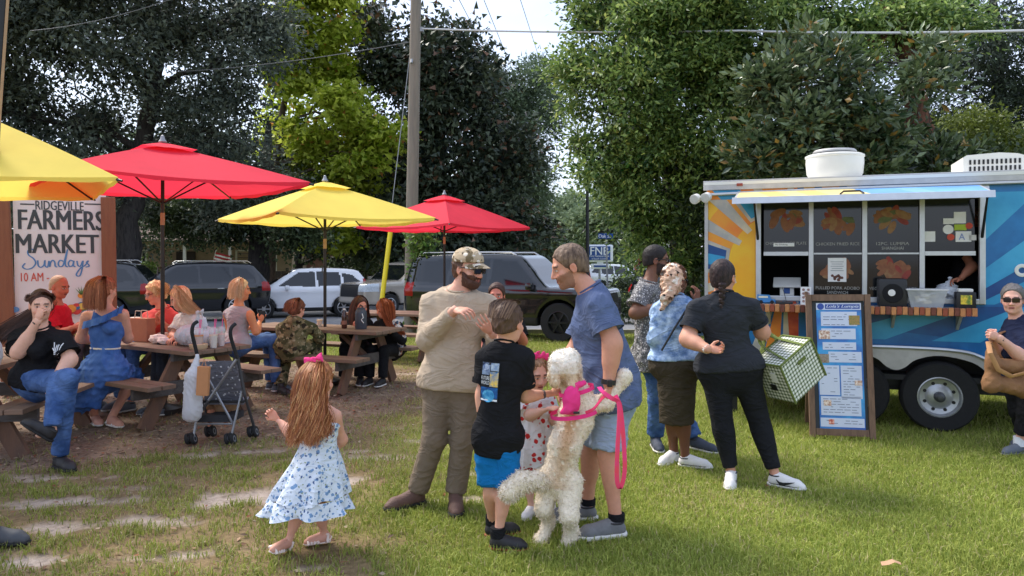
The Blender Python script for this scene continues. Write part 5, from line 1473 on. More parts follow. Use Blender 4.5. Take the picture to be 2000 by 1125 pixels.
# ------------------------------------------------------------------ market sign
def market_sign():
 Ya, Yb = 8.95, 9.45
 A, B = at(20, 505, Ya), at(217, 505, Yb)
 A.z = B.z = 0
 u = (B - A).normalized(); v = Vector((-u.y, u.x, 0))
 M = Matrix(((u.x, v.x, 0, A.x), (u.y, v.y, 0, A.y), (0, 0, 1, 0), (0, 0, 0, 1)))
 Ln = (B - A).length
 root = empty('market_sign', A, 0, 'white farmers market banner hung between two timber posts', 'sign')
 wd = mat('post_timber', C(150, 98, 70), 0.85, 0.25, 5, 0.4, 40, stretch=(6, 6, 0.6), col2=C(126, 80, 58))
 def post(x, ztop, lean):
  q = MB(); 
  T = M @ Matrix.Translation((x, 0, 0)) @ Matrix.Rotation(radians(lean), 4, 'Y')
  q.box((0, 0, ztop / 2), (0.165, 0.14, ztop), T, bev=0.008); q.build('post', wd, root)
  return T
 post(0.0, 2.52, -2.2); post(Ln, 2.43, -0.8)
 # cloth, slightly bowed
 n = 14; vs, fs = [], []
 z0, z1 = 0.75, 2.47
 def cloth(s, t, off=0.0):
  x = 0.04 + (Ln - 0.08) * s
  return M @ Vector((x - 0.035 * (t - 0.5), -0.004 - 0.02 * sin(pi * s) * sin(pi * t) - 0.005 * sin(9 * s + 5 * t) - off, z0 + (z1 - z0) * t))
 for i in range(n + 1):
  for j in range(n + 1): vs.append(cloth(i / n, j / n))
 for i in range(n):
  for j in range(n): a = i * (n + 1) + j; fs.append((a, a + n + 1, a + n + 2, a + 1))
 ban = MB().add(vs, fs).build('banner', mat('banner_vinyl', C(226, 220, 218), 0.55, 0.04, 3, 0.05, 30), root, True)
 MB().box((Ln / 2, 0.05, 2.40), (Ln - 0.17, 0.05, 0.09), M).build('cross_rail', wd, root)
 MB().box((Ln / 2, 0.05, 0.80), (Ln - 0.17, 0.05, 0.09), M).build('cross_rail', wd, root)
 dark = mat('banner_charcoal', C(62, 70, 74), 0.6, 0.05); blue = mat('banner_blue', C(84, 136, 186), 0.6, 0.05); red = mat('banner_red', C(206, 84, 66), 0.6, 0.05)
 def zpix(px, py): return CAMZ - (py - HZN) / FPX * (Ya + (Yb - Ya) * (px - 20) / 197)
 wrap = lambda cx, cz: (lambda p: cloth_at(cx + p.x, cz + p.z, -p.y))
 def cloth_at(x, z, dy=0.0):
  s = (x - 0.04) / (Ln - 0.08); t = (z - z0) / (z1 - z0)
  return cloth(s, t, 0.004 + dy)
 I = Matrix.Identity(4)
 def line(s, px, py, w, h, m, bold, name):
  q = MB(); x = Ln * (px - 20) / 197
  put_text(q, s, I, w, h, bold, warp=wrap(x, zpix(px, py))); q.build(name, m, ban)
 line('RIDGEVILLE', 117, 402, 0.51, 0.112, dark, 0.010, 'lettering')
 line('FARMERS', 121, 430, 0.91, 0.245, dark, 0.024, 'lettering')
 line('MARKET', 112, 476, 0.87, 0.235, dark, 0.024, 'lettering')
 line('10 AM -', 66, 541, 0.29, 0.105, red, 0.010, 'lettering')
 for x0, x1 in ((41, 68), (166, 203)):
  q = MB(); a, b = Ln * (x0 - 20) / 197, Ln * (x1 - 20) / 197; z = zpix((x0 + x1) / 2, 399)
  q.add([cloth_at(a, z - 0.008), cloth_at(b, z - 0.008), cloth_at(b, z + 0.008), cloth_at(a, z + 0.008)], [(0, 1, 2, 3)]); q.build('rule', dark, ban)
 strokes = [[(.20, .86), (.14, .98), (.06, .92), (.07, .78), (.16, .66), (.20, .5), (.13, .34), (.02, .3), (-.05, .38), (0, .5)], [(.24, .6), (.25, .42), (.30, .36), (.36, .44), (.38, .6), (.38, .42), (.43, .37), (.46, .58), (.47, .38), (.49, .52), (.53, .6), (.57, .54), (.58, .4), (.62, .37)],
    [(.74, .56), (.68, .6), (.64, .5), (.66, .39), (.72, .4), (.76, .55), (.83, .98), (.78, .55), (.79, .4), (.83, .37)], [(.93, .57), (.88, .6), (.84, .5), (.86, .39), (.92, .42), (.95, .58), (.94, .42), (.98, .37)],
    [(1.01, .58), (1.03, .42), (1.08, .4), (1.13, .58), (1.11, .3), (1.06, .06), (.99, .10), (1.08, .33), (1.17, .42), (1.24, .58), (1.20, .52), (1.24, .45), (1.25, .39), (1.18, .36)]]
 zz = zpix(110, 514); x0 = Ln * (48 - 20) / 197
 for st in strokes:
  P = smooth_line(st, 6); q = MB(); vs, fs = [], []
  for i, p in enumerate(P):
   a, b = P[max(i - 1, 0)], P[min(i + 1, len(P) - 1)]
   dx, dz = b[0] - a[0], b[1] - a[1]; l = sqrt(dx * dx + dz * dz) + 1e-9
   wd_ = 0.014 * (0.75 + 0.5 * abs(dz) / l)
   X, Z = x0 + p[0] * 0.54, zz + (p[1] - 0.5) * 0.36
   vs += [cloth_at(X - dz / l * wd_ * 0.5, Z + dx / l * wd_ * 0.5), cloth_at(X + dz / l * wd_ * 0.5, Z - dx / l * wd_ * 0.5)]
  for i in range(len(P) - 1): fs.append((2 * i, 2 * i + 1, 2 * i + 3, 2 * i + 2))
  q.add(vs, fs); q.build('script_lettering', blue, ban)
 # printed fruit and vegetables low on the banner
 pal = [C(228, 150, 60), C(206, 66, 60), C(90, 140, 190), C(96, 130, 70), C(232, 196, 90), C(70, 110, 150)]
 rg = random.Random(12)
 for i in range(16):
  px, py = rg.choice([(150, 590), (165, 606), (140, 602), (172, 588), (128, 608), (30, 606)]); px += rg.uniform(-10, 10); py += rg.uniform(-8, 8)
  if i == 0: px, py = 157, 577
  X, Z = Ln * (px - 20) / 197, zpix(px, py); r = rg.uniform(0.03, 0.06); e = rg.uniform(0.6, 1.3)
  q = MB(); q.add([M @ Vector((X + r * cos(t), -0.040 - 0.0006 * i, Z + r * e * sin(t))) for t in np.linspace(0, 6.283, 14, endpoint=False)], [tuple(range(14))])
  q.build('fruit_print', mat('fruit_%d' % (i % 6), pal[i % 6], 0.6, 0.2, 20), ban)
 for k in range(5):
  X, Z = Ln * (157 - 20) / 197, zpix(157, 575); a = radians(50 + 20 * k)
  q = MB(); q.add([M @ Vector((X - 0.012, -0.052, Z)), M @ Vector((X + 0.012, -0.052, Z)), M @ Vector((X + 0.11 * cos(a), -0.052, Z + 0.11 * sin(a)))], [(0, 1, 2)]); q.build('leaf_print', mat('fruit_3'), ban)
market_sign()
def corner_post():
 root = empty('lamp_post', gr(-40, 900), 0, 'dark leaning post with a brown edge at the top left corner', 'post')
 a, b = at(-34, 560, 6.0), at(9, -60, 6.0)
 MB().tube([Vector((a.x - 0.02, 6, 0)), a, b], [0.055, 0.05, 0.045], 10).build('shaft', BLACKM, root, True)
 off = Vector((0.05, -0.01, 0))
 MB().tube([a + off, b + off], 0.012, 6).build('edge_strip', WOOD_L, root)
corner_post()
# ------------------------------------------------------------------ cars
def car_shell(prof, Ln, hw, belt, roof_hw, wheels, R, h=0.03, nose=0.22, tail=0.14):
 zs = [p[1] for p in prof]
 lo = np.array([-Ln / 2 - 0.09, -hw - 0.09, min(zs) - 0.09]); hi = np.array([Ln / 2 + 0.09, hw + 0.09, max(zs) + 0.09])
 n = ((hi - lo) / h).astype(int) + 2
 X, Y, Z = [lo[i] + h * np.arange(n[i]) for i in range(3)]
 gx_, gz_ = np.meshgrid(X, Z, indexing='ij')
 sd = poly_sd((gx_, gz_), np.array(smooth_line(prof + [prof[0]], 3)[:-1]))
 zt = max(zs)
 w = np.where(gz_ < belt, hw - 0.05 * np.clip((0.55 - gz_) / 0.35, 0, 1), hw - 0.03 - (hw - roof_hw) * np.clip((gz_ - belt) / (zt - belt), 0, 1.2))
 w = w - nose * np.clip((gx_ - (Ln / 2 - 0.75)) / 0.75, 0, 1) ** 2.2 - tail * np.clip((-gx_ - (Ln / 2 - 0.55)) / 0.55, 0, 1) ** 2.2
 w = w + 0.018 * np.exp(-((gz_ - belt + 0.12) / 0.05) ** 2)
 d2 = np.abs(Y)[None, :, None] - w[:, None, :]
 d1 = np.broadcast_to(sd[:, None, :], d2.shape)
 D = -smin(-d1, -d2, 0.09)
 for xw in wheels:
  cyl = np.sqrt((gx_ - xw) ** 2 + (gz_ - R) ** 2) - R * 1.16
  D = np.maximum(D, -np.maximum(np.broadcast_to(cyl[:, None, :], D.shape), (hw - 0.32) - np.abs(Y)[None, :, None]))
 V, F = surface_nets(D.astype(np.float32), lo, h)
 return relax(V, F, 0.4), F
def inside(poly, x, z):
 return poly_sd((x, z), np.array(poly)) < 0
def car(name, label, cat, S, loc, head, paint, group=None):
 Ln, hw, belt, R, wheels = S['L'], S['hw'], S['belt'], S['R'], S['wheels']
 key = S['key']
 if key not in _CAR: _CAR[key] = car_shell(S['prof'], Ln, hw, belt, S['roof_hw'], wheels, R, 0.036 if key == 'boxy' else 0.048)
 V, F = _CAR[key]
 rz = atan2(head[1], head[0])
 root = empty(name, loc, rz, label, cat, group)
 cen = V[F].mean(1)
 e1, e2 = V[F[:, 2]] - V[F[:, 0]], V[F[:, 3]] - V[F[:, 1]]
 nrm = np.cross(e1, e2); nrm /= np.linalg.norm(nrm, axis=1)[:, None] + 1e-9
 x, y, z = cen.T
 lab = np.zeros(len(F), int); parts = [('body', paint)]
 def part(nm, m, mask):
  parts.append((nm, m)); lab[mask & (lab == 0)] = len(parts) - 1
 gl = mat('car_glass', C(20, 24, 28), 0.06, 0.1, spec=0.7)
 trim = mat('car_trim', C(34, 35, 37), 0.6, 0.1); chrome = mat('chrome', C(190, 192, 194), 0.15, 0.05, metal=0.9)
 for side in (-1, 1):
  for poly in S['win']: part('window', gl, (y * side > roof_edge(S) * 0.6) & (np.abs(nrm[:, 1]) > 0.5) & inside(poly, x, z) & (y * side > 0))
 part('windscreen', gl, (z > belt + 0.03) & (nrm[:, 0] > 0.32) & (np.abs(y) < S['roof_hw'] + 0.04) & (z < S['top'] - 0.10) & (x > S['ws']))
 part('rear_window', gl, (z > belt + 0.08) & (nrm[:, 0] < -0.5) & (np.abs(y) < S['roof_hw'] - 0.02) & (z < S['top'] - 0.14) & (x < -Ln / 2 + 0.9))
 hz0, hz1 = S['lamp']
 for side in (-1, 1): part('headlight', mat('headlight', C(196, 204, 210), 0.12, 0.3, 30, spec=0.8), (x > Ln / 2 - S.get('lampx', 0.55)) & (z > hz0) & (z < hz1) & (y * side > hw * 0.48) & (nrm[:, 2] < 0.8))
 for side in (-1, 1): part('tail_light', mat('tail_light', C(150, 26, 26), 0.2, 0.2), (x < -Ln / 2 + 0.32) & (z > S['tail'][0]) & (z < S['tail'][1]) & (y * side > hw * 0.6) & (nrm[:, 2] < 0.8))
 part('grille', trim, (x > Ln / 2 - 0.4) & (z > S['grille'][0]) & (z < S['grille'][1]) & (np.abs(y) < hw * 0.46) & (nrm[:, 0] > 0.4))
 part('lower_cladding', trim, (z < S['clad']) | (nrm[:, 2] < -0.7))
 for i, (nm, m) in enumerate(parts):
  f = F[lab == i]
  if len(f) == 0: continue
  used = np.unique(f); mp = np.full(len(V), -1); mp[used] = np.arange(len(used))
  o = link(nm, np_mesh(nm, V[used], mp[f], True, [m]), root, False)
 lm = Matrix.Translation(loc) @ Matrix.Rotation(rz, 4, 'Z')
 for xw in wheels:
  for s in (-1, 1):
   MM = lm @ Matrix.Translation((xw, s * (hw - 0.12), R)) @ (Matrix.Rotation(pi, 4, 'Z') if s > 0 else Matrix.Identity(4))
   wheel_on(root, MM, R, 0.22, R * S.get('rim', 0.66), steel=False, rim_m=S.get('rim_m') or mat('alloy_rim', C(188, 190, 194), 0.3, 0.1, metal=0.7), holes=0, spokes=S.get('spokes', 5))
 P = lambda *a: lm @ Vector(a)
 for s in (-1, 1):
  mx = S['mirror']
  mb = MB().box((mx[0], s * (hw + 0.09), mx[1]), (0.14, 0.20, 0.15), lm, bev=0.04); mo = mb.build('mirror', paint, root, True)
  for dx in S['handles']: MB().box((dx, s * (hw - 0.005), belt - 0.12), (0.2, 0.05, 0.03), lm, bev=0.008).build('door_handle', chrome if S.get('bright') else paint, root)
  if S.get('rails'):
   a, b, zz = S['rails']; MB().tube([P(a, s * (S['roof_hw'] - 0.06), zz - 0.04), P(a - 0.12, s * (S['roof_hw'] - 0.06), zz + 0.03), P(b + 0.12, s * (S['roof_hw'] - 0.06), zz + 0.03), P(b, s * (S['roof_hw'] - 0.06), zz - 0.04)], 0.018, 6).build('roof_rail', chrome, root, True)
 for zz in np.linspace(S['grille'][0] + 0.04, S['grille'][1] - 0.04, 4): MB().box((Ln / 2 + 0.015 - S.get('gset', 0.05), 0, zz), (0.03, hw * 0.9, 0.018), lm).build('grille_bar', chrome, root)
 MB().box((Ln / 2 - 0.01, 0, S['clad'] + 0.08), (0.02, 0.34, 0.11), lm).build('number_plate', mat('plate', C(196, 198, 200)), root)
 if S.get('bed'):
  MB().box((-Ln / 2 + 0.95, 0, belt + 0.0), (1.6, hw * 1.7, 0.02), lm).build('bed_cover', trim, root)
 return root
_CAR = {}
def roof_edge(S): return S['roof_hw']
SUV = dict(key='suv', L=4.55, hw=0.92, belt=1.02, roof_hw=0.60, top=1.70, R=0.345, wheels=(1.36, -1.28), ws=0.15, lamp=(0.72, 0.94), tail=(0.8, 1.35), grille=(0.62, 0.84), clad=0.36, mirror=(0.62, 1.06), handles=(0.05, -0.95), rails=None, spokes=6,
   prof=[(-2.2, 0.35), (-2.26, 0.75), (-2.2, 1.08), (-1.95, 1.45), (-1.72, 1.64), (-0.9, 1.70), (0.0, 1.69), (0.45, 1.60), (1.22, 1.10), (1.9, 0.98), (2.2, 0.82), (2.27, 0.55), (2.2, 0.32), (1.5, 0.24), (-1.5, 0.24)],
   win=[[(0.92, 1.09), (0.25, 1.55), (-0.30, 1.59), (-0.33, 1.08)], [(-0.41, 1.08), (-0.38, 1.59), (-1.15, 1.55), (-1.22, 1.12)], [(-1.30, 1.14), (-1.24, 1.53), (-1.58, 1.47), (-1.88, 1.22)]])
BIG = dict(key='big', L=5.0, hw=0.97, belt=1.06, roof_hw=0.66, top=1.76, R=0.375, wheels=(1.50, -1.42), ws=0.2, lamp=(0.74, 0.94), tail=(0.85, 1.15), grille=(0.48, 0.92), clad=0.34, mirror=(0.72, 1.10), handles=(0.1, -0.95), rails=(0.35, -1.9, 1.77), spokes=5, bright=True,
   prof=[(-2.42, 0.38), (-2.5, 0.8), (-2.42, 1.12), (-2.1, 1.52), (-1.85, 1.70), (-1.0, 1.77), (0.1, 1.75), (0.5, 1.66), (1.32, 1.14), (2.1, 1.02), (2.42, 0.88), (2.5, 0.6), (2.42, 0.34), (1.6, 0.24), (-1.6, 0.24)],
   win=[[(1.02, 1.13), (0.32, 1.60), (-0.28, 1.65), (-0.31, 1.12)], [(-0.39, 1.12), (-0.36, 1.65), (-1.2, 1.62), (-1.28, 1.14)], [(-1.36, 1.15), (-1.30, 1.61), (-1.75, 1.54), (-2.02, 1.24)]])
BOXY = dict(key='boxy', L=4.7, hw=0.98, belt=1.12, roof_hw=0.74, top=1.84, R=0.41, wheels=(1.45, -1.40), ws=0.3, lamp=(0.90, 1.00), lampx=0.12, tail=(0.9, 1.2), grille=(0.78, 1.0), clad=0.5, mirror=(0.85, 1.16), handles=(0.25, -0.8), rails=(0.4, -2.0, 1.85), spokes=6, rim=0.60, rim_m=mat('rim_black', C(40, 41, 44), 0.35, 0.1, metal=0.5),
   prof=[(-2.3, 0.45), (-2.36, 0.8), (-2.34, 1.15), (-2.26, 1.6), (-2.1, 1.80), (-1.0, 1.85), (0.25, 1.83), (0.6, 1.74), (1.12, 1.20), (1.4, 1.14), (2.15, 1.10), (2.33, 1.0), (2.36, 0.65), (2.3, 0.42), (1.6, 0.32), (-1.6, 0.32)],
   win=[[(0.92, 1.20), (0.45, 1.68), (-0.12, 1.72), (-0.14, 1.19)], [(-0.22, 1.19), (-0.20, 1.72), (-1.08, 1.72), (-1.12, 1.19)], [(-1.20, 1.20), (-1.16, 1.72), (-2.0, 1.68), (-2.12, 1.22)]])
PICK = dict(key='pickup', L=5.7, hw=1.0, belt=1.22, roof_hw=0.74, top=1.92, R=0.42, wheels=(1.85, -1.75), ws=0.4, lamp=(0.92, 1.20), lampx=0.5, tail=(0.9, 1.3), grille=(0.74, 1.20), clad=0.50, mirror=(0.95, 1.32), handles=(0.3, -0.6), spokes=6, bed=True, bright=True, gset=0.07,
   prof=[(-2.8, 0.55), (-2.84, 0.9), (-2.8, 1.26), (-1.15, 1.28), (-1.05, 1.36), (-0.9, 1.85), (-0.2, 1.93), (0.35, 1.90), (0.6, 1.82), (1.18, 1.33), (1.6, 1.28), (2.6, 1.22), (2.82, 1.10), (2.85, 0.7), (2.8, 0.50), (1.8, 0.42), (-1.8, 0.42)],
   win=[[(1.0, 1.31), (0.5, 1.76), (0.0, 1.80), (-0.02, 1.30)], [(-0.10, 1.30), (-0.08, 1.80), (-0.72, 1.78), (-0.85, 1.32)]])
P_BLACK = mat('paint_black', C(22, 24, 28), 0.12, 0.1, 3, spec=0.6, coat=0.6)
P_WHITE = mat('paint_white', C(226, 228, 232), 0.2, 0.03, 3, coat=0.6)
P_SAND = mat('paint_sand', C(176, 168, 156), 0.25, 0.05, 3, metal=0.3, coat=0.5)
GRP = 'vehicles parked along the street'
def cp(px, Y, dz=0.0): return Vector(((px - 1000) / FPX * Y, Y, gz(Y) + 0.02 + dz))
car('parked_car', 'large black car with bright roof rails parked behind the table of food', 'car', BIG, cp(362, 23.5, 0.1), (-0.88, -0.47), P_BLACK, GRP)
car('parked_car', 'dark car with a red tail light showing beside the market sign post', 'car', BIG, cp(125, 21.0, 0.05), (-0.97, -0.25), P_BLACK, GRP)
car('parked_car', 'white compact sport utility car parked across the street', 'car', SUV, cp(592, 26.0), (-0.93, -0.37), P_WHITE, GRP)
car('parked_truck', 'sand coloured pickup truck with a chrome grille left of the pole', 'pickup truck', PICK, cp(800, 27.5), (-0.62, -0.785), P_SAND, GRP)
car('parked_car', 'black boxy off-road car behind the bearded man in tan', 'car', BOXY, cp(1000, 16.8), (0.92, -0.39), P_BLACK, GRP)
car('parked_car', 'white boxy car beyond the hood of the black off-road car', 'car', BOXY, cp(1010, 29.0), (0.80, 0.60), P_WHITE, GRP)
car('parked_car', 'white car far down the street behind the blue shirt', 'car', SUV, cp(1200, 46.0), (0.96, 0.28), P_WHITE, GRP)
car('parked_car', 'dark car glimpsed between the headscarf and the trailer', 'car', BIG, cp(1385, 24.0), (0.98, 0.2), P_BLACK, GRP)
# ================================================================== PEOPLE
UP = Vector((0, 0, 1))
def Q(Y0): return lambda px, py, d=0.0: at(px, py, Y0 + d)
class Frame:
 def __init__(s, c, f, u=UP, k=1.0):
  s.c = Vector(c); s.f = Vector(f).normalized()
  s.r = s.f.cross(Vector(u)).normalized(); s.u = s.r.cross(s.f).normalized(); s.k = k
 def p(s, x, y, z): return s.c + (s.r * x + s.f * y + s.u * z) * s.k
 def R(s): return (s.r, s.f, s.u)
 def loc(s, V):
  q = np.asarray(V) - np.array(s.c)
  return np.stack([q @ np.array(s.r), q @ np.array(s.f), q @ np.array(s.u)], -1) / s.k
def skin_mat(): return mat('skin', attr='Col', rough=0.55, var=0.07, vs=35, bump=0.05, bs=220, sub=0.12, spec=0.35)
def cloth_mat(name, rgb, var=0.10, rough=0.92, vs=7, bump=0.25, bs=330, **kw):
 kw.setdefault('wrk', 0.38)
 return mat('cloth_' + name, C(*rgb), rough, var, vs, bump, bs, spec=0.15, **kw)
def lerp3(a, b, t): return Vector(a).lerp(Vector(b), t)
class Body:
 def __init__(s, J, k=1.0, g=1.0, female=False, belly=0.0, hip=1.0, arm=1.0, leg=1.0, chest=1.0):
  s.J, s.k, s.g, s.female = J, k, g, female
  s.up = (J['neck'] - J['pel']).normalized()
  lat = J['sr'] - J['sl']; lat = (lat - s.up * lat.dot(s.up)).normalized()
  s.lat = lat; s.fwd = s.up.cross(lat).normalized()
  hw = 0.088 * k * (1.08 if female else 1.0) * hip
  hl = J.get('latp'); hl = Vector(hl).normalized() if hl else lat
  s.hl = hl
  if 'il' not in J: J['il'] = J['pel'] - hl * hw - UP * 0.02 * k
  if 'ir' not in J: J['ir'] = J['pel'] + hl * hw - UP * 0.02 * k
  s.belly, s.hip, s.arm, s.leg, s.chest_g = belly, hip, arm, leg, chest
  s.chest = J['pel'].lerp(J['neck'], 0.68)
 def torso(s, e=0.0, lo=0.0, hem=None, flare=0.0, cap=False, noshoulder=False):
  J, k, g, f = s.J, s.k, s.g, s.fwd
  wa, hi, ch = (0.118, 0.162, 0.138) if s.female else (0.140, 0.155, 0.160)
  wa, hi, ch = wa * g * k + e, hi * g * k * s.hip + e, ch * g * k * s.chest_g + e
  base = J['pel'] - s.up * (0.04 * k + lo)
  w1 = J['pel'] + s.up * 0.15 * k
  P = [Cone(base, w1, hi + flare, wa + flare * 0.4, f, 0.70, cap=(1, 0) if cap else (0, 0)), Cone(w1, s.chest, wa, ch, f, 0.68), Cone(s.chest, s.chest.lerp(J['neck'], 0.6), ch, ch * 0.82, f, 0.62)]
  if s.belly: P.append(Ell(J['pel'] + s.up * 0.13 * k + f * (0.03 + s.belly * 0.5), (wa * 1.02, 0.085 * k + s.belly + e, 0.15 * k), (s.lat, f, s.up), k=0.06))
  if s.female:
   for q in (-1, 1): P.append(Ell(s.chest + s.lat * q * 0.072 * k * g + f * (0.072 * k * g) - s.up * 0.01, (0.062 * g * k + e, 0.055 * g * k + e, 0.06 * g * k + e), (s.lat, f, s.up), k=0.05))
  if not noshoulder:
   for q in ('sl', 'sr'): P.append(Cone(J['neck'] - s.up * 0.045 * k, J[q], 0.062 * k + e, 0.054 * k * g ** 0.5 + e, k=0.05))
  return P
 def seat(s, e=0.0):
  J, k, g = s.J, s.k, s.g * s.hip
  return [Cone(J['il'], J['ir'], 0.105 * k * g + e, 0.105 * k * g + e, k=0.06)]
 def arm_(s, side, e=0.0, t=1.0, cap=True, r1=None):
  J, k, a = s.J, s.k, s.arm * s.g ** 0.5
  S, E, W = J['s' + side], J['e' + side], J['w' + side]
  P = []
  ru, re, rw = 0.050 * k * a, 0.041 * k * a, 0.0285 * k * a
  if t <= 0.5:
   q = t / 0.5; P.append(Cone(S, S.lerp(E, q), ru + e, (r1 if r1 else ru + (re - ru) * q + e), cap=(0, 1) if cap else (0, 0)))
  else:
   q = (t - 0.5) / 0.5
   P.append(Cone(S, E, ru + e, re + e))
   P.append(Cone(E, E.lerp(W, q), re + e * 1.0, re + (rw - re) * q + e, cap=(0, 1) if (cap and q < 1) else (0, 0)))
   if q > 0.5: P.append(Cone(E.lerp(W, 0.15), E.lerp(W, 0.45), (re + 0.003) + e, re * 0.92 + e))
  return P
 def leg_(s, side, e=0.0, t=1.0, cap=True, r1=None, e2=None):
  J, k, l = s.J, s.k, s.leg * s.g ** 0.5
  H, K, A = J['i' + side], J['k' + side], J['a' + side]
  rh, rk, ra = 0.088 * k * l, 0.056 * k * l, 0.037 * k * l
  e2 = e if e2 is None else e2
  P = []
  if t <= 0.5:
   q = t / 0.5; P.append(Cone(H, H.lerp(K, q), rh + e, r1 or (rh + (rk - rh) * q + e2), cap=(0, 1) if cap else (0, 0)))
  else:
   q = (t - 0.5) / 0.5
   P.append(Cone(H, K, rh + e, rk + e))
   back = (K - (H + A) / 2)
   bk = Vector((0, 0, 0)) if back.length < 1e-4 else -back.normalized() * 0.012 * k
   P.append(Cone(K, K.lerp(A, min(q, 1.0)), rk * 0.98 + e, (r1 or rk + (ra - rk) * q + e2), cap=(0, 1) if (cap and q < 1) else (0, 0)))
   if q > 0.6 and not r1: P.append(Cone(K.lerp(A, 0.18) + bk, K.lerp(A, 0.42) + bk, rk * 0.95 + e, rk * 0.80 + e))
  return P
def hand_prims(W, tip, palm, k, curl, side, spread=0.22, thumb=0.6):
 d = (Vector(tip) - Vector(W)).normalized()
 n = Vector(palm); n = (n - d * n.dot(d)).normalized()
 b = d.cross(n).normalized()                       # towards one edge of the hand
 tb = b if side == 'r' else -b                      # thumb edge
 # right hand, palm facing n, fingers along d: thumb lies on the side d x n points away from for a left hand
 P = [Cone(W, W + d * 0.035 * k, 0.026 * k, 0.030 * k, n, 0.72), Ell(W + d * 0.058 * k, (0.041 * k, 0.045 * k, 0.016 * k), (tb, d, n))]
 lens = (0.068, 0.077, 0.071, 0.056)
 for i in range(4):
  off = (1.5 - i) * 0.0215 * k
  p = W + d * (0.092 - 0.004 * abs(i - 1)) * k + tb * off
  a = (1.5 - i) * spread * 0.5
  dd = (d * cos(a) + tb * sin(a)).normalized()
  ang = 0.0
  cu = curl[i] if isinstance(curl, (list, tuple)) else curl
  r0 = 0.0083 * k * (0.9 if i == 3 else 1)
  for sgi, (fr, bend) in enumerate(((0.45, 1.15), (0.31, 1.5), (0.24, 0.9))):
   ang += cu * bend
   v = dd * cos(ang) + n * sin(ang)
   q = p + v * lens[i] * fr * k
   P.append(Cone(p, q, r0 * (1 - 0.1 * sgi), r0 * (0.92 - 0.1 * sgi), k=0.003))
   p = q
 c = curl[0] if isinstance(curl, (list, tuple)) else curl
 p = W + d * 0.025 * k + tb * 0.026 * k
 v = (d * 0.75 + tb * 0.75 + n * (0.15 + 0.5 * c)).normalized()
 q = p + v * 0.045 * k
 P.append(Cone(p, q, 0.014 * k, 0.011 * k, k=0.008))
 v = (d * 1.0 + tb * (0.35 - 0.6 * c) + n * (0.2 + 0.9 * c)).normalized()
 P.append(Cone(q, q + v * 0.032 * k, 0.0108 * k, 0.008 * k, k=0.004))
 return P
def head_prims(H, female=False, fat=0.0):
 R = H.R(); k = H.k
 E = lambda c, r, kk=None, cut=False: Ell(H.p(*c), tuple(x * k for x in r), R, k=kk, cut=cut)
 Cn = lambda a, b, ra, rb, kk=None, cut=False: Cone(H.p(*a), H.p(*b), ra * k, rb * k, k=kk, cut=cut)
 P = [E((0, -0.012, 0.035), (0.077, 0.098, 0.088)), E((0, 0.026, -0.030), (0.062 + fat, 0.070, 0.085)), E((0, 0.036, -0.085), (0.047 + fat, 0.050, 0.034)), Cn((0, 0.074, -0.102), (0, 0.072, -0.098), 0.017, 0.017),
   Cn((-0.036, 0.082, 0.020), (0.036, 0.082, 0.020), 0.014, 0.014, 0.02), Cn((-0.05, 0.062, -0.030), (-0.035, 0.075, -0.045), 0.018, 0.018, 0.02), Cn((0.05, 0.062, -0.030), (0.035, 0.075, -0.045), 0.018, 0.018, 0.02),
   Cn((-0.031, 0.106, -0.002), (-0.030, 0.104, -0.004), 0.016, 0.015, 0.012, True), Cn((0.031, 0.106, -0.002), (0.030, 0.104, -0.004), 0.016, 0.015, 0.012, True),
   E((-0.031, 0.079, -0.001), (0.0145, 0.0135, 0.0125), 0.003), E((0.031, 0.079, -0.001), (0.0145, 0.0135, 0.0125), 0.003),
   Cn((0, 0.094, 0.004), (0, 0.112, -0.034), 0.0095, 0.0125, 0.012), E((-0.013, 0.101, -0.038), (0.0095, 0.011, 0.008), 0.006), E((0.013, 0.101, -0.038), (0.0095, 0.011, 0.008), 0.006),
   Cn((-0.020, 0.088, -0.062), (0.020, 0.088, -0.062), 0.0075, 0.0075, 0.006), Cn((-0.016, 0.089, -0.072), (0.016, 0.089, -0.072), 0.0085, 0.0085, 0.006)]
 for q in (-1, 1):
  P.append(E((q * 0.079, -0.006, -0.012), (0.009, 0.021, 0.032), 0.006))
  P.append(E((q * 0.086, 0.0, -0.010), (0.006, 0.010, 0.016), 0.004, True))
 return P
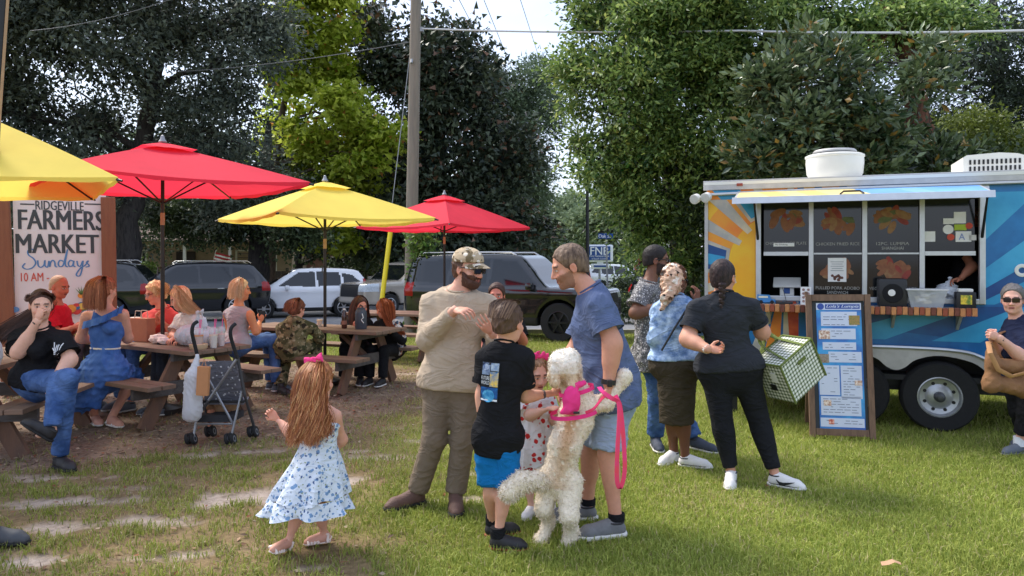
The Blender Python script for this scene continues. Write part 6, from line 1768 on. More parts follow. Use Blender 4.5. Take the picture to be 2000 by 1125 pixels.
def face_colors(H, V, skin, lip=(168, 84, 76), brow=(70, 52, 42), eye=(60, 44, 36), beard=None, stub=0.0, mouth=0.0):
 q = H.loc(V); x, y, z = q.T
 base = np.array(C(*skin)); col = np.tile(base, (len(V), 1))
 red = np.array([1.10, 0.82, 0.78])
 def mixc(mask, c, a=1.0): 
  w = (np.clip(mask, 0, 1) * a)[:, None]; col[:] = col * (1 - w) + np.array(c) * w
 face = y > 0.03
 ck = np.exp(-(((np.abs(x) - 0.042) / 0.02) ** 2 + ((z + 0.035) / 0.022) ** 2)) * face; mixc(ck, base * red, 0.55)
 ns = np.exp(-((x / 0.02) ** 2 + ((z + 0.036) / 0.016) ** 2)) * (y > 0.095); mixc(ns, base * red, 0.5)
 ear = (np.abs(x) > 0.076); mixc(ear * 1.0, base * red, 0.5)
 if beard is not None:
  bz = (z < -0.040 + 0.22 * np.clip(0.06 - y, 0, 0.09) + 0.010 * (np.abs(x) > 0.03)) & (z > -0.16) & (y > 0.005) & ~((np.abs(x) < 0.024) & (np.abs(z + 0.066) < 0.010) & (y > 0.085)) & ~((np.abs(x) < 0.02) & (z > -0.048) & (y > 0.098))
  jit = 0.82 + 0.36 * np.random.default_rng(1).uniform(0, 1, len(V))
  bc = np.array(C(*beard)) * jit[:, None]
  w = (bz * (1.0 - stub))[:, None]; col[:] = col * (1 - w) + bc * w
 lp = ((np.abs(x) < 0.024) & (np.abs(z + 0.066) < 0.0095 * (1 - (np.abs(x) / 0.03) ** 2)) & (y > 0.086)); mixc(lp * 1.0, C(*lip), 0.85)
 ml = ((np.abs(x) < 0.021) & (np.abs(z + 0.0665) < 0.0026) & (y > 0.082)); mixc(ml * 1.0, C(70, 34, 32), 0.9)
 br = (np.abs(np.abs(x) - 0.032) < 0.019) & (np.abs(z - 0.021 - 0.1 * (0.03 - np.abs(np.abs(x) - 0.03)) * 0.5) < 0.0055) & (y > 0.07); mixc(br * 1.0, C(*brow), 0.85)
 for s in (-1, 1):
  ex, ez = x - s * 0.031, z + 0.001
  ew = (ex / 0.0135) ** 2 + (ez / 0.0062) ** 2 < 1
  mixc((ew & (y > 0.078)) * 1.0, C(214, 206, 200)); mixc(((ex ** 2 + ez ** 2 < 0.0058 ** 2) & (y > 0.078)) * 1.0, C(*eye))
  lid = ((ex / 0.0155) ** 2 + ((ez - 0.001) / 0.0088) ** 2 < 1) & ~ew & (y > 0.07); mixc(lid * 1.0, base * np.array([0.42, 0.34, 0.32]), 0.6)
 return col
class Person:
 def __init__(s, label, J, H, skin, k=1.0, g=1.0, group=None, face=None, hands=None, h=0.0138, hh=0.0058, fat=0.0, cov=False, **bk):
  s.J, s.H, s.k, s.hq = J, H, k, h
  s.B = Body(J, k, g, **bk)
  s.skin = skin
  foot = J.get('al', J['pel'])
  s.root = empty('person', (J['pel'].x, J['pel'].y, max(0.0, min(J.get('al', J['pel']).z, J.get('ar', J['pel']).z) - 0.085)), 0, label, 'person', group)
  B = s.B
  nk = J['neck'] + (H.p(0, -0.012, -0.06) - J['neck']) * 0.75
  neck = [Cone(J['neck'] - B.up * 0.03 * k, H.p(0, -0.012, -0.05), 0.060 * k * g ** 0.4, 0.052 * H.k * (1 + fat * 3), k=0.03)]
  P = B.torso(-0.014) + B.seat(-0.016) + neck
  for sd in 'lr':
   if 'w' + sd in J: P += B.arm_(sd, cap=False)
   if 'a' + sd in J:
    lp = B.leg_(sd, cap=False)
    lp[0].ra -= 0.016; lp[0].rb -= 0.004
    if cov:
     for c_ in lp: c_.ra -= 0.008; c_.rb -= 0.008
    P += lp
    if 't' + sd in J:
     a_ = J['a' + sd] - UP * 0.045 * k; d_ = J['t' + sd] - a_; d_.z = 0 if d_.z > -0.3 else d_.z
     P += [Cone(a_ + UP * 0.012 * k, a_ + d_.normalized() * 0.10 * k, 0.030 * k, 0.022 * k)]
  V, F = sdf_mesh(P, h * 1.4, 0.035)
  Vs, Fs, Cs = [V], [F], [np.tile(np.array(C(*skin)), (len(V), 1))]
  n = len(V)
  HP = head_prims(H, bk.get('female', False), fat) + [Cone(J['neck'].lerp(H.c, 0.25), H.p(0, -0.012, -0.05), 0.052 * H.k, 0.050 * H.k * (1 + fat * 3), k=0.03)]
  V, F = sdf_mesh(HP, hh * H.k ** 0.5, 0.022 * H.k)
  Vs.append(V); Fs.append(F + n); n += len(V)
  Cs.append(face_colors(H, V, skin, **(face or {})))
  for sd, (tip, palm, curl) in (hands or {}).items():
   hp = hand_prims(J['w' + sd], tip, palm, k, curl, sd)
   V, F = sdf_mesh(hp, 0.0050 if h < 0.0145 else 0.0068, 0.010 * k, smooth=1)
   Vs.append(V); Fs.append(F + n); n += len(V)
   c = np.tile(np.array(C(*skin)) * np.array([1.02, 0.95, 0.93]), (len(V), 1)); Cs.append(c)
  s.body = link('body', np_mesh('body', np.concatenate(Vs), np.concatenate(Fs), True, [skin_mat()], col=np.concatenate(Cs)), s.root)
 def piece(s, name, prims, m, h=None, k=0.035, cuts=(), noise=None, parent=None, smooth=1, label=None):
  V, F = sdf_mesh(prims, h or s.hq, k, cuts, noise, smooth=smooth)
  o = link(name, np_mesh(name, V, F, True, [m]), parent or s.root)
  if label: o['label'] = label
  return o
 def shirt(s, m, sleeve=0.30, hem=0.06, e=0.016, flare=0.02, seed=1, amp=0.007, freq=42, name='shirt', rs=0.070, extra=(), cuts=(), long=False, se=None, h=None, neckz=0.028, over=0.032):
  B, J, k = s.B, s.J, s.k
  P = B.torso(e, lo=hem + 0.08, flare=flare)
  P += B.seat(max(e + 0.006, over))
  cuts = list(cuts) + [Plane(J['pel'] - B.up * (0.04 * k + hem), -B.up)]
  for sd in 'lr':
   if sleeve and 'e' + sd in J:
    es = se if se is not None else e
    P += B.arm_(sd, es, sleeve, True, None if long else rs * k * B.arm * B.g ** 0.5)
  P += list(extra)
  nk = Plane(J['neck'] + B.up * neckz * k, B.up + B.fwd * 0.35)
  o = s.piece(name, P, m, h=h, noise=folds(amp, freq, seed, (1, 1, 1)), cuts=[nk] + list(cuts))
  n_ = (B.up + B.fwd * 0.35).normalized(); f_ = (B.fwd - n_ * B.fwd.dot(n_)).normalized(); c_ = J['neck'] + B.up * (neckz - 0.004) * k
  c_ = c_ + (s.H.p(0, -0.012, -0.06) - c_) * 0.10
  ring = [c_ + B.lat * cos(t) * 0.074 * k * B.g ** 0.4 + f_ * sin(t) * 0.070 * k * B.g ** 0.4 for t in np.linspace(0, 2 * pi, 25)]
  MB().tube(ring, 0.0085 * k, 6).build('collar', m, o, True)
  for sd in 'lr':
   if sleeve and sleeve <= 0.5 and 'e' + sd in J:
    S, E = J['s' + sd], J['e' + sd]; e_ = S.lerp(E, sleeve / 0.5); d_ = (E - S).normalized(); r_ = rs * k * B.arm * B.g ** 0.5 + 0.0025
    MB().tube([e_ - d_ * 0.022, e_ + d_ * 0.003], r_, 22, caps=False).build('sleeve_hem', m, o, True)
  return o
 def trousers(s, m, t=0.97, e=0.018, r1=None, seed=2, amp=0.004, freq=50, name='trousers', waist=0.05, e2=None, cap=True, h=None, k=0.03, lo=0.0):
  B, J, kk = s.B, s.J, s.k
  P = B.seat(e) + [Cone(J['pel'] - B.up * 0.03 * kk, J['pel'] + B.up * waist * kk, 0.155 * B.g * kk * B.hip + e * 0.5, 0.145 * B.g * kk * B.hip + e * 0.5, B.fwd, 0.72, cap=(0, 1))]
  for sd in 'lr':
   if 'a' + sd in J: P += B.leg_(sd, e, t, cap, r1 * kk if r1 else None, e2)
  return s.piece(name, P, m, h=h, k=k, noise=folds(amp, freq, seed, (1, 1, 0.9)))
 def shoe(s, sd, m, sole_m, hi=0.0, L=0.25, ankle_up=UP, w=1.0, name='shoe', sole=0.022, accents=None):
  k = s.k; J = s.J
  a, t = J['a' + sd], J['t' + sd]
  d = (t - a); u = Vector(ankle_up).normalized(); d = (d - u * d.dot(u)).normalized()
  b = u.cross(d).normalized()
  gnd = a - u * 0.085 * k
  L = L * k
  heel = gnd - d * 0.055 * k; 
  q = lambda x, z, y=0.0: heel + d * x * L + u * z * k + b * y * k
  P = [Cone(q(0.14, 0.042), q(0.45, 0.045), 0.039 * k * w, 0.041 * k * w), Cone(q(0.45, 0.040), q(0.78, 0.034), 0.041 * k * w, 0.043 * k * w), Cone(q(0.78, 0.030), q(0.93, 0.022), 0.042 * k * w, 0.031 * k * w), Cone(q(0.22, 0.06), q(0.22, 0.085 + hi), 0.041 * k * w, 0.044 * k * w, cap=(0, 1)), Cone(q(0.22, 0.08), q(0.6, 0.055), 0.036 * k, 0.030 * k)]
  o = s.piece(name, P, m, h=0.0105, k=0.018, cuts=[Plane(q(0, sole * 0.6), -u)])
  P2 = [Cone(q(0.13, 0.02), q(0.78, 0.02), 0.046 * k * w, 0.050 * k * w), Cone(q(0.78, 0.02), q(0.93, 0.022), 0.050 * k * w, 0.038 * k * w)]
  so = s.piece('sole', P2, sole_m, h=0.011, k=0.01, cuts=[Plane(q(0, sole), u), Plane(q(0, 0.0), -u)], parent=o)
  if name == 'shoe':
   lc = mat('shoe_lace', C(200, 198, 194), 0.8, 0.05); dk = mat('shoe_lining', C(52, 50, 52), 0.9, 0.1)
   for i in range(3): MB().tube([q(0.44 + 0.075 * i, 0.066 - 0.010 * i, -0.026), q(0.455 + 0.075 * i, 0.090 - 0.013 * i, 0.0), q(0.44 + 0.075 * i, 0.066 - 0.010 * i, 0.026)], 0.0045 * k, 5).build('lace', lc, o)
   MB().tube([q(0.22 + 0.175 * cos(t), 0.0855 + hi, 0.043 * sin(t) * w) for t in np.linspace(0, 2 * pi, 17)], 0.0055 * k, 5).build('shoe_collar', dk, o)
   MB().tube([q(0.0 + 0.02, 0.03 + sole * 0.4, 0.0), q(0.10, sole + 0.004, -0.040 * w), q(0.5, sole + 0.004, -0.0465 * w), q(0.85, sole + 0.004, -0.042 * w)], 0.0025 * k, 5).build('welt', dk, o)
  return o, q
 def hair_cap(s, m, e=0.012, seed=0, amp=0.006, freq=90, front=(0.072, 0.062), nape=(-0.07, -0.075), name='hair', h=None, extra=(), top=0.0, ear=0.0):
  H = s.H; k = H.k
  P = [Ell(H.p(0, -0.014, 0.036 + top), tuple((x + e) * k for x in (0.077, 0.098, 0.088 + top)), H.R()), Ell(H.p(0, -0.045, -0.025), tuple((x + e * 0.7) * k for x in (0.066, 0.062, 0.075)), H.R(), k=0.03)] + list(extra)
  # oval hairline round the face, a slanting lower edge behind the ears and a level one at the nape
  dy, dz = front[0] - 0.072, front[1] - 0.052
  P.append(Ell(H.p(0, 0.118 + dy, -0.030 + dz), (0.070 * k, 0.086 * k, 0.104 * k), H.R(), k=0.008, cut=True))
  cut1 = Plane(H.p(0, 0.022 + dy, -0.02), H.f * 0.86 - H.u * 0.50)
  cut2 = Plane(H.p(0, nape[0], nape[1]), -H.u * 0.9 + H.f * 0.3)
  fold = folds(amp, freq, seed)
  return s.piece(name, P, m, h=h or (0.0070 if s.hq < 0.0145 else 0.0095), k=0.02, cuts=[cut1, cut2], noise=fold)
 def done(s): return s.root
def strands(name, parent, guides, n, rad, m, width=0.004, seed=0, curl=0.0, cfreq=9.0, taper=0.35, col=None, sides=2, pts=11, jit=0.25):
 r = np.random.default_rng(seed)
 G = []
 for g in guides:
  P = np.array(smooth_line([tuple(p) for p in g], 8)); d = np.concatenate([[0], np.cumsum(np.linalg.norm(np.diff(P, axis=0), axis=1))]); t = np.linspace(0, d[-1], pts)
  G.append(np.stack([np.interp(t, d, P[:, i]) for i in range(3)], 1))
 G = np.array(G)
 pk = r.integers(0, len(G), n); pk2 = np.clip(pk + r.choice([-1, 0, 1], n), 0, len(G) - 1); w = r.uniform(0, 0.5, n)[:, None, None]
 P = G[pk] * (1 - w) + G[pk2] * w                        # n, pts, 3
 tt = np.linspace(0, 1, pts)
 R_ = np.interp(tt, np.linspace(0, 1, len(rad)), rad)
 off = r.normal(size=(n, 1, 3)) * 0.55
 P = P + off * R_[None, :, None] + r.normal(size=(n, pts, 3)) * (R_[None, :, None] * jit * 0.12)
 if curl:
  ph = r.uniform(0, 6.28, (n, 1)); fq = cfreq * r.uniform(0.7, 1.3, (n, 1)); am = curl * tt[None, :] * r.uniform(0.5, 1.3, (n, 1))
  P[:, :, 0] += am * np.sin(fq * tt[None, :] + ph); P[:, :, 1] += am * np.cos(fq * tt[None, :] + ph)
 ln = r.uniform(0.72, 1.05, n)
 T = np.gradient(P, axis=1); T /= np.linalg.norm(T, axis=2)[:, :, None] + 1e-9
 a = np.cross(T, np.array([0.3, 0.9, 0.2])); a /= np.linalg.norm(a, axis=2)[:, :, None] + 1e-9
 b = np.cross(T, a)
 ww = width * r.uniform(0.6, 1.4, (n, 1)) * (1 - (1 - taper) * tt[None, :] ** 2)
 ring = [P + (a * cos(2 * pi * q / sides) + b * sin(2 * pi * q / sides)) * ww[:, :, None] for q in range(sides)]
 V = np.stack(ring, 2).reshape(-1, 3)
 base = (np.arange(n)[:, None] * pts + np.arange(pts - 1)[None, :]) * sides
 F = []
 for q in range(sides if sides > 2 else 1):
  q2 = (q + 1) % sides
  F.append(np.stack([base + q, base + q2, base + sides + q2, base + sides + q], -1).reshape(-1, 4))
 cc = None
 if col is not None:
  pal = np.array([C(*c) for c in col]); cs = pal[r.integers(0, len(pal), n)] * r.uniform(0.75, 1.2, (n, 1))
  cc = np.repeat(cs, pts * sides, 0)
 return link(name, np_mesh(name, V, np.concatenate(F), True, [m], col=cc), parent)
def hair_mat(): return mat('hair_strand', attr='Col', rough=0.5, var=0.15, vs=30, spec=0.35)
def hairm(name, rgb, rgb2=None): return mat('hair_' + name, C(*rgb), 0.6, 0.35, 60, 0.5, 120, col2=C(*(rgb2 or rgb)), stretch=(1, 1, 0.25), spec=0.3)
def skirt(p, name, rings, m, n=64, fold=0.03, nf=11, seed=0, thick=0.006):
 r = random.Random(seed); ph = [r.uniform(0, 6.28) for _ in range(4)]
 vs, fs = [], []
 K = len(rings)
 for i, (c, ra, rb, lat) in enumerate(rings):
  lat = Vector(lat).normalized(); dep = UP.cross(lat).normalized(); s = i / (K - 1)
  for j in range(n):
   t = 2 * pi * j / n
   w = 1 + fold * s * (sin(nf * t + ph[0]) + 0.6 * sin((nf * 1.7 // 1) * t + ph[1] + 1.2 * s) + 0.4 * sin(3 * t + ph[2])) / max(ra, 0.05) * 0.2
   vs.append(Vector(c) + lat * cos(t) * ra * w + dep * sin(t) * rb * w + UP * (0.012 * s * sin(5 * t + ph[3]) if i == K - 1 else 0))
 for i in range(K - 1):
  for j in range(n): fs.append((i * n + j, i * n + (j + 1) % n, (i + 1) * n + (j + 1) % n, (i + 1) * n + j))
 o = MB().add(vs, fs).build(name, m, p.root, True)
 return o
def glasses(p, m_lens, m_frame, big=1.0, dx=0.0):
 H = p.H
 o = MB()
 for q in (-1, 1):
  c = H.p(q * 0.031, 0.107, 0.0)
  M = Matrix.Translation(c) @ Matrix(((H.r.x, H.f.x, H.u.x), (H.r.y, H.f.y, H.u.y), (H.r.z, H.f.z, H.u.z))).to_4x4() @ Matrix.Rotation(-q * 0.22, 4, 'Z')
  o.use(m_lens).box((0, 0, 0), (0.050 * big * H.k, 0.006, 0.034 * big * H.k), M, bev=0.004)
  o.use(m_frame).tube([H.p(q * 0.056, 0.098, 0.008), H.p(q * 0.082, 0.03, 0.010), H.p(q * 0.083, -0.02, 0.0)], 0.0035, 5)
 o.use(m_frame).tube([H.p(-0.012, 0.112, 0.006), H.p(0.012, 0.112, 0.006)], 0.003, 5)
 return o.build('glasses', None, p.root)
def band(p, sd, m, t=0.97, r=0.034, w=0.022, name='wristband'):
 E, W = p.J['e' + sd], p.J['w' + sd]
 c = E.lerp(W, t); d = (W - E).normalized()
 return MB().tube([c - d * w / 2, c + d * w / 2], r * p.k, 14).build(name, m, p.root, True)
def bow(parent, c, r, f, m, size=0.05):
 r, f = Vector(r).normalized(), Vector(f).normalized(); u = f.cross(r)
 P = []
 for q in (-1, 1):
  P += [Cone(c + r * q * 0.01, c + r * q * size, 0.010, size * 0.55, f, 0.5, cap=(0, 1)), Cone(c, c + r * q * size * 0.5 - u * size * 0.8, 0.008, 0.016, f, 0.4, cap=(0, 1))]
 P.append(Ell(c, (size * 0.26,) * 3))
 V, F = sdf_mesh(P, 0.005, 0.006, noise=folds(0.003, 120, 3))
 return link('hair_bow', np_mesh('hair_bow', V, F, True, [m]), parent)
# ------------------------------------------------------------------ the people in the middle
def gank(px, py, k=1.0): g = gr(px, py); return g + UP * 0.085 * k
BLACK_T = cloth_mat('black', (30, 30, 33), 0.12)
JEANS = cloth_mat('denim', (58, 86, 136), 0.25, vs=5, col2=C(86, 114, 162))
WHITE_SOLE = mat('sole_white', C(216, 212, 206), 0.7, 0.06); DARK_SOLE = mat('sole_dark', C(28, 27, 27), 0.8, 0.1)
def man_tan():
 q = Q(4.98)
 J = dict(neck=q(893, 572), pel=q(884, 738), sr=q(842, 594, 0.02), sl=q(950, 596, -0.02), er=q(832, 665, -0.06), wr=q(888, 606, -0.27), el=q(972, 680, -0.02), wl=q(962, 650, -0.24),
    kr=q(848, 858, -0.05), kl=q(904, 858, -0.05), ar=gank(815, 985), al=gank(890, 988), tr=gr(768, 996), tl=gr(892, 1030))
 H = Frame(q(914, 524, -0.03), (0.80, -0.58, -0.16), k=1.04)
 p = Person('man in a tan long-sleeved shirt and camouflage cap talking with his hands', J, H, (214, 160, 136), 1.0, 1.10, face=dict(beard=(84, 56, 44)), hands={'r': (q(914, 608, -0.34), (0.1, 0.4, -0.9), 0.42), 'l': (q(938, 626, -0.34), (-0.5, -0.3, 0.7), 0.22)}, belly=0.02, arm=1.12, leg=1.06, cov=True)
 p.shirt(cloth_mat('tan', (184, 166, 144), 0.07), 0.96, 0.03, 0.018, 0.012, 3, 0.005, 40, long=True, over=0.044)
 p.trousers(cloth_mat('khaki', (124, 110, 94), 0.10), 0.99, 0.020, 0.074, 4, 0.003, 50, e2=0.02)
 bt = mat('boot_leather', C(98, 72, 62), 0.7, 0.2, 12, 0.4, 90)
 for sd in 'lr': p.shoe(sd, bt, DARK_SOLE, 0.03, 0.29, w=1.12, name='boot', sole=0.03)
 p.hair_cap(hairm('brown', (88, 62, 48)), 0.008, 1, front=(0.04, 0.05))
 # beard as a full growth
 R = H.R(); k = H.k
 p.piece('beard', [Ell(H.p(0, 0.052, -0.085), (0.054 * k, 0.053 * k, 0.048 * k), R), Cone(H.p(-0.066, 0.02, -0.03), H.p(-0.045, 0.06, -0.08), 0.014, 0.022), Cone(H.p(0.066, 0.02, -0.03), H.p(0.045, 0.06, -0.08), 0.014, 0.022), Cone(H.p(-0.03, 0.098, -0.054), H.p(0.03, 0.098, -0.054), 0.007, 0.007, k=0.01), Ell(H.p(0, 0.115, -0.066), (0.022 * k, 0.02 * k, 0.010 * k), R, cut=True, k=0.004)], hairm('beard_brown', (92, 62, 50), (68, 46, 38)), h=0.0055, k=0.02, noise=folds(0.004, 160, 5))
 # cap
 camo = mat_spots('cap_camo', C(186, 166, 138), [(16, 0.42, C(120, 104, 78), 0.9), (22, 0.34, C(226, 216, 200), 0.9), (26, 0.26, C(72, 62, 50), 0.9)])
 cp_ = p.piece('cap', [Ell(H.p(0, -0.008, 0.052), (0.092 * k, 0.112 * k, 0.085 * k), R)], camo, h=0.007, cuts=[Plane(H.p(0, 0, 0.040), -H.u + H.f * 0.12)])
 vs, fs = [], []
 for i in range(7):
  for j in range(13):
   a = radians(-68 + 136 * j / 12); rr = 1.0 + 0.62 * (i / 6) * cos(a * 0.9)
   vs.append(H.p(0.090 * sin(a), -0.006 + 0.110 * rr * cos(a), 0.046 - 0.020 * (i / 6) - 0.022 * (sin(a) ** 2)))
 for i in range(6):
  for j in range(12): x = i * 13 + j; fs.append((x, x + 1, x + 14, x + 13))
 b = MB().add(vs, fs).add([v + H.u * 0.004 for v in vs], fs).build('cap_brim', camo, cp_, True)
 glasses(p, mat('dark_lens', C(18, 20, 24), 0.1), BLACKM, 1.12)
man_tan()
def boy_black():
 q = Q(4.25); k = 0.80
 J = dict(neck=q(984, 676), pel=q(972, 846), sl=q(950, 700, 0.02), sr=q(1024, 700, -0.01), el=q(941, 768, 0.02), wl=q(940, 822, 0.0), er=q(1024, 775, 0.06), wr=q(1078, 768, 0.16),
    kl=q(958, 962, 0.03), kr=q(986, 964, -0.02), al=gank(962, 1046, k), ar=gank(972, 1072, k), tl=gr(1012, 1040), tr=gr(1030, 1074))
 H = Frame(q(993, 630), (0.55, 0.82, -0.10), k=0.95)
 p = Person('boy in a black printed tee and blue shorts stroking the dog', J, H, (216, 160, 134), k, 0.88, hip=0.90, leg=0.95, hands={'l': (q(940, 850, -0.02), (0.6, 0.3, 0), 0.4), 'r': (q(1112, 757, 0.18), (0, 0.8, -0.4), 0.18)})
 sh = p.shirt(BLACK_T, 0.34, 0.10, 0.018, 0.008, 5, 0.006, 40, rs=0.085, over=0.028)
 p.trousers(cloth_mat('blue_shorts', (20, 108, 168), 0.14), 0.44, 0.016, 0.100, 6, 0.007, 45, name='shorts')
 p.hair_cap(hairm('boy_brown', (104, 78, 60), (72, 54, 44)), 0.012, 2, 0.007, 80, front=(0.07, 0.062), nape=(-0.06, -0.062))
 strands('hair_tuft', p.root, [[H.p(x, 0.02, 0.128), H.p(x * 1.25, -0.07, 0.108), H.p(x * 1.1, -0.115, 0.03)] for x in (-0.06, -0.04, -0.02, 0, 0.02, 0.04, 0.06)], 420, [0.010, 0.012, 0.012], hair_mat(), 0.0028, 4, 0.004, 5, col=[(112, 86, 66), (84, 62, 50), (132, 104, 80)], pts=8)
 shm = mat('sneaker_black', C(36, 34, 36), 0.6, 0.2); 
 for sd in 'lr':
  o, qq = p.shoe(sd, shm, mat('sole_red', C(150, 60, 48), 0.7, 0.2), 0.0, 0.26, w=1.1)
  MB().tube([qq(0.35, 0.045, 0.058), qq(0.6, 0.052, 0.052), qq(0.75, 0.03, 0.056)], 0.007, 5).build('shoe_stripe', mat('stripe_gold', C(220, 160, 40)), o)
  MB().tube([J['a' + sd] + UP * 0.0, J['a' + sd] + UP * 0.055], 0.043, 12).build('sock', BLACK_T, p.root, True)
 # print on the back: framed collage with block lettering
 B = p.B
 c0, c1 = q(958, 700), q(955, 776)
 back = -B.fwd; lat = -B.lat
 ce = q(961, 742) ; 
 S = np.array([list(v.co) for v in sh.data.vertices])
 Mx = Vector(B.lat); Mu = Vector(B.up)
 def on_back(x, z, off):
  base = ce + Mx * x + Mu * z
  rel = S - np.array(base); a = rel @ np.array(Mx); b = rel @ np.array(Mu); d = rel @ np.array(B.fwd)
  m = (a * a + b * b < 0.022 ** 2) & (d < 0.12)
  dd = d[m].min() if m.any() else 0.0
  return base + Vector(B.fwd) * (dd - off)
 W_, Hh = 0.105, 0.225
 def patch(name, x0, x1, z0, z1, m, off, par=sh, nx=4, nz=5):
  vs = [on_back(x0 + (x1 - x0) * i / nx, z0 + (z1 - z0) * j / nz, off) for i in range(nx + 1) for j in range(nz + 1)]
  fs = [(i * (nz + 1) + j, (i + 1) * (nz + 1) + j, (i + 1) * (nz + 1) + j + 1, i * (nz + 1) + j + 1) for i in range(nx) for j in range(nz)]
  return MB().add(vs, fs).build(name, m, par)
 ink = lambda n, c, c2: mat('print_' + n, C(*c), 0.8, 0.3, 30, col2=C(*c2))
 patch('print_frame', -W_ / 2, W_ / 2, -Hh / 2, Hh / 2, mat('print_black', C(22, 24, 32), 0.8), 0.006)
 g = 0.004
 patch('print_panel', -W_ / 2 + g, -0.002, 0.04, Hh / 2 - g, ink('grey', (150, 170, 200), (40, 50, 80)), 0.008)
 patch('print_panel', 0.002, W_ / 2 - g, 0.065, Hh / 2 - g, ink('pale', (190, 210, 230), (60, 80, 130)), 0.008)
 patch('print_panel', 0.0, W_ / 2 - g, -0.025, 0.06, ink('sunset', (60, 130, 190), (226, 190, 90)), 0.008)
 patch('print_panel', -W_ / 2 + g, W_ / 2 - g, -Hh / 2 + 0.02, -0.03, ink('globe', (20, 60, 120), (30, 100, 170)), 0.008)
 for (cx, cz, r, m) in ((0.027, 0.088, 0.021, ink('ball', (200, 214, 226), (120, 140, 170))), (-0.004, -0.078, 0.036, ink('planet', (50, 140, 200), (100, 180, 220))), (-0.028, 0.082, 0.018, ink('ball2', (210, 220, 230), (90, 110, 150)))):
  MB().add([on_back(cx + r * cos(t), cz + r * sin(t), 0.0095) for t in np.linspace(0, 6.283, 18, endpoint=False)], [tuple(range(18))]).build('print_disc', m, sh)
 for s_, cx, cz, w, hh in (('FUTURE', -0.026, 0.022, 0.048, 0.020), ('WORLD', -0.026, -0.004, 0.048, 0.020)):
  t = MB(); put_text(t, s_, Matrix.Identity(4), w, hh, 0.0, warp=lambda v, cx=cx, cz=cz: on_back(cx + v.x, cz + v.z, 0.011)); t.build('lettering', mat('print_white', C(230, 232, 236), 0.8), sh)
 patch('print_strip', -W_ / 2 + g, W_ / 2 - g, -Hh / 2 + 0.006, -Hh / 2 + 0.016, mat('print_white'), 0.008, nz=1)
 band(p, 'r', mat('tattoo_ink', C(96, 84, 84), 0.8, 0.4, 90), 0.62, 0.0330, 0.03, 'temporary_tattoo')
boy_black()
def girl_strawberry():
 q0 = Q(4.78); k = 0.62
 q = lambda px, py, d=0.0: q0(px - 12, py, d)
 J = dict(neck=q(1054, 776), pel=q(1058, 862), sr=q(1028, 788, 0.01), sl=q(1084, 786, 0.03), er=q(1046, 812, -0.07), wr=q(1084, 798, -0.20), el=q(1096, 822, -0.04), wl=q(1100, 806, -0.14),
    kr=q(1042, 938, -0.02), kl=q(1076, 938, 0.0), ar=gank(1038, 1006, k), al=gank(1076, 996, k), tr=gr(1014, 1026), tl=gr(1080, 1020))
 H = Frame(q(1056, 730), (0.50, -0.84, -0.22), k=0.90)
 p = Person('small girl in a strawberry print dress smiling at the dog', J, H, (226, 176, 152), k, 1.0, hands={'r': (q(1108, 798, -0.24), (0.2, 0.3, -0.9), 0.3), 'l': (q(1112, 800, -0.2), (0, 0, -1), 0.3)}, fat=0.004, arm=1.05)
 dm = mat_spots('strawberry_print', C(226, 222, 220), [(19, 0.30, C(196, 52, 48), 0.45), (24, 0.17, C(214, 150, 150), 0.3)])
 B = p.B; L = B.lat
 p.shirt(dm, 0.34, 0.0, 0.014, 0.0, 7, 0.005, 40, rs=0.095, name='dress_bodice')
 skirt(p, 'dress_skirt', [(q(1057, 806), 0.095, 0.075, L), (q(1057, 840), 0.125, 0.105, L), (q(1057, 876), 0.145, 0.125, L), (q(1057, 906), 0.150, 0.13, L)], dm, fold=0.07, nf=9)
 skirt(p, 'bloomers', [(q(1056, 886), 0.12, 0.1, L), (q(1056, 908), 0.125, 0.105, L), (q(1056, 918), 0.10, 0.09, L)], cloth_mat('red_ruffle', (206, 40, 40)), fold=0.08, nf=13)
 hm = hairm('girl_fair', (150, 116, 88), (176, 142, 110))
 p.hair_cap(hm, 0.011, 3, 0.006, 80, front=(0.072, 0.070), nape=(-0.06, -0.10))
 gd = [[H.p(x, -0.05 - abs(x) * 0.2, 0.09), H.p(x * 1.25, -0.085, 0.0), H.p(x * 1.35, -0.075, -0.10)] for x in (-0.075, -0.05, -0.02, 0.02, 0.05, 0.075)]
 gd += [[H.p(s_ * 0.055, 0.055, 0.098), H.p(s_ * 0.083, 0.04, 0.03), H.p(s_ * 0.084, 0.02, -0.08)] for s_ in (-1, 1)]
 strands('hair_strands', p.root, gd, 480, [0.012, 0.022, 0.026], hair_mat(), 0.003, 6, 0.008, 9, col=[(160, 124, 94), (136, 102, 76), (186, 150, 116)])
 bow(p.root, H.p(-0.02, 0.02, 0.135), H.r * 0.9 + H.u * 0.1, -Vector((0.1, 1, 0)), cloth_mat('pink_bow', (246, 74, 140), 0.1), 0.055)
 for sd in 'lr': p.shoe(sd, mat('shoe_white', C(228, 224, 220), 0.6, 0.05), WHITE_SOLE, 0.0, 0.25, w=1.15)
 band(p, 'r', mat('tattoo_ink'), 0.5, 0.036, 0.03, 'temporary_tattoo')
girl_strawberry()
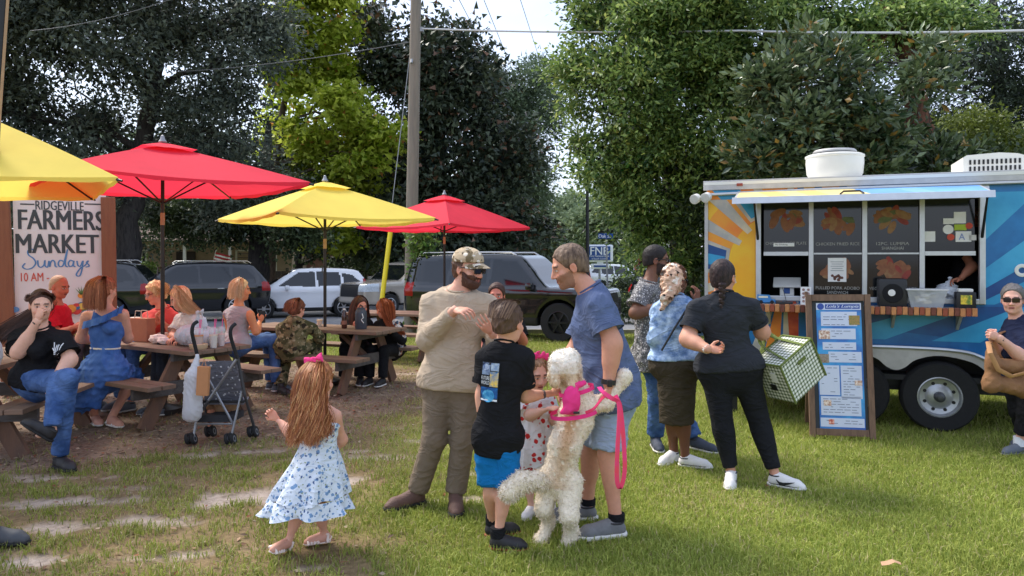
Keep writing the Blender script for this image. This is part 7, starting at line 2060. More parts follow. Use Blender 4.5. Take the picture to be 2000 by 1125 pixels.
def man_blue():
 q = Q(4.55)
 J = dict(neck=q(1156, 570), pel=q(1196, 760), sl=q(1170, 600, -0.17), sr=q(1158, 600, 0.17), el=q(1197, 668, -0.24), wl=q(1188, 752, -0.26), er=q(1120, 690, 0.15), wr=q(1105, 760, 0.05),
    latp=(0.15, 1, 0), kl=q(1186, 888, -0.12), kr=q(1152, 880, 0.10), al=gank(1204, 1046), ar=gank(1148, 1014), tl=gr(1140, 1052), tr=gr(1090, 1016))
 H = Frame(q(1112, 520), (-0.93, -0.10, -0.30), k=1.06)
 p = Person('tall man in a blue tee and pale shorts leaning over, holding the pink leash', J, H, (206, 148, 122), 1.04, 1.12, face=dict(beard=(120, 88, 70), stub=0.35), belly=0.03, arm=1.15, leg=0.95,
    hands={'l': (q(1190, 790, -0.26), (-0.9, 0.4, 0), 0.75), 'r': (q(1104, 790, 0.02), (0.3, -0.6, 0), 0.4)})
 bl = cloth_mat('heather_blue', (98, 111, 143), 0.12, vs=10, col2=C(82, 95, 127))
 sh = p.shirt(bl, 0.34, 0.06, 0.020, 0.035, 8, 0.007, 36, rs=0.076, over=0.044, extra=[Cone(q(1160, 640), q(1190, 735), 0.15, 0.19, Vector((0.2, 1, 0)), 0.9)])
 p.trousers(cloth_mat('pale_shorts', (150, 164, 186), 0.10), 0.46, 0.026, 0.112, 9, 0.008, 42, name='shorts')
 p.hair_cap(hairm('short_brown', (92, 72, 60), (120, 98, 80)), 0.009, 5, 0.004, 110, front=(0.074, 0.066), nape=(-0.06, -0.055))
 g = mat('sneaker_grey', C(112, 112, 114), 0.8, 0.15, 40)
 for sd in 'lr':
  o, qq = p.shoe(sd, g, WHITE_SOLE, 0.0, 0.29, w=1.08, sole=0.03)
  for i in range(3): MB().tube([qq(0.45 + 0.05 * i, 0.07, -0.035), qq(0.52 + 0.05 * i, 0.035, -0.052)], 0.004, 5).build('shoe_stripe', mat('stripe_dark', C(60, 60, 64)), o)
  MB().tube([J['a' + sd] + UP * 0.01, J['a' + sd] + UP * 0.05], 0.050, 12).build('sock', BLACK_T, p.root, True)
 band(p, 'l', BLACKM, 0.93, 0.042, 0.028, 'watch_strap')
 f = MB().box((0, 0, 0), (0.03, 0.04, 0.04), Matrix.Translation(J['el'].lerp(J['wl'], 0.93) + Vector((0.0, -0.043, 0))), bev=0.006).build('watch', BLACKM, p.root)
 # outlined emblem on the chest side
 bx = [q(1122, 620, -0.10), q(1118, 650, -0.12), q(1120, 660, -0.10), q(1126, 655, -0.13), q(1124, 625, -0.13)]
man_blue()
def girl_floral():
 q = Q(4.18); k = 0.625
 J = dict(neck=q(624, 790), pel=q(620, 905), sl=q(594, 808, 0.02), sr=q(656, 812, -0.01), el=q(574, 852, -0.02), wl=q(541, 818, 0.02), er=q(668, 858, 0.08), wr=q(652, 880, 0.20),
    kl=q(584, 1000, 0.02), kr=q(624, 998, 0.05), al=q(563, 1056, -0.02), ar=gank(634, 1060, k), tl=q(528, 1104, -0.06), tr=gr(592, 1066))
 H = Frame(q(622, 745), (0.16, 0.98, -0.04), k=0.92)
 p = Person('little girl with long curls and a pink bow running in a floral dress', J, H, (222, 164, 140), k, 1.0, hands={'l': (q(522, 800, 0.02), (0.2, -0.9, 0.2), 0.8), 'r': (q(640, 885, 0.24), (0, 0, -1), 0.4)}, arm=1.05)
 dm = mat_spots('floral_print', C(214, 222, 232), [(30, 0.34, C(120, 152, 190), 0.8), (36, 0.24, C(74, 96, 140), 0.8), (44, 0.2, C(150, 160, 130), 0.7)])
 B = p.B; L = Vector((1, 0.12, 0))
 p.piece('dress_bodice', B.torso(0.012, noshoulder=True) + [Cone(J['neck'] - B.up * 0.02 + B.lat * x, q(622 + 40 * x, 860), 0.014, 0.03) for x in (-0.06, 0.06)], dm, h=0.008, cuts=[Plane(q(622, 822), UP)], noise=folds(0.003, 60, 4))
 skirt(p, 'dress_skirt', [(q(622, 862), 0.094, 0.082, L), (q(618, 900), 0.135, 0.125, L), (q(608, 946), 0.195, 0.17, L), (q(603, 968), 0.215, 0.19, L)], dm, fold=0.10, nf=8, seed=2)
 skirt(p, 'dress_ruffle', [(q(603, 966), 0.214, 0.19, L), (q(601, 982), 0.236, 0.205, L), (q(600, 994), 0.250, 0.215, L)], dm, fold=0.11, nf=9, seed=3)
 pal = [(160, 98, 62), (188, 124, 78), (132, 76, 48), (214, 162, 110), (176, 112, 70)]
 p.hair_cap(hairm('auburn', (140, 86, 54), (168, 108, 68)), 0.014, 5, 0.008, 70, front=(0.08, 0.06), nape=(-0.05, -0.11))
 gd = []
 for i, x in enumerate(np.linspace(-0.085, 0.085, 9)):
  gd.append([H.p(x * 0.5, -0.05, 0.122), H.p(x * 0.85, -0.118, 0.05), H.p(x * 0.92, -0.124, -0.06), H.p(x * 1.05, -0.12, -0.19), H.p(x * 1.2 + 0.01 * sin(i), -0.115, -0.31 - 0.04 * cos(i * 1.3))])
 strands('hair_strands', p.root, gd, 3400, [0.006, 0.014, 0.018, 0.026, 0.030], hair_mat(), 0.0019, 9, 0.020, 14, col=pal, pts=18)
 bow(p.root, H.p(-0.01, -0.055, 0.142), H.r + H.u * 0.25, Vector((0, -1, 0.2)), cloth_mat('pink_bow', (246, 74, 140), 0.1), 0.055)
 # sandals
 pk = mat('sandal_pink', C(238, 220, 210), 0.6, 0.06)
 for sd, upv in (('l', Vector((0.45, -0.05, 0.9))), ('r', UP)):
  o, qq = p.shoe(sd, mat('skin_foot', C(214, 156, 134), 0.6, 0.05), pk, -0.03, 0.235, ankle_up=upv, w=0.95, name='foot')
  for i, t in enumerate((0.5, 0.62, 0.74, 0.86)): MB().tube([qq(t, 0.015, -0.052), qq(t + 0.02, 0.058 - 0.03 * (t - 0.4), -0.02), qq(t + 0.02, 0.058 - 0.03 * (t - 0.4), 0.02), qq(t, 0.015, 0.052)], 0.009, 6).build('sandal_strap', pk, o, True)
  MB().tube([qq(0.15, 0.02, -0.05), qq(0.12, 0.085, -0.04), qq(0.3, 0.095, 0.0), qq(0.12, 0.085, 0.04), qq(0.15, 0.02, 0.05)], 0.009, 6).build('sandal_strap', pk, o, True)
  MB().tube([qq(0.15, 0.02, -0.045), qq(0.0, 0.045, 0.0), qq(0.15, 0.02, 0.045)], 0.010, 6).build('sandal_heel', pk, o, True)
girl_floral()
def dog():
 q = Q(4.3)
 root = empty('dog', gr(1085, 1075), 0, 'curly cream poodle-cross dog standing on its hind legs against the man', 'dog')
 B_, N_ = q(1090, 935), q(1130, 778)
 ch = q(1124, 820, 0.02)
 P = [Cone(B_, q(1104, 868, -0.02), 0.100, 0.090), Cone(q(1104, 868, -0.02), ch, 0.090, 0.104), Cone(ch, q(1128, 772, 0.02), 0.100, 0.080), Cone(q(1128, 775), q(1108, 728, 0.02), 0.075, 0.075),   # trunk, neck
   Ell(q(1103, 718), (0.094, 0.10, 0.086)), Cone(q(1098, 724, 0.02), q(1080, 736, 0.10), 0.060, 0.040), Cone(q(1094, 702), q(1114, 698), 0.058, 0.058),   # skull, muzzle to the boy, topknot
   Cone(q(1120, 712, -0.06), q(1118, 752, -0.08), 0.030, 0.036, k=0.02), Cone(q(1080, 706, -0.06), q(1084, 748, -0.09), 0.026, 0.034, k=0.02),   # ears
   Cone(q(1150, 792, 0.0), q(1184, 786, 0.0), 0.058, 0.046), Cone(q(1184, 786, 0.0), q(1218, 738, 0.02), 0.044, 0.040), Ell(q(1220, 734, 0.02), (0.043, 0.043, 0.045)),   # near foreleg resting on the man
   Cone(q(1140, 812, 0.12), q(1160, 800, 0.2), 0.05, 0.04),
   Cone(q(1072, 938, 0.03), q(1062, 992, -0.03), 0.078, 0.050), Cone(q(1062, 992, -0.03), q(1072, 1018, 0.05), 0.048, 0.036), Cone(q(1072, 1018, 0.05), q(1058, 1054, 0.02), 0.036, 0.038), Cone(q(1056, 1056, 0.02), q(1050, 1058, 0.10), 0.038, 0.03),
   Cone(q(1112, 942, -0.02), q(1112, 1006, -0.10), 0.084, 0.054), Cone(q(1112, 1006, -0.10), q(1116, 1040, -0.02), 0.050, 0.038), Cone(q(1116, 1040, -0.02), q(1102, 1080, -0.04), 0.042, 0.042), Cone(q(1102, 1082, -0.04), q(1098, 1084, 0.05), 0.042, 0.034)]
 fold = folds(0.006, 110, 3)
 V, F = sdf_mesh(P, 0.0100, 0.04, noise=fold)
 def coat(V):
  cream = np.array(C(240, 226, 204)); tan_ = np.array(C(196, 150, 106)); wht = np.array(C(246, 240, 232))
  col = np.tile(cream, (len(V), 1))
  a, b = np.array(q(1118, 800)), np.array(q(1092, 930)); ax = (b - a) / np.linalg.norm(b - a)
  t = np.clip((V - a) @ ax / np.linalg.norm(b - a), 0, 1); lat = V[:, 0] - (a[0] + (b[0] - a[0]) * t)
  nz = fbm(V[:, 0] * 28, V[:, 2] * 28, 7)
  m = np.exp(-((lat + 0.01) / 0.055) ** 2) * ((V[:, 2] < a[2]) & (V[:, 2] > b[2] - 0.05)) * (nz > 0.42) * (1 - 0.45 * t)
  col = col * (1 - m[:, None]) + tan_ * m[:, None]
  ear = ((np.linalg.norm(V - np.array(q(1119, 735, -0.08)), axis=1) < 0.085) | (np.linalg.norm(V - np.array(q(1083, 735, -0.09)), axis=1) < 0.085)) * 0.7 * (nz > 0.3)
  col = col * (1 - ear[:, None]) + np.array(C(206, 170, 130)) * ear[:, None]
  hd = (V[:, 2] > q(0, 725)[2]) * 0.5; col = col * (1 - hd[:, None]) + wht * hd[:, None]
  return col
 m = mat('dog_coat', attr='Col', rough=0.95, var=0.15, vs=60, bump=0.6, bs=140, spec=0.1)
 link('body', np_mesh('body', V, F, True, [m], col=coat(V)), root)
 # curls of the coat
 r = np.random.default_rng(3); n = 22000
 fi = r.integers(0, len(F), n); u = r.uniform(0, 1, (n, 2))
 p0 = V[F[fi, 0]] * ((1 - u[:, :1]) * (1 - u[:, 1:])) + V[F[fi, 1]] * (u[:, :1] * (1 - u[:, 1:])) + V[F[fi, 2]] * (u[:, :1] * u[:, 1:]) + V[F[fi, 3]] * ((1 - u[:, :1]) * u[:, 1:])
 nr = np.cross(V[F[fi, 2]] - V[F[fi, 0]], V[F[fi, 3]] - V[F[fi, 1]]); nr /= np.linalg.norm(nr, axis=1)[:, None] + 1e-9
 def curls(p0, nr, L, W, name, par):
  n = len(p0); pts = 4
  d = nr * 0.45 + r.normal(size=(n, 3)) * 0.75 + np.array([0, 0, -0.5]); d /= np.linalg.norm(d, axis=1)[:, None]
  t1 = np.cross(d, r.normal(size=(n, 3))); t1 /= np.linalg.norm(t1, axis=1)[:, None]
  l = L * r.uniform(0.5, 1.4, n)
  Ps = [p0 - nr * 0.004 + d * (l * s / 3)[:, None] + t1 * (np.sin(s * 1.7) * l * 0.22)[:, None] for s in range(pts)]
  t2 = np.cross(d, t1)
  rings = []
  for s in range(pts):
   w = W * (1 - 0.8 * s / 3)
   rings.append(np.stack([Ps[s] + t2 * w, Ps[s] - t2 * w], 1))
  VV = np.stack(rings, 1).reshape(-1, 3); base = (np.arange(n)[:, None] * pts + np.arange(pts - 1)[None, :]) * 2
  FF = np.stack([base, base + 1, base + 3, base + 2], -1).reshape(-1, 4)
  cc = np.repeat(coat(p0) * r.uniform(0.82, 1.12, (n, 1)), pts * 2, 0)
  o = link(name, np_mesh(name, VV, FF, True, [m], col=cc), par); o['kind'] = 'stuff'
 curls(p0, nr, 0.014, 0.0024, 'curly_coat', root)
 # plumed tail
 tg = [q(1074, 945, -0.03), q(1048, 938, -0.09), q(1018, 940, -0.13), q(996, 958, -0.14)]
 VT, FT = sdf_mesh([Cone(tg[i], tg[i + 1], 0.040 + 0.007 * i, 0.047 + 0.007 * i) for i in range(3)], 0.009, 0.03)
 tl_ = link('tail', np_mesh('tail', VT, FT, True, [m], col=coat(VT)), root)
 fi = r.integers(0, len(FT), 3000); p1 = VT[FT[fi, 0]]; n1 = np.cross(VT[FT[fi, 2]] - VT[FT[fi, 0]], VT[FT[fi, 3]] - VT[FT[fi, 1]]); n1 /= np.linalg.norm(n1, axis=1)[:, None] + 1e-9
 curls(p1, n1 * 0.9 + np.array([-0.5, -0.1, -0.1]), 0.022, 0.0034, 'tail_plume', tl_)
 dk = mat('dog_nose', C(40, 32, 32), 0.4)
 MB().lathe([(0.0, -0.012), (0.014, -0.008), (0.014, 0.008), (0.0, 0.012)], 10, Matrix.Translation(q(1075, 733, 0.12))).build('nose', dk, root, True)
 # pink harness, worn by the dog
 hr = empty('dog_harness', q(1125, 790), 0, 'bright pink harness strapped round the dog', 'harness')
 pk = cloth_mat('hot_pink', (240, 66, 138), 0.1, wrk=0.0)
 def ringp(c, ax, rx, ry, w, name, th=0.006):
  ax = Vector(ax).normalized(); a = ax.cross(Vector((0, 1, 0))).normalized(); b = ax.cross(a)
  vs, fs = [], []; n = 28
  for i in range(n):
   t = 2 * pi * i / n
   for s in (-1, 1): vs.append(c + a * cos(t) * rx + b * sin(t) * ry + ax * s * w)
  for i in range(n): j = (i + 1) % n; fs.append((2 * i, 2 * j, 2 * j + 1, 2 * i + 1))
  return MB().add(vs, fs).build(name, pk, hr, True)
 ringp(q(1121, 806, 0.015), (0.15, 0, -1), 0.140, 0.140, 0.012, 'girth_strap')
 ringp(q(1126, 762, 0.02), (0.25, 0, -1), 0.105, 0.105, 0.012, 'neck_strap')
 V2, F2 = sdf_mesh([Ell(q(1116, 782, -0.11), (0.055, 0.03, 0.085), k=0.02), Cone(q(1128, 752, -0.09), q(1142, 748, -0.06), 0.022, 0.016), Cone(q(1110, 800, -0.125), q(1098, 806, -0.11), 0.02, 0.016)], 0.007, 0.02, noise=folds(0.004, 70, 5))
 link('back_panel', np_mesh('back_panel', V2, F2, True, [pk]), hr)
 MB().tube([q(1120, 806, -0.145), q(1132, 806, -0.15)], 0.007, 8).build('buckle', BLACKM, hr)
 # leash: from the harness through the man's hand and hanging in a long loop
 ls = empty('dog_leash', q(1190, 770, -0.3), 0, 'pink leash looping down from the hand of the man in blue', 'leash')
 lm = cloth_mat('leash_pink', (246, 84, 104), 0.08, col2=C(240, 70, 140), wrk=0.0)
 def ribbon(pts, w, wd, name):
  P = [Vector(p) for p in smooth_line([tuple(p) for p in pts], 6)]; vs, fs = [], []
  for i, p in enumerate(P):
   d = (P[min(i + 1, len(P) - 1)] - P[max(i - 1, 0)]).normalized(); a = (Vector(wd) - d * Vector(wd).dot(d)).normalized(); nn = d.cross(a)
   vs += [p + a * w + nn * 0.002, p - a * w + nn * 0.002, p - a * w - nn * 0.002, p + a * w - nn * 0.002]
  for i in range(len(P) - 1):
   for k_ in range(4): fs.append((i * 4 + k_, i * 4 + (k_ + 1) % 4, i * 4 + 4 + (k_ + 1) % 4, i * 4 + 4 + k_))
  return MB().add(vs, fs).build(name, lm, ls, True)
 ribbon([q(1144, 806, -0.12), q(1160, 798, -0.2), q(1176, 778, -0.3), q(1188, 770, -0.33)], 0.008, (0, 0, 1), 'lead')
 ribbon([q(1170, 756, -0.33), q(1178, 766, -0.36), q(1195, 778, -0.36), q(1207, 784, -0.34), q(1212, 800, -0.32), q(1218, 860, -0.32), q(1220, 920, -0.32), q(1212, 952, -0.32), q(1205, 936, -0.34), q(1206, 880, -0.35), q(1210, 800, -0.34), q(1202, 772, -0.34)], 0.012, (1, 0.3, 0), 'handle_loop')
dog()
# ------------------------------------------------------------------ queue at the trailer
def man_pattern():
 q = Q(6.4)
 J = dict(neck=q(1266, 556), pel=q(1272, 690), sr=q(1256, 572, -0.17), sl=q(1280, 572, 0.17), er=q(1240, 612, -0.24), wr=q(1292, 598, -0.32), el=q(1275, 615, 0.25), wl=q(1310, 600, 0.1),
    latp=(0.25, -1, 0), kr=q(1284, 780, -0.02), kl=q(1318, 775, 0.08), ar=gank(1280, 872), al=gank(1356, 876), tr=gr(1294, 892), tl=gr(1398, 886))
 H = Frame(q(1282, 508), (0.93, -0.15, -0.08), k=1.04)
 p = Person('man with dark glasses and a black and white patterned shirt', J, H, (122, 82, 62), 1.02, 1.08, face=dict(lip=(110, 64, 56), brow=(34, 26, 24), beard=(40, 30, 28), stub=0.1), hands={'r': (q(1312, 597, -0.34), (0, 0.6, -0.6), 0.4)}, cov=True, arm=1.1)
 p.shirt(mat_spots('speckle_shirt', C(112, 110, 110), [(60, 0.36, C(206, 202, 198), 0.9), (74, 0.30, C(66, 66, 70), 0.9)]), 0.34, 0.10, 0.024, 0.02, 11, 0.010, 40, rs=0.085)
 p.trousers(JEANS, 0.98, 0.024, 0.075, 12, 0.008, 60)
 p.hair_cap(hairm('black_crop', (34, 28, 27)), 0.007, 6, 0.002, 150, front=(0.075, 0.066), nape=(-0.06, -0.05))
 glasses(p, mat('dark_lens', C(18, 20, 24), 0.1), BLACKM, 0.95)
 nv = mat('shoe_navy', C(66, 72, 86), 0.8, 0.15)
 for sd in 'lr': p.shoe(sd, nv, WHITE_SOLE, 0.0, 0.29)
man_pattern()
def woman_scarf():
 q = Q(5.86)
 J = dict(neck=q(1318, 584), pel=q(1322, 706), sl=q(1288, 608, 0.03), sr=q(1352, 606, 0.0), el=q(1280, 660, -0.02), wl=q(1302, 700, 0.12), er=q(1368, 640, 0.10), wr=q(1360, 590, 0.20),
    kl=q(1312, 812, 0.0), kr=q(1334, 812, -0.02), al=gank(1316, 902), ar=gank(1338, 912), tl=gr(1300, 908), tr=gr(1392, 918))
 H = Frame(q(1318, 548), (0.72, 0.66, -0.05), k=1.0)
 p = Person('woman in a patterned headscarf, denim jacket and olive skirt', J, H, (118, 76, 58), 0.95, 1.05, female=True, hands={'r': (q(1364, 562, 0.2), (-0.6, 0.6, 0), 0.45), 'l': (q(1310, 712, 0.2), (0, 0.6, 0), 0.4)}, hip=1.08)
 dn = mat('cloth_light_denim', C(118, 150, 196), 0.9, 0.25, 16, 0.3, 300, col2=C(182, 204, 228), spec=0.15, wrk=0.5)
 p.shirt(dn, 0.95, -0.055, 0.022, 0.012, 13, 0.008, 42, long=True, name='denim_jacket', over=0.036)
 B = p.B
 sk = cloth_mat('olive', (72, 64, 52), 0.14)
 p.piece('skirt', B.seat(0.018) + [Cone(J['pel'] + UP * 0.10, J['pel'] - UP * 0.02, 0.125, 0.165, B.fwd, 0.78, cap=(1, 0)), Cone(J['pel'] - UP * 0.02, q(1322, 828), 0.165, 0.135, B.fwd, 0.85, cap=(0, 1))], sk, noise=folds(0.006, 50, 14))
 # headscarf: wrapped crown, knot at the nape and a falling tail
 sc = mat_spots('scarf_print', C(214, 176, 148), [(9, 0.50, C(96, 62, 44), 1.0), (11, 0.36, C(238, 224, 206), 1.0), (14, 0.30, C(34, 26, 24), 1.0), (17, 0.2, C(170, 100, 60), 0.9)], 0.5)
 k = H.k
 p.piece('headscarf', [Ell(H.p(0, -0.014, 0.040), (0.094 * k, 0.118 * k, 0.106 * k), H.R()), Ell(H.p(0, -0.07, -0.02), (0.08 * k, 0.075 * k, 0.09 * k), H.R()), Cone(q(1305, 575, -0.08), q(1292, 604, -0.10), 0.045, 0.022), Cone(q(1318, 560, -0.07), q(1300, 580, -0.1), 0.06, 0.05), Cone(q(1330, 560, -0.02), q(1350, 590, -0.02), 0.05, 0.03)], sc, h=0.008, k=0.03, noise=folds(0.010, 70, 15), cuts=[Plane(H.p(0, 0.072, 0.05), H.f * 0.85 - H.u * 0.5)])
 glasses(p, mat('dark_lens'), BLACKM, 0.9)
 wt = mat('shoe_white', C(228, 224, 220), 0.6, 0.05)
 for sd in 'lr': p.shoe(sd, wt, WHITE_SOLE, -0.01, 0.27)
 # strap of a bag across the back
 MB().tube([q(1345, 598, -0.11), q(1318, 640, -0.15), q(1292, 685, -0.13)], 0.009, 6).build('bag_strap', BLACKM, p.root)
woman_scarf()
def woman_black():
 q = Q(5.42)
 J = dict(neck=q(1412, 580), pel=q(1424, 712), sl=q(1362, 604, 0.03), sr=q(1464, 602, -0.02), el=q(1342, 662, -0.02), wl=q(1382, 682, -0.20), er=q(1488, 648, 0.03), wr=q(1492, 650, 0.28),
    kl=q(1412, 836, 0.0), kr=q(1486, 834, 0.02), al=gank(1428, 944), ar=gank(1514, 950), tl=gr(1424, 962), tr=gr(1560, 958))
 H = Frame(q(1412, 541), (0.62, 0.78, -0.04), k=1.02)
 p = Person('woman dressed all in black with a braid, seen from behind', J, H, (206, 150, 124), 0.95, 1.22, female=True, hip=1.12, arm=1.25, leg=1.12, hands={'l': (q(1412, 684, -0.21), (0, -0.5, 0.6), 0.7), 'r': (q(1496, 655, 0.36), (-0.5, 0, -0.5), 0.7)}, cov=True)
 tee = cloth_mat('charcoal', (50, 52, 57), 0.10)
 p.shirt(tee, 0.33, 0.0, 0.014, 0.0, 16, 0.006, 44, rs=0.062, over=0.024)
 p.trousers(cloth_mat('legging', (34, 35, 39), 0.08), 0.94, 0.010, None, 17, 0.002, 60, waist=0.05)
 hm = hairm('black_brown', (44, 34, 34), (62, 46, 44))
 p.hair_cap(hm, 0.010, 7, 0.003, 130, front=(0.07, 0.07), nape=(-0.05, -0.07))
 br = []
 for i in range(11):
  t = i / 10
  c = q(1411 - 2 * t, 556 + 56 * t, -0.105 + 0.02 * t); w = 0.026 * (1 - 0.55 * t)
  for s_ in (-1, 1): br.append(Ell(c + Vector((s_ * w * 0.45, 0, (i % 2) * s_ * 0.006)), (w * 0.75, w * 0.7, w * 0.62), k=0.004))
 br.append(Cone(q(1409, 610, -0.085), q(1408, 628, -0.08), 0.012, 0.003))
 p.piece('braid', br, hm, h=0.005, k=0.006)
 glasses(p, mat('clear_lens', C(180, 180, 182), 0.1, alpha=0.3), mat('gold_wire', C(170, 150, 110), 0.3, metal=0.8), 0.9)
 wt = mat('shoe_white'); bk = mat('swoosh_black', C(24, 24, 26), 0.5)
 for sd in 'lr':
  o, qq = p.shoe(sd, wt, WHITE_SOLE, 0.0, 0.27)
  for sy in (-1, 1):
   # curved check mark on the side of the shoe
   pts = [(0.28, 0.062), (0.36, 0.040), (0.46, 0.036), (0.60, 0.046), (0.78, 0.062)]; wd = [0.004, 0.011, 0.012, 0.008, 0.001]
   vs = []
   for (x, z), w in zip(pts, wd): vs += [qq(x, z + w, sy * 0.0475), qq(x, z - w, sy * 0.0485)]
   MB().add(vs, [(2 * i, 2 * i + 1, 2 * i + 3, 2 * i + 2) for i in range(4)]).build('swoosh_mark', bk, o)
 band(p, 'l', PAPER, 0.93, 0.037, 0.03)
 # hair tie tassel and gingham cooler bag hanging from her arm
 g = empty('cooler_bag', q(1540, 760), 0, 'green and white gingham insulated bag hanging from the arm of the woman in black', 'bag')
 def gingham(ax):
  gm = bpy.data.materials.new('gingham'); gm.use_nodes = True
  N, K = gm.node_tree.nodes, gm.node_tree.links
  sp = N.new('ShaderNodeSeparateXYZ'); K.new(N.new('ShaderNodeTexCoord').outputs['Object'], sp.inputs[0])
  ad = N.new('ShaderNodeMath'); ad.operation = 'ADD'
  for i, x in enumerate(ax):
   m1 = N.new('ShaderNodeMath'); m1.operation = 'MULTIPLY'; m1.inputs[1].default_value = 1 / 0.029
   m2 = N.new('ShaderNodeMath'); m2.operation = 'FRACT'; m3 = N.new('ShaderNodeMath'); m3.operation = 'GREATER_THAN'; m3.inputs[1].default_value = 0.6
   K.new(sp.outputs[x], m1.inputs[0]); K.new(m1.outputs[0], m2.inputs[0]); K.new(m2.outputs[0], m3.inputs[0]); K.new(m3.outputs[0], ad.inputs[i])
  dv = N.new('ShaderNodeMath'); dv.operation = 'MULTIPLY'; dv.inputs[1].default_value = 0.4; K.new(ad.outputs[0], dv.inputs[0])
  rp = N.new('ShaderNodeValToRGB'); rp.color_ramp.interpolation = 'CONSTANT'
  e = rp.color_ramp.elements; e[0].position = 0; e[0].color = (*C(232, 230, 222), 1); e[1].position = 0.25; e[1].color = (*C(156, 164, 136), 1)
  x = e.new(0.6); x.color = (*C(50, 64, 36), 1)
  K.new(dv.outputs[0], rp.inputs['Fac']); K.new(rp.outputs['Color'], N['Principled BSDF'].inputs['Base Color']); N['Principled BSDF'].inputs['Roughness'].default_value = 0.8
  return gm
 c = q(1541, 720, 0.02)
 M = Matrix.Translation(c) @ Matrix.Rotation(radians(28), 4, 'Z') @ Matrix.Rotation(radians(-30), 4, 'Y')
 bx = MB().box((0, 0, 0), (0.36, 0.26, 0.32), bev=0.012).build('bag_body', gingham((0, 2)), None)
 bx.data.materials.append(gingham((1, 2))); bx.data.materials.append(gingham((0, 1)))
 for f in bx.data.polygons: f.material_index = [1, 0, 2][max(range(3), key=lambda i_: abs(f.normal[i_]))]
 bx.parent = g; bx.matrix_parent_inverse = world_matrix(g).inverted(); bx.matrix_basis = M
 gt = cloth_mat('olive_green', (110, 122, 66), 0.1)
 for s_ in (-1, 1): MB().box((0, s_ * 0.13, 0.16), (0.372, 0.012, 0.012), M).build('piping', gt, g); MB().box((s_ * 0.18, 0, 0.16), (0.012, 0.27, 0.012), M).build('piping', gt, g); MB().box((s_ * 0.181, -0.131, 0), (0.012, 0.012, 0.32), M).build('piping', gt, g)
 MB().box((0.02, -0.134, 0.08), (0.09, 0.005, 0.028), M, bev=0.002).build('carry_loop', gt, g)
 MB().box((-0.187, -0.03, 0.05), (0.004, 0.05, 0.08), M).build('label_tag', PAPER, g); MB().box((-0.187, 0.01, -0.04), (0.006, 0.05, 0.05), M, bev=0.002).build('buckle', BLACKM, g)
 hs = [M @ Vector((-0.10, -0.12, 0.16)), q(1512, 662, 0.1), q(1492, 648, 0.14), q(1496, 668, 0.14), M @ Vector((0.12, -0.12, 0.16))]
 def strap(pts):
  P = [Vector(v) for v in smooth_line([tuple(v) for v in pts], 6)]; mb = MB(); mb.tube(P, 0.016, 6, flat=0.25); mb.build('strap', gt, g, True)
 strap([M @ Vector((-0.10, -0.12, 0.16)), q(1486, 672, 0.10), q(1490, 646, 0.16), q(1510, 658, 0.15), M @ Vector((0.10, -0.12, 0.16))])
 strap([M @ Vector((-0.10, 0.12, 0.16)), q(1492, 668, 0.22), q(1494, 648, 0.24), q(1512, 656, 0.24), M @ Vector((0.10, 0.12, 0.16))])
woman_black()
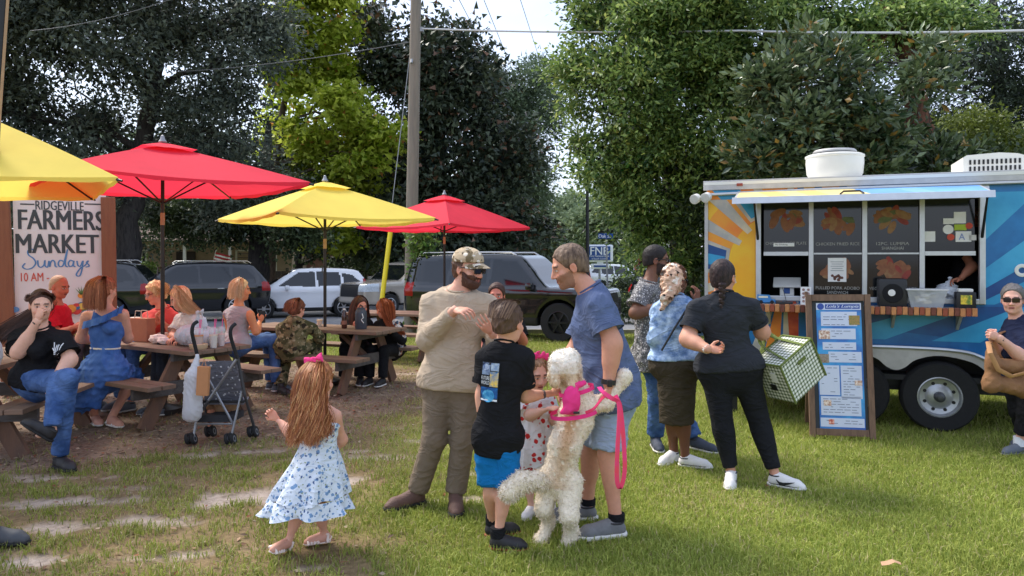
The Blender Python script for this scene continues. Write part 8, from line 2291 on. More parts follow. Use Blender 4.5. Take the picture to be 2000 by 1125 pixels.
def woman_right():
 q = Q(6.25)
 J = dict(neck=q(1990, 630), pel=q(2000, 730), sr=q(1968, 652, 0.14), sl=q(2024, 652, -0.10), er=q(1958, 700, 0.05), wr=q(1938, 656, -0.14), el=q(2014, 712, -0.18), wl=q(1950, 660, -0.24),
    kr=q(1990, 802, 0.08), kl=q(2006, 806, -0.06), ar=gank(2004, 872, 0.9), al=gank(1992, 886, 0.9), tr=gr(1968, 876), tl=gr(1950, 890))
 H = Frame(q(1978, 584), (-0.62, -0.78, -0.05), k=1.0)
 p = Person('grey-haired woman in sunglasses and a navy tank top at the right edge', J, H, (222, 170, 150), 0.88, 1.30, female=True, belly=0.04, arm=1.28, hip=1.0, fat=0.006, hands={'l': (q(1928, 650, -0.26), (-0.2, 0.8, 0), 0.8), 'r': (q(1926, 646, -0.2), (-0.2, -0.8, 0), 0.8)})
 nv = cloth_mat('navy', (42, 48, 72), 0.12)
 B = p.B
 p.piece('tank_top', B.torso(0.012, lo=0.06, noshoulder=True) + B.seat(0.036) + [Cone(q(1975, 642, 0.04), q(1970, 690, -0.1), 0.028, 0.06), Cone(q(2012, 642, -0.06), q(1998, 690, -0.16), 0.028, 0.06)], nv, noise=folds(0.007, 45, 18), cuts=[Plane(J['pel'] - UP * 0.06, -UP)])
 p.trousers(cloth_mat('black_capri', (32, 32, 35), 0.1), 0.84, 0.020, 0.080, 19, 0.006, 50)
 gm = hairm('grey', (132, 124, 120), (90, 86, 86))
 p.hair_cap(gm, 0.012, 8, 0.005, 90, front=(0.066, 0.062), nape=(-0.05, -0.07), extra=[Ell(H.p(0, -0.11, 0.03), (0.05, 0.05, 0.05), H.R())])
 glasses(p, mat('brown_lens', C(44, 30, 30), 0.1), mat('dark_frame', C(40, 30, 30), 0.3), 1.12)
 for sd in 'lr':
  p.shoe(sd, mat('shoe_slate', C(96, 102, 112), 0.8, 0.15), mat('sole_grey', C(120, 122, 126)), -0.02, 0.26)
  MB().tube([J['a' + sd] - UP * 0.01, J['a' + sd] + UP * 0.07], 0.050, 12).build('sock', mat('sock_white', C(226, 228, 232), 0.9), p.root, True)
 band(p, 'l', BLACKM, 0.92, 0.04, 0.028, 'watch_strap')
 # big tan shoulder bag
 b = empty('shoulder_bag', q(1965, 750, -0.22), 0, 'large tan shoulder bag of the woman at the right edge', 'bag')
 tn = mat('tan_canvas', C(156, 112, 74), 0.85, 0.2, 5, 0.3, 120, col2=C(120, 84, 56)); dk = mat('tan_dark', C(124, 86, 58), 0.85, 0.15, 8)
 V, F = sdf_mesh([Cone(q(1936, 690, -0.22), q(1934, 752, -0.22), 0.030, 0.060), Cone(q(1998, 700, -0.2), q(2000, 760, -0.18), 0.05, 0.065), Cone(q(1938, 748, -0.22), q(2000, 758, -0.18), 0.066, 0.075), Cone(q(1942, 712, -0.23), q(2005, 718, -0.2), 0.055, 0.065), Cone(q(1932, 672, -0.2), q(1938, 700, -0.22), 0.020, 0.04)], 0.011, 0.05, noise=folds(0.006, 45, 20))
 link('bag_body', np_mesh('bag_body', V, F, True, [tn]), b)
 MB().tube([q(1930, 668, -0.22), q(1934, 690, -0.32), q(1950, 722, -0.33), q(1975, 735, -0.31), q(2004, 728, -0.29)], 0.020, 8, flat=0.4).build('pocket_flap', mat('tan_light', C(184, 136, 92), 0.85, 0.15), b, True)
 MB().tube([q(1932, 672, -0.24), q(1955, 650, 0.0), q(1985, 640, 0.05), q(2015, 660, -0.05), q(2010, 700, -0.2)], 0.016, 6, flat=0.4).build('strap', dk, b, True)
woman_right()
# ------------------------------------------------------------------ people at the tables
def seated(label, q, neck, pel, sl, sr, el, wl, er, wr, head, hf, skin, k=0.97, g=1.0, kl=None, kr=None, al=None, ar=None, tl=None, tr=None, hk=1.0, **kw):
 J = dict(neck=neck, pel=pel, sl=sl, sr=sr, el=el, wl=wl, er=er, wr=wr)
 for n_, v in (('kl', kl), ('kr', kr), ('al', al), ('ar', ar), ('tl', tl), ('tr', tr)):
  if v is not None: J[n_] = v
 return Person(label, J, Frame(head, hf, k=hk), skin, k, g, h=kw.pop('h', 0.0180), hh=0.0082, **kw), J
def auto_legs(pel, fwd, k=1.0, spread=0.10, seat=0.45, drop=None, gzv=0.0):
 f = Vector(fwd).normalized(); r = f.cross(UP).normalized()
 out = {}
 for s_, n_ in ((-1, 'l'), (1, 'r')):
  kn = pel + f * 0.42 * k + r * s_ * spread * k + UP * 0.01; an = Vector((kn.x, kn.y, gzv + 0.085 * k)) + f * 0.03
  out['k' + n_] = kn; out['a' + n_] = an; out['t' + n_] = Vector((an.x, an.y, gzv + 0.02)) + f * 0.15
 return out
def woman_tattoo():
 q = Q(6.05)
 pel = q(72, 738, 0.05)
 p, J = seated('tattooed woman in a black tee and jeans resting her cheek on her fist', q, q(78, 644), pel, q(120, 662, -0.04), q(36, 660, 0.06), q(138, 702, -0.10), q(108, 738, -0.22), q(34, 690, -0.12), q(74, 626, -0.14), q(80, 595, -0.02), (0.58, -0.80, -0.14), (226, 176, 152), 0.97, 1.12, female=True, arm=1.15, h=0.0138,
     kl=q(134, 738, -0.30), kr=q(112, 752, -0.28), al=gank(116, 915), ar=q(102, 838, -0.42), tl=gr(168, 930), tr=q(64, 872, -0.46), hands={'l': (q(94, 764, -0.24), (-0.3, 0.6, -0.3), 0.3), 'r': (q(80, 604, -0.14), (0.3, 0.8, 0), 0.85)}, cov=True, fat=0.004)
 sh = p.shirt(BLACK_T, 0.36, 0.03, 0.018, 0.01, 21, 0.008, 40, rs=0.078)
 p.trousers(JEANS, 0.98, 0.016, 0.066, 22, 0.004, 50, e2=0.02)
 bs = mat('sneaker_black', C(30, 29, 31), 0.7, 0.2)
 p.shoe('l', bs, DARK_SOLE, 0.0, 0.27, w=1.1); p.shoe('r', bs, DARK_SOLE, 0.0, 0.26, ankle_up=Vector((0.55, 0.2, 0.8)))
 H = p.H
 p.hair_cap(hairm('dark_brown', (88, 60, 50), (64, 44, 38)), 0.007, 9, 0.003, 120, front=(0.070, 0.060), nape=(-0.05, -0.08))
 gd = [[H.p(-0.02 + x, -0.08, 0.02), H.p(-0.03 + x, -0.11, -0.05), q(40 - 20 * i, 640 + 4 * i, 0.06), q(14 - 10 * i, 660 + 6 * i, 0.02)] for i, x in enumerate((-0.03, 0.0, 0.03))]
 gs = [[H.p(s_ * 0.012, 0.072, 0.112), H.p(s_ * (0.062 + 0.012 * i), 0.045 - 0.02 * i, 0.075 - 0.015 * i), H.p(s_ * 0.075, -0.05, 0.02 + 0.02 * i), H.p(0, -0.10, 0.0)] for s_ in (-1, 1) for i in range(4)]
 strands('side_hair', p.root, gs, 420, [0.008, 0.010, 0.012, 0.012], hair_mat(), 0.0022, 12, 0.002, 5, col=[(96, 66, 54), (76, 52, 44), (112, 80, 64)])
 strands('hair_strands', p.root, gd, 620, [0.030, 0.034, 0.040, 0.030], hair_mat(), 0.0022, 11, 0.006, 6, col=[(76, 52, 44), (58, 40, 36), (94, 66, 54)])
 band(p, 'r', mat('bracelet', C(70, 66, 64), 0.4), 0.93, 0.033, 0.012, 'bracelet')
 ink = mat('tattoo_grey', C(104, 100, 108), 0.8, 0.4, 60, col2=C(196, 150, 132))
 for sd, t, w in (('r', 0.35, 0.05), ('l', 0.30, 0.10), ('l', 0.72, 0.06)): band(p, sd, ink, t, 0.0455 if t < 0.5 else 0.0400, w, 'tattoo')
 # white skeletal hand print on the chest
 c = q(92, 686, -0.24); B = p.B; rt, up = B.lat, B.up
 S = np.array([list(v.co) for v in sh.data.vertices])
 def onf(x, z, off=0.006):
  base = c + rt * x + up * z; rel = S - np.array(base); a = rel @ np.array(rt); b = rel @ np.array(up); d = rel @ np.array(B.fwd); m_ = (a * a + b * b < 0.02 ** 2)
  return base + B.fwd * ((d[m_].max() if m_.any() else 0.0) + off)
 wm = mat('print_white', C(230, 232, 236), 0.8)
 t = MB()
 for x0, z0, x1, z1 in ((-0.03, -0.02, -0.04, 0.05), (-0.012, -0.02, -0.012, 0.035), (0.005, -0.02, 0.006, 0.03), (0.022, -0.02, 0.034, 0.045), (-0.03, -0.02, 0.022, -0.02), (-0.028, -0.03, 0.02, -0.032), (-0.02, -0.042, 0.016, -0.044), (0.02, -0.02, 0.045, -0.005)):
  t.tube([onf(x0 + (x1 - x0) * i / 4, z0 + (z1 - z0) * i / 4) for i in range(5)], 0.0042, 5)
 t.build('hand_print', wm, sh)
woman_tattoo()
def man_red():
 q = Q(8.25)
 pel = q(106, 672)
 L = auto_legs(pel, (0.9, -0.3, 0))
 p, J = seated('balding man in a red tee in front of the banner', q, q(106, 596), pel, q(122, 612, 0.14), q(92, 614, -0.17), q(132, 650, 0.2), q(152, 642, 0.0), q(112, 655, -0.2), q(142, 640, -0.22), q(116, 560), (0.94, -0.18, -0.20), (196, 112, 88), 1.0, 1.18, arm=1.1, fat=0.006, hands={'r': (q(156, 634, -0.2), (0, 0.5, -0.5), 0.5)}, cov=True, **L)
 p.shirt(cloth_mat('red_tee', (206, 34, 52), 0.1), 0.34, 0.03, 0.018, 0.01, 23, 0.007, 42)
 p.trousers(cloth_mat('grey_short', (90, 92, 98)), 0.97, 0.02, 0.07, 24)
 p.hair_cap(hairm('sandy', (196, 160, 130), (176, 136, 108)), 0.005, 10, 0.002, 100, front=(0.02, 0.075), nape=(-0.06, -0.05))
 for sd in 'lr': p.shoe(sd, mat('shoe_slate'), DARK_SOLE)
man_red()
def woman_blue():
 q = Q(7.3)
 pel = q(205, 722)
 L = dict(kl=q(175, 770, -0.1), kr=q(262, 735, 0.35), al=gank(185, 828), ar=gank(218, 832), tl=gr(200, 836), tr=gr(262, 842))
 p, J = seated('woman with auburn hair in a blue ruffled dress seen from behind', q, q(208, 604), pel, q(170, 618, 0.04), q(240, 614, 0.0), q(158, 660, 0.10), q(180, 665, 0.28), q(250, 660, 0.12), q(246, 665, 0.36), q(206, 566), (0.30, 0.94, -0.1), (222, 160, 134), 0.97, 1.12, female=True, hip=1.1, arm=1.1, h=0.0138, hands={'r': (q(250, 660, 0.44), (0, 0, -1), 0.4)}, **L)
 bl = mat('cloth_blue_chambray', C(62, 98, 162), 0.9, 0.16, 5, 0.25, 300, col2=C(84, 118, 176), spec=0.15)
 B = p.B
 p.piece('dress_bodice', B.torso(0.014, noshoulder=True) + [Cone(q(238, 610, -0.02), q(215, 640, -0.1), 0.045, 0.07)], bl, noise=folds(0.006, 45, 25), cuts=[Plane(q(205, 622, -0.1), Vector((0.42, -0.1, 1)) * 1.0)])
 # ruffle running over one shoulder
 rf = [q(243, 600, 0.02), q(234, 606, -0.09), q(212, 618, -0.13), q(186, 628, -0.12), q(164, 634, -0.04)]
 P = smooth_line([tuple(v) for v in rf], 8); vs = []
 for i, v in enumerate(P): v = Vector(v); vs += [v + UP * 0.03 + Vector((0, -0.012, 0)), v - UP * 0.04 + Vector((0.010 * sin(i * 1.5), -0.035 - 0.016 * sin(i * 1.1), 0))]
 MB().add(vs, [(2 * i, 2 * i + 1, 2 * i + 3, 2 * i + 2) for i in range(len(P) - 1)]).build('ruffle', bl, p.root, True)
 # belt and skirt spread over the bench
 p.piece('belt', [Cone(J['pel'] + B.up * 0.205, J['pel'] + B.up * 0.225, 0.150, 0.150, B.fwd, 0.72, cap=(1, 1))], mat('belt_cream', C(226, 212, 190), 0.6), h=0.008)
 p.piece('dress_skirt', B.seat(0.03) + [Cone(J['pel'] + B.up * 0.20, J['pel'], 0.14, 0.19, B.fwd, 0.8), Cone(J['pel'], J['kl'], 0.17, 0.12), Cone(J['pel'], J['kr'], 0.17, 0.10), Cone(q(178, 745, -0.1), q(165, 796, -0.14), 0.15, 0.16, Vector((0, 1, 0)), 0.6, cap=(0, 1)), Cone(q(190, 740, -0.1), q(150, 800, -0.08), 0.12, 0.08, cap=(0, 1))], bl, noise=folds(0.014, 38, 26), k=0.06)
 H = p.H
 pal = [(150, 84, 56), (176, 106, 72), (124, 66, 46), (196, 130, 92)]
 p.hair_cap(hairm('copper', (142, 82, 56), (170, 104, 74)), 0.014, 11, 0.005, 90, front=(0.07, 0.06), nape=(-0.05, -0.12))
 gd = [[H.p(x * 0.4, -0.05, 0.126), H.p(x * 0.9, -0.115, 0.05), H.p(x * 1.1, -0.12, -0.06), H.p(x * 1.15, -0.11, -0.19)] for x in np.linspace(-0.1, 0.1, 7)]
 strands('hair_strands', p.root, gd, 1100, [0.008, 0.020, 0.024, 0.022], hair_mat(), 0.0021, 12, 0.006, 5, col=pal)
 sd_ = mat('sandal_white', C(228, 220, 210), 0.6)
 for sd in 'lr':
  o, qq = p.shoe(sd, mat('skin_foot', C(214, 156, 134), 0.6, 0.05), sd_, -0.04, 0.24, name='foot')
  for t in (0.55, 0.75): MB().tube([qq(t, 0.015, -0.052), qq(t, 0.066 - 0.03 * t, -0.02), qq(t, 0.066 - 0.03 * t, 0.02), qq(t, 0.015, 0.052)], 0.010, 6).build('sandal_strap', sd_, o, True)
  MB().tube([qq(0.1, 0.03, -0.045), qq(0.2, 0.08, -0.03), qq(0.3, 0.085, 0.0), qq(0.2, 0.08, 0.03), qq(0.1, 0.03, 0.045)], 0.008, 6).build('sandal_strap', sd_, o, True)
woman_blue()
def woman_curly():
 q = Q(8.45)
 pel = q(318, 672)
 L = auto_legs(pel, (-0.5, -0.85, 0))
 p, J = seated('fair curly-haired woman in glasses and a coral top eating at the table', q, q(318, 606), pel, q(340, 622, -0.06), q(290, 620, 0.06), q(345, 655, -0.14), q(318, 630, -0.30), q(284, 655, -0.12), q(308, 628, -0.30), q(304, 572, -0.06), (-0.72, -0.62, -0.30), (224, 148, 122), 0.97, 1.12, female=True, hands={'l': (q(312, 612, -0.32), (-0.5, 0, 0.3), 0.6), 'r': (q(306, 610, -0.32), (0.5, 0, 0.3), 0.6)}, cov=True, **L)
 p.shirt(cloth_mat('coral', (222, 92, 88), 0.1), 0.36, 0.04, 0.016, 0.0, 27, 0.007, 42)
 p.trousers(JEANS, 0.97, 0.018, 0.065, 28)
 H = p.H
 pal = [(232, 196, 142), (246, 218, 170), (212, 168, 114), (238, 206, 160)]
 p.hair_cap(hairm('blonde', (226, 186, 130), (240, 208, 156)), 0.022, 12, 0.014, 75, front=(0.072, 0.062), nape=(-0.05, -0.09))
 gd = [[H.p(x, y, z), H.p(x * 1.35, y * 1.3 - 0.01, z * 0.7), H.p(x * 1.45, y * 1.2 - 0.01, z * 0.7 - 0.07)] for x, y, z in ((-0.07, 0.02, 0.08), (0.07, 0.02, 0.08), (-0.05, -0.07, 0.09), (0.05, -0.07, 0.09), (0, -0.09, 0.08), (-0.08, -0.03, 0.03), (0.08, -0.03, 0.03))]
 strands('hair_strands', p.root, gd, 800, [0.012, 0.026, 0.03], hair_mat(), 0.0023, 13, 0.022, 10, col=pal, pts=12)
 glasses(p, mat('clear_lens'), mat('dark_frame'), 1.05)
 for sd in 'lr': p.shoe(sd, mat('shoe_slate'), WHITE_SOLE)
woman_curly()
def girl_blonde():
 q = Q(8.05)
 pel = q(385, 672, 0.05)
 L = auto_legs(pel, (-0.75, -0.65, 0), 0.9)
 p, J = seated('girl with long straight blonde hair in a white tee bending to her food', q, q(370, 612), pel, q(384, 626, -0.14), q(352, 624, 0.12), q(398, 660, -0.2), q(362, 664, -0.34), q(336, 655, 0.0), q(342, 660, -0.28), q(352, 582, -0.06), (-0.80, -0.40, -0.42), (226, 164, 138), 0.90, 0.95, female=True, hk=0.98, hands={'l': (q(350, 666, -0.38), (0, 0, -1), 0.4), 'r': (q(334, 664, -0.34), (0, 0, -1), 0.4)}, cov=True, **L)
 p.shirt(cloth_mat('white_tee', (222, 214, 208), 0.05), 0.36, 0.04, 0.018, 0.01, 29, 0.008, 42, rs=0.085)
 p.trousers(cloth_mat('dark_short', (60, 62, 70)), 0.97, 0.016, 0.06, 30)
 H = p.H
 pal = [(236, 196, 150), (248, 216, 178), (216, 170, 124), (228, 186, 142), (198, 146, 104)]
 p.hair_cap(hairm('straw', (222, 164, 116), (240, 192, 146)), 0.012, 13, 0.003, 120, front=(0.072, 0.068), nape=(-0.05, -0.08))
 gd = [[H.p(x * 0.3, 0.0, 0.134), H.p(0.06 * sx + x * 0.2, -0.02, 0.09), q(352 + dx, 594, -0.06 + dy), q(370 + dx, 610, dy - 0.04)] for sx, x, dx, dy in ((1, 0.02, -6, 0.10), (1, 0.05, 4, 0.08), (0, 0, 16, 0.04), (-1, -0.03, 8, -0.12), (-1, -0.06, -2, -0.14), (-1, -0.02, 20, -0.08))]
 strands('hair_strands', p.root, gd, 1100, [0.012, 0.026, 0.030, 0.026], hair_mat(), 0.0022, 14, 0.003, 4, col=pal)
 for sd in 'lr': p.shoe(sd, mat('shoe_slate'), WHITE_SOLE)
girl_blonde()
def woman_tank():
 q = Q(8.95)
 pel = q(462, 668)
 L = auto_legs(pel, (0.75, 0.6, 0))
 p, J = seated('woman with a blonde bob and grey sleeveless top holding up a phone', q, q(466, 600), pel, q(444, 614, 0.12), q(488, 614, -0.12), q(450, 650, 0.25), q(490, 640, 0.35), q(500, 648, -0.06), q(508, 628, 0.14), q(470, 566), (0.88, 0.42, -0.08), (228, 150, 108), 0.95, 1.1, female=True, arm=1.1, hands={'r': (q(514, 616, 0.16), (-0.3, 0.6, 0.3), 0.5)}, cov=True, **L)
 p.piece('tank_top', p.B.torso(0.014, lo=0.09) + p.B.seat(0.034), cloth_mat('grey_tank', (176, 170, 174), 0.08), noise=folds(0.006, 42, 31), cuts=[Plane(J['neck'] + UP * 0.02, p.B.up), Plane(J['sr'], p.B.lat), Plane(J['sl'], -p.B.lat), Plane(J['pel'] - UP * 0.06, -UP)])
 p.trousers(JEANS, 0.97, 0.018, 0.065, 32)
 H = p.H
 pal = [(232, 204, 160), (246, 226, 190), (206, 170, 124)]
 p.hair_cap(hairm('ash_blonde', (222, 192, 146), (240, 216, 174)), 0.018, 14, 0.004, 110, front=(0.066, 0.05), nape=(-0.05, -0.12))
 gd = [[H.p(x * 0.3, y * 0.3, 0.136), H.p(x, y, 0.06), H.p(x * 1.1, y * 1.05, -0.10)] for x, y in ((0.085, 0.0), (0.08, -0.06), (0.04, -0.11), (-0.04, -0.11), (-0.08, -0.06), (-0.085, 0.0))]
 strands('hair_strands', p.root, gd, 760, [0.012, 0.022, 0.024], hair_mat(), 0.0022, 15, 0.004, 4, col=pal)
 for sd in 'lr': p.shoe(sd, mat('shoe_slate'), WHITE_SOLE)
 ph = MB().box((0, 0, 0), (0.075, 0.012, 0.15), Matrix.Translation(q(512, 619, 0.15)) @ Matrix.Rotation(0.5, 4, 'Z'), bev=0.004).build('phone', BLACKM, None)
 tag(ph, 'black phone held up by the woman in the grey top', 'phone')
woman_tank()
def boy_camo():
 q = Q(9.1)
 pel = q(566, 678, -0.02)
 L = auto_legs(pel, (0.45, 0.8, 0), 0.85)
 L['al'] = gank(548, 768, 0.9); L['tl'] = gr(570, 772); L['kl'] = q(556, 712, 0.25)
 p, J = seated('boy in a camouflage hooded top sitting with his back turned', q, q(580, 628), pel, q(550, 642, 0.05), q(608, 638, -0.02), q(546, 672, 0.12), q(590, 650, 0.32), q(624, 660, 0.14), q(612, 640, 0.34), q(580, 604), (0.45, 0.85, -0.30), (224, 160, 134), 0.92, 1.05, hk=0.97, hands={'r': (q(604, 632, 0.4), (0, 0, -1), 0.5)}, cov=True, **L)
 cm = mat_spots('camo', C(112, 104, 74), [(7, 0.50, C(70, 70, 46), 1.0), (9, 0.40, C(140, 124, 92), 1.0), (11, 0.32, C(52, 46, 36), 1.0), (15, 0.25, C(158, 146, 116), 0.9)])
 p.shirt(cm, 0.97, 0.03, 0.024, 0.02, 33, 0.010, 40, long=True, name='hooded_top', extra=[Ell(q(578, 626, -0.08), (0.10, 0.07, 0.05), k=0.04)], neckz=0.05)
 p.trousers(cm, 0.95, 0.022, 0.08, 34)
 p.hair_cap(hairm('copper_brown', (128, 76, 52), (100, 58, 42)), 0.020, 15, 0.012, 80, front=(0.07, 0.055), nape=(-0.05, -0.085))
 strands('hair_tuft', p.root, [[p.H.p(x * 0.4, -0.02, 0.135), p.H.p(x, -0.10, 0.06), p.H.p(x * 1.1, -0.11, -0.05)] for x in (-0.08, -0.04, 0, 0.04, 0.08)], 260, [0.012, 0.02, 0.022], hair_mat(), 0.0032, 16, 0.010, 6, col=[(132, 80, 54), (104, 60, 42), (160, 102, 70)], pts=9)
 for sd in 'lr': p.shoe(sd, mat('sneaker_black'), DARK_SOLE, 0.05, 0.27, name='boot')
boy_camo()
def woman_dark():
 q = Q(10.15)
 pel = q(696, 676)
 L = auto_legs(pel, (0.1, -0.98, 0))
 p, J = seated('woman with long dark hair and black clothes across the table', q, q(696, 620), pel, q(718, 632, 0.0), q(676, 632, 0.0), q(724, 660, -0.15), q(708, 630, -0.26), q(672, 660, -0.12), q(692, 640, -0.3), q(704, 598, -0.05), (0.62, -0.75, -0.12), (224, 152, 128), 0.97, 1.05, female=True, hands={'l': (q(704, 616, -0.28), (-0.5, 0.4, 0), 0.5), 'r': (q(700, 634, -0.34), (0, 0.4, 0.5), 0.5)}, cov=True, **L)
 p.shirt(BLACK_T, 0.96, 0.04, 0.02, 0.01, 35, 0.007, 42, long=True)
 p.trousers(BLACK_T, 0.98, 0.024, 0.09, 36)
 H = p.H
 p.hair_cap(hairm('dark_brown', (74, 50, 42), (54, 38, 34)), 0.013, 16, 0.004, 100, front=(0.070, 0.066), nape=(-0.05, -0.1))
 gd = [[H.p(x * 0.3, -0.01, 0.134), H.p(x, y, 0.06), H.p(x * 1.3, y - 0.01, -0.10), H.p(x * 1.5, y + 0.02, -0.30)] for x, y in ((0.085, 0.01), (0.075, -0.06), (0.03, -0.10), (-0.03, -0.10), (-0.075, -0.06), (-0.085, 0.01))]
 strands('hair_strands', p.root, gd, 620, [0.012, 0.022, 0.03, 0.026], hair_mat(), 0.0034, 17, 0.006, 5, col=[(82, 52, 44), (62, 42, 36), (108, 66, 52)])
 for sd in 'lr': p.shoe(sd, mat('sneaker_black'), WHITE_SOLE)
woman_dark()
def girl_red():
 q = Q(10.05)
 pel = q(764, 680)
 L = auto_legs(pel, (-0.3, -0.95, 0), 0.95)
 p, J = seated('girl with loose red hair and a dark jacket next to the dark-haired woman', q, q(758, 624), pel, q(778, 638, -0.03), q(738, 636, 0.03), q(786, 665, -0.14), q(760, 648, -0.28), q(732, 662, -0.1), q(742, 648, -0.28), q(748, 604), (-0.62, 0.62, -0.35), (224, 156, 130), 0.94, 1.0, female=True, cov=True, **L)
 p.shirt(BLACK_T, 0.96, 0.04, 0.02, 0.01, 37, 0.007, 42, long=True, name='jacket')
 p.trousers(BLACK_T, 0.98, 0.02, 0.07, 38)
 pt = mat_spots('scarf_stripe', C(206, 200, 196), [(16, 0.42, C(60, 66, 80), 0.9), (20, 0.32, C(176, 110, 86), 0.9), (24, 0.25, C(96, 124, 160), 0.9)])
 p.piece('patterned_shawl', [Cone(q(772, 630, -0.10), q(784, 660, -0.14), 0.06, 0.07), Cone(q(784, 660, -0.14), q(780, 690, -0.12), 0.06, 0.04)], pt, noise=folds(0.010, 55, 40), h=0.016)
 H = p.H
 p.hair_cap(hairm('ginger', (156, 84, 54), (184, 108, 72)), 0.013, 17, 0.005, 100, front=(0.07, 0.06), nape=(-0.05, -0.1))
 gd = [[H.p(x * 0.3, -0.03, 0.134), H.p(x, -0.10, 0.05), H.p(x * 1.1 - 0.02, -0.12, -0.06), q(764 + 60 * x, 634, -0.12), q(784 + 60 * x, 652, -0.2)] for x in (-0.08, -0.04, 0, 0.04, 0.08)]
 strands('hair_strands', p.root, gd, 560, [0.012, 0.022, 0.026, 0.026, 0.02], hair_mat(), 0.0034, 18, 0.008, 6, col=[(170, 92, 58), (196, 116, 78), (140, 72, 46)])
 for sd in 'lr': p.shoe(sd, mat('sneaker_black'), WHITE_SOLE)
girl_red()
def man_beard():
 q = Q(7.6)
 pel = q(972, 680)
 L = auto_legs(pel, (0.1, -0.98, 0))
 p, J = seated('bearded man in a black tee sitting behind the boy', q, q(972, 612), pel, q(1010, 628, 0), q(936, 628, 0), q(1022, 668, -0.06), q(1012, 640, -0.26), q(930, 668, -0.06), q(946, 690, -0.26), q(970, 577, -0.02), (-0.10, -0.98, -0.06), (206, 124, 102), 1.0, 1.15, face=dict(beard=(128, 74, 52)), hands={'l': (q(1008, 622, -0.28), (0, -0.5, 0.5), 0.5)}, cov=True, **L)
 p.shirt(BLACK_T, 0.36, 0.04, 0.018, 0.01, 41, 0.007, 42)
 p.trousers(BLACK_T, 0.98, 0.02, 0.075, 42)
 H = p.H; k = 1.0
 p.hair_cap(hairm('dark_auburn', (78, 50, 42), (60, 40, 34)), 0.014, 18, 0.005, 100, front=(0.066, 0.068), nape=(-0.05, -0.12))
 p.piece('beard', [Ell(H.p(0, 0.052, -0.092), (0.058, 0.056, 0.056), H.R()), Cone(H.p(-0.064, 0.02, -0.03), H.p(-0.045, 0.06, -0.08), 0.014, 0.022), Cone(H.p(0.064, 0.02, -0.03), H.p(0.045, 0.06, -0.08), 0.014, 0.022), Cone(H.p(-0.03, 0.098, -0.054), H.p(0.03, 0.098, -0.054), 0.007, 0.007, k=0.01)], hairm('beard_red', (132, 76, 54), (104, 58, 42)), h=0.006, k=0.02, noise=folds(0.004, 150, 43))
 for sd in 'lr': p.shoe(sd, mat('sneaker_black'), DARK_SOLE)
 c = empty('folding_chair', Vector((pel.x, pel.y, 0)), 0, 'dark folding chair under the bearded man', 'chair')
 z = pel.z - 0.13
 MB().box((pel.x, pel.y, z), (0.46, 0.42, 0.03), bev=0.008).build('seat', BLACKM, c)
 MB().box((pel.x, pel.y + 0.26, z + 0.34), (0.44, 0.02, 0.22), bev=0.006).build('backrest', BLACKM, c)
 for sx in (-0.21, 0.21):
  MB().tube([Vector((pel.x + sx, pel.y - 0.22, 0)), Vector((pel.x + sx, pel.y + 0.12, z)), Vector((pel.x + sx, pel.y + 0.26, z + 0.46))], 0.011, 6).build('leg', BLACKM, c)
  MB().tube([Vector((pel.x + sx * 0.9, pel.y + 0.22, 0)), Vector((pel.x + sx * 0.9, pel.y - 0.16, z))], 0.011, 6).build('leg', BLACKM, c)
man_beard()
def vendor():
 b = TM @ Vector((tu(1900, 0.45), 0.55, 0))
 fw = -TV
 rt = fw.cross(UP)
 P_ = lambda x, y, z: b + rt * x + fw * y + UP * z
 J = dict(neck=P_(0, 0.05, 1.95), pel=P_(0, 0, 1.42), sl=P_(-0.19, 0.05, 1.90), sr=P_(0.19, 0.05, 1.90), el=P_(-0.24, 0.18, 1.62), wl=P_(-0.12, 0.36, 1.50), er=TM @ Vector((tu(1900, 0.25), 0.26, tz(1900, 520, 0.25))), wr=TM @ Vector((tu(1876, 0.14), 0.15, tz(1876, 545, 0.14))))
 J['kl'] = P_(-0.1, 0.02, 0.98); J['kr'] = P_(0.1, 0.02, 0.98); J['al'] = P_(-0.1, 0, 0.60); J['ar'] = P_(0.1, 0, 0.60)
 H = Frame(P_(0, 0.10, 2.10), fw - UP * 0.25, k=0.95)
 p = Person('trailer cook in black handing out a bag through the right window bay', J, H, (176, 116, 90), 0.95, 1.05, hands={'r': (TM @ Vector((tu(1858, 0.1), 0.11, tz(1858, 548, 0.1))), (0, -0.3, -0.9), 0.5)}, cov=True)
 p.shirt(BLACK_T, 0.36, 0.04, 0.018, 0.01, 44, 0.006, 42)
 p.trousers(BLACK_T, 0.97, 0.02, 0.07, 45)
 p.hair_cap(hairm('black_crop', (34, 28, 27)), 0.010, 19, 0.003, 100)
vendor()
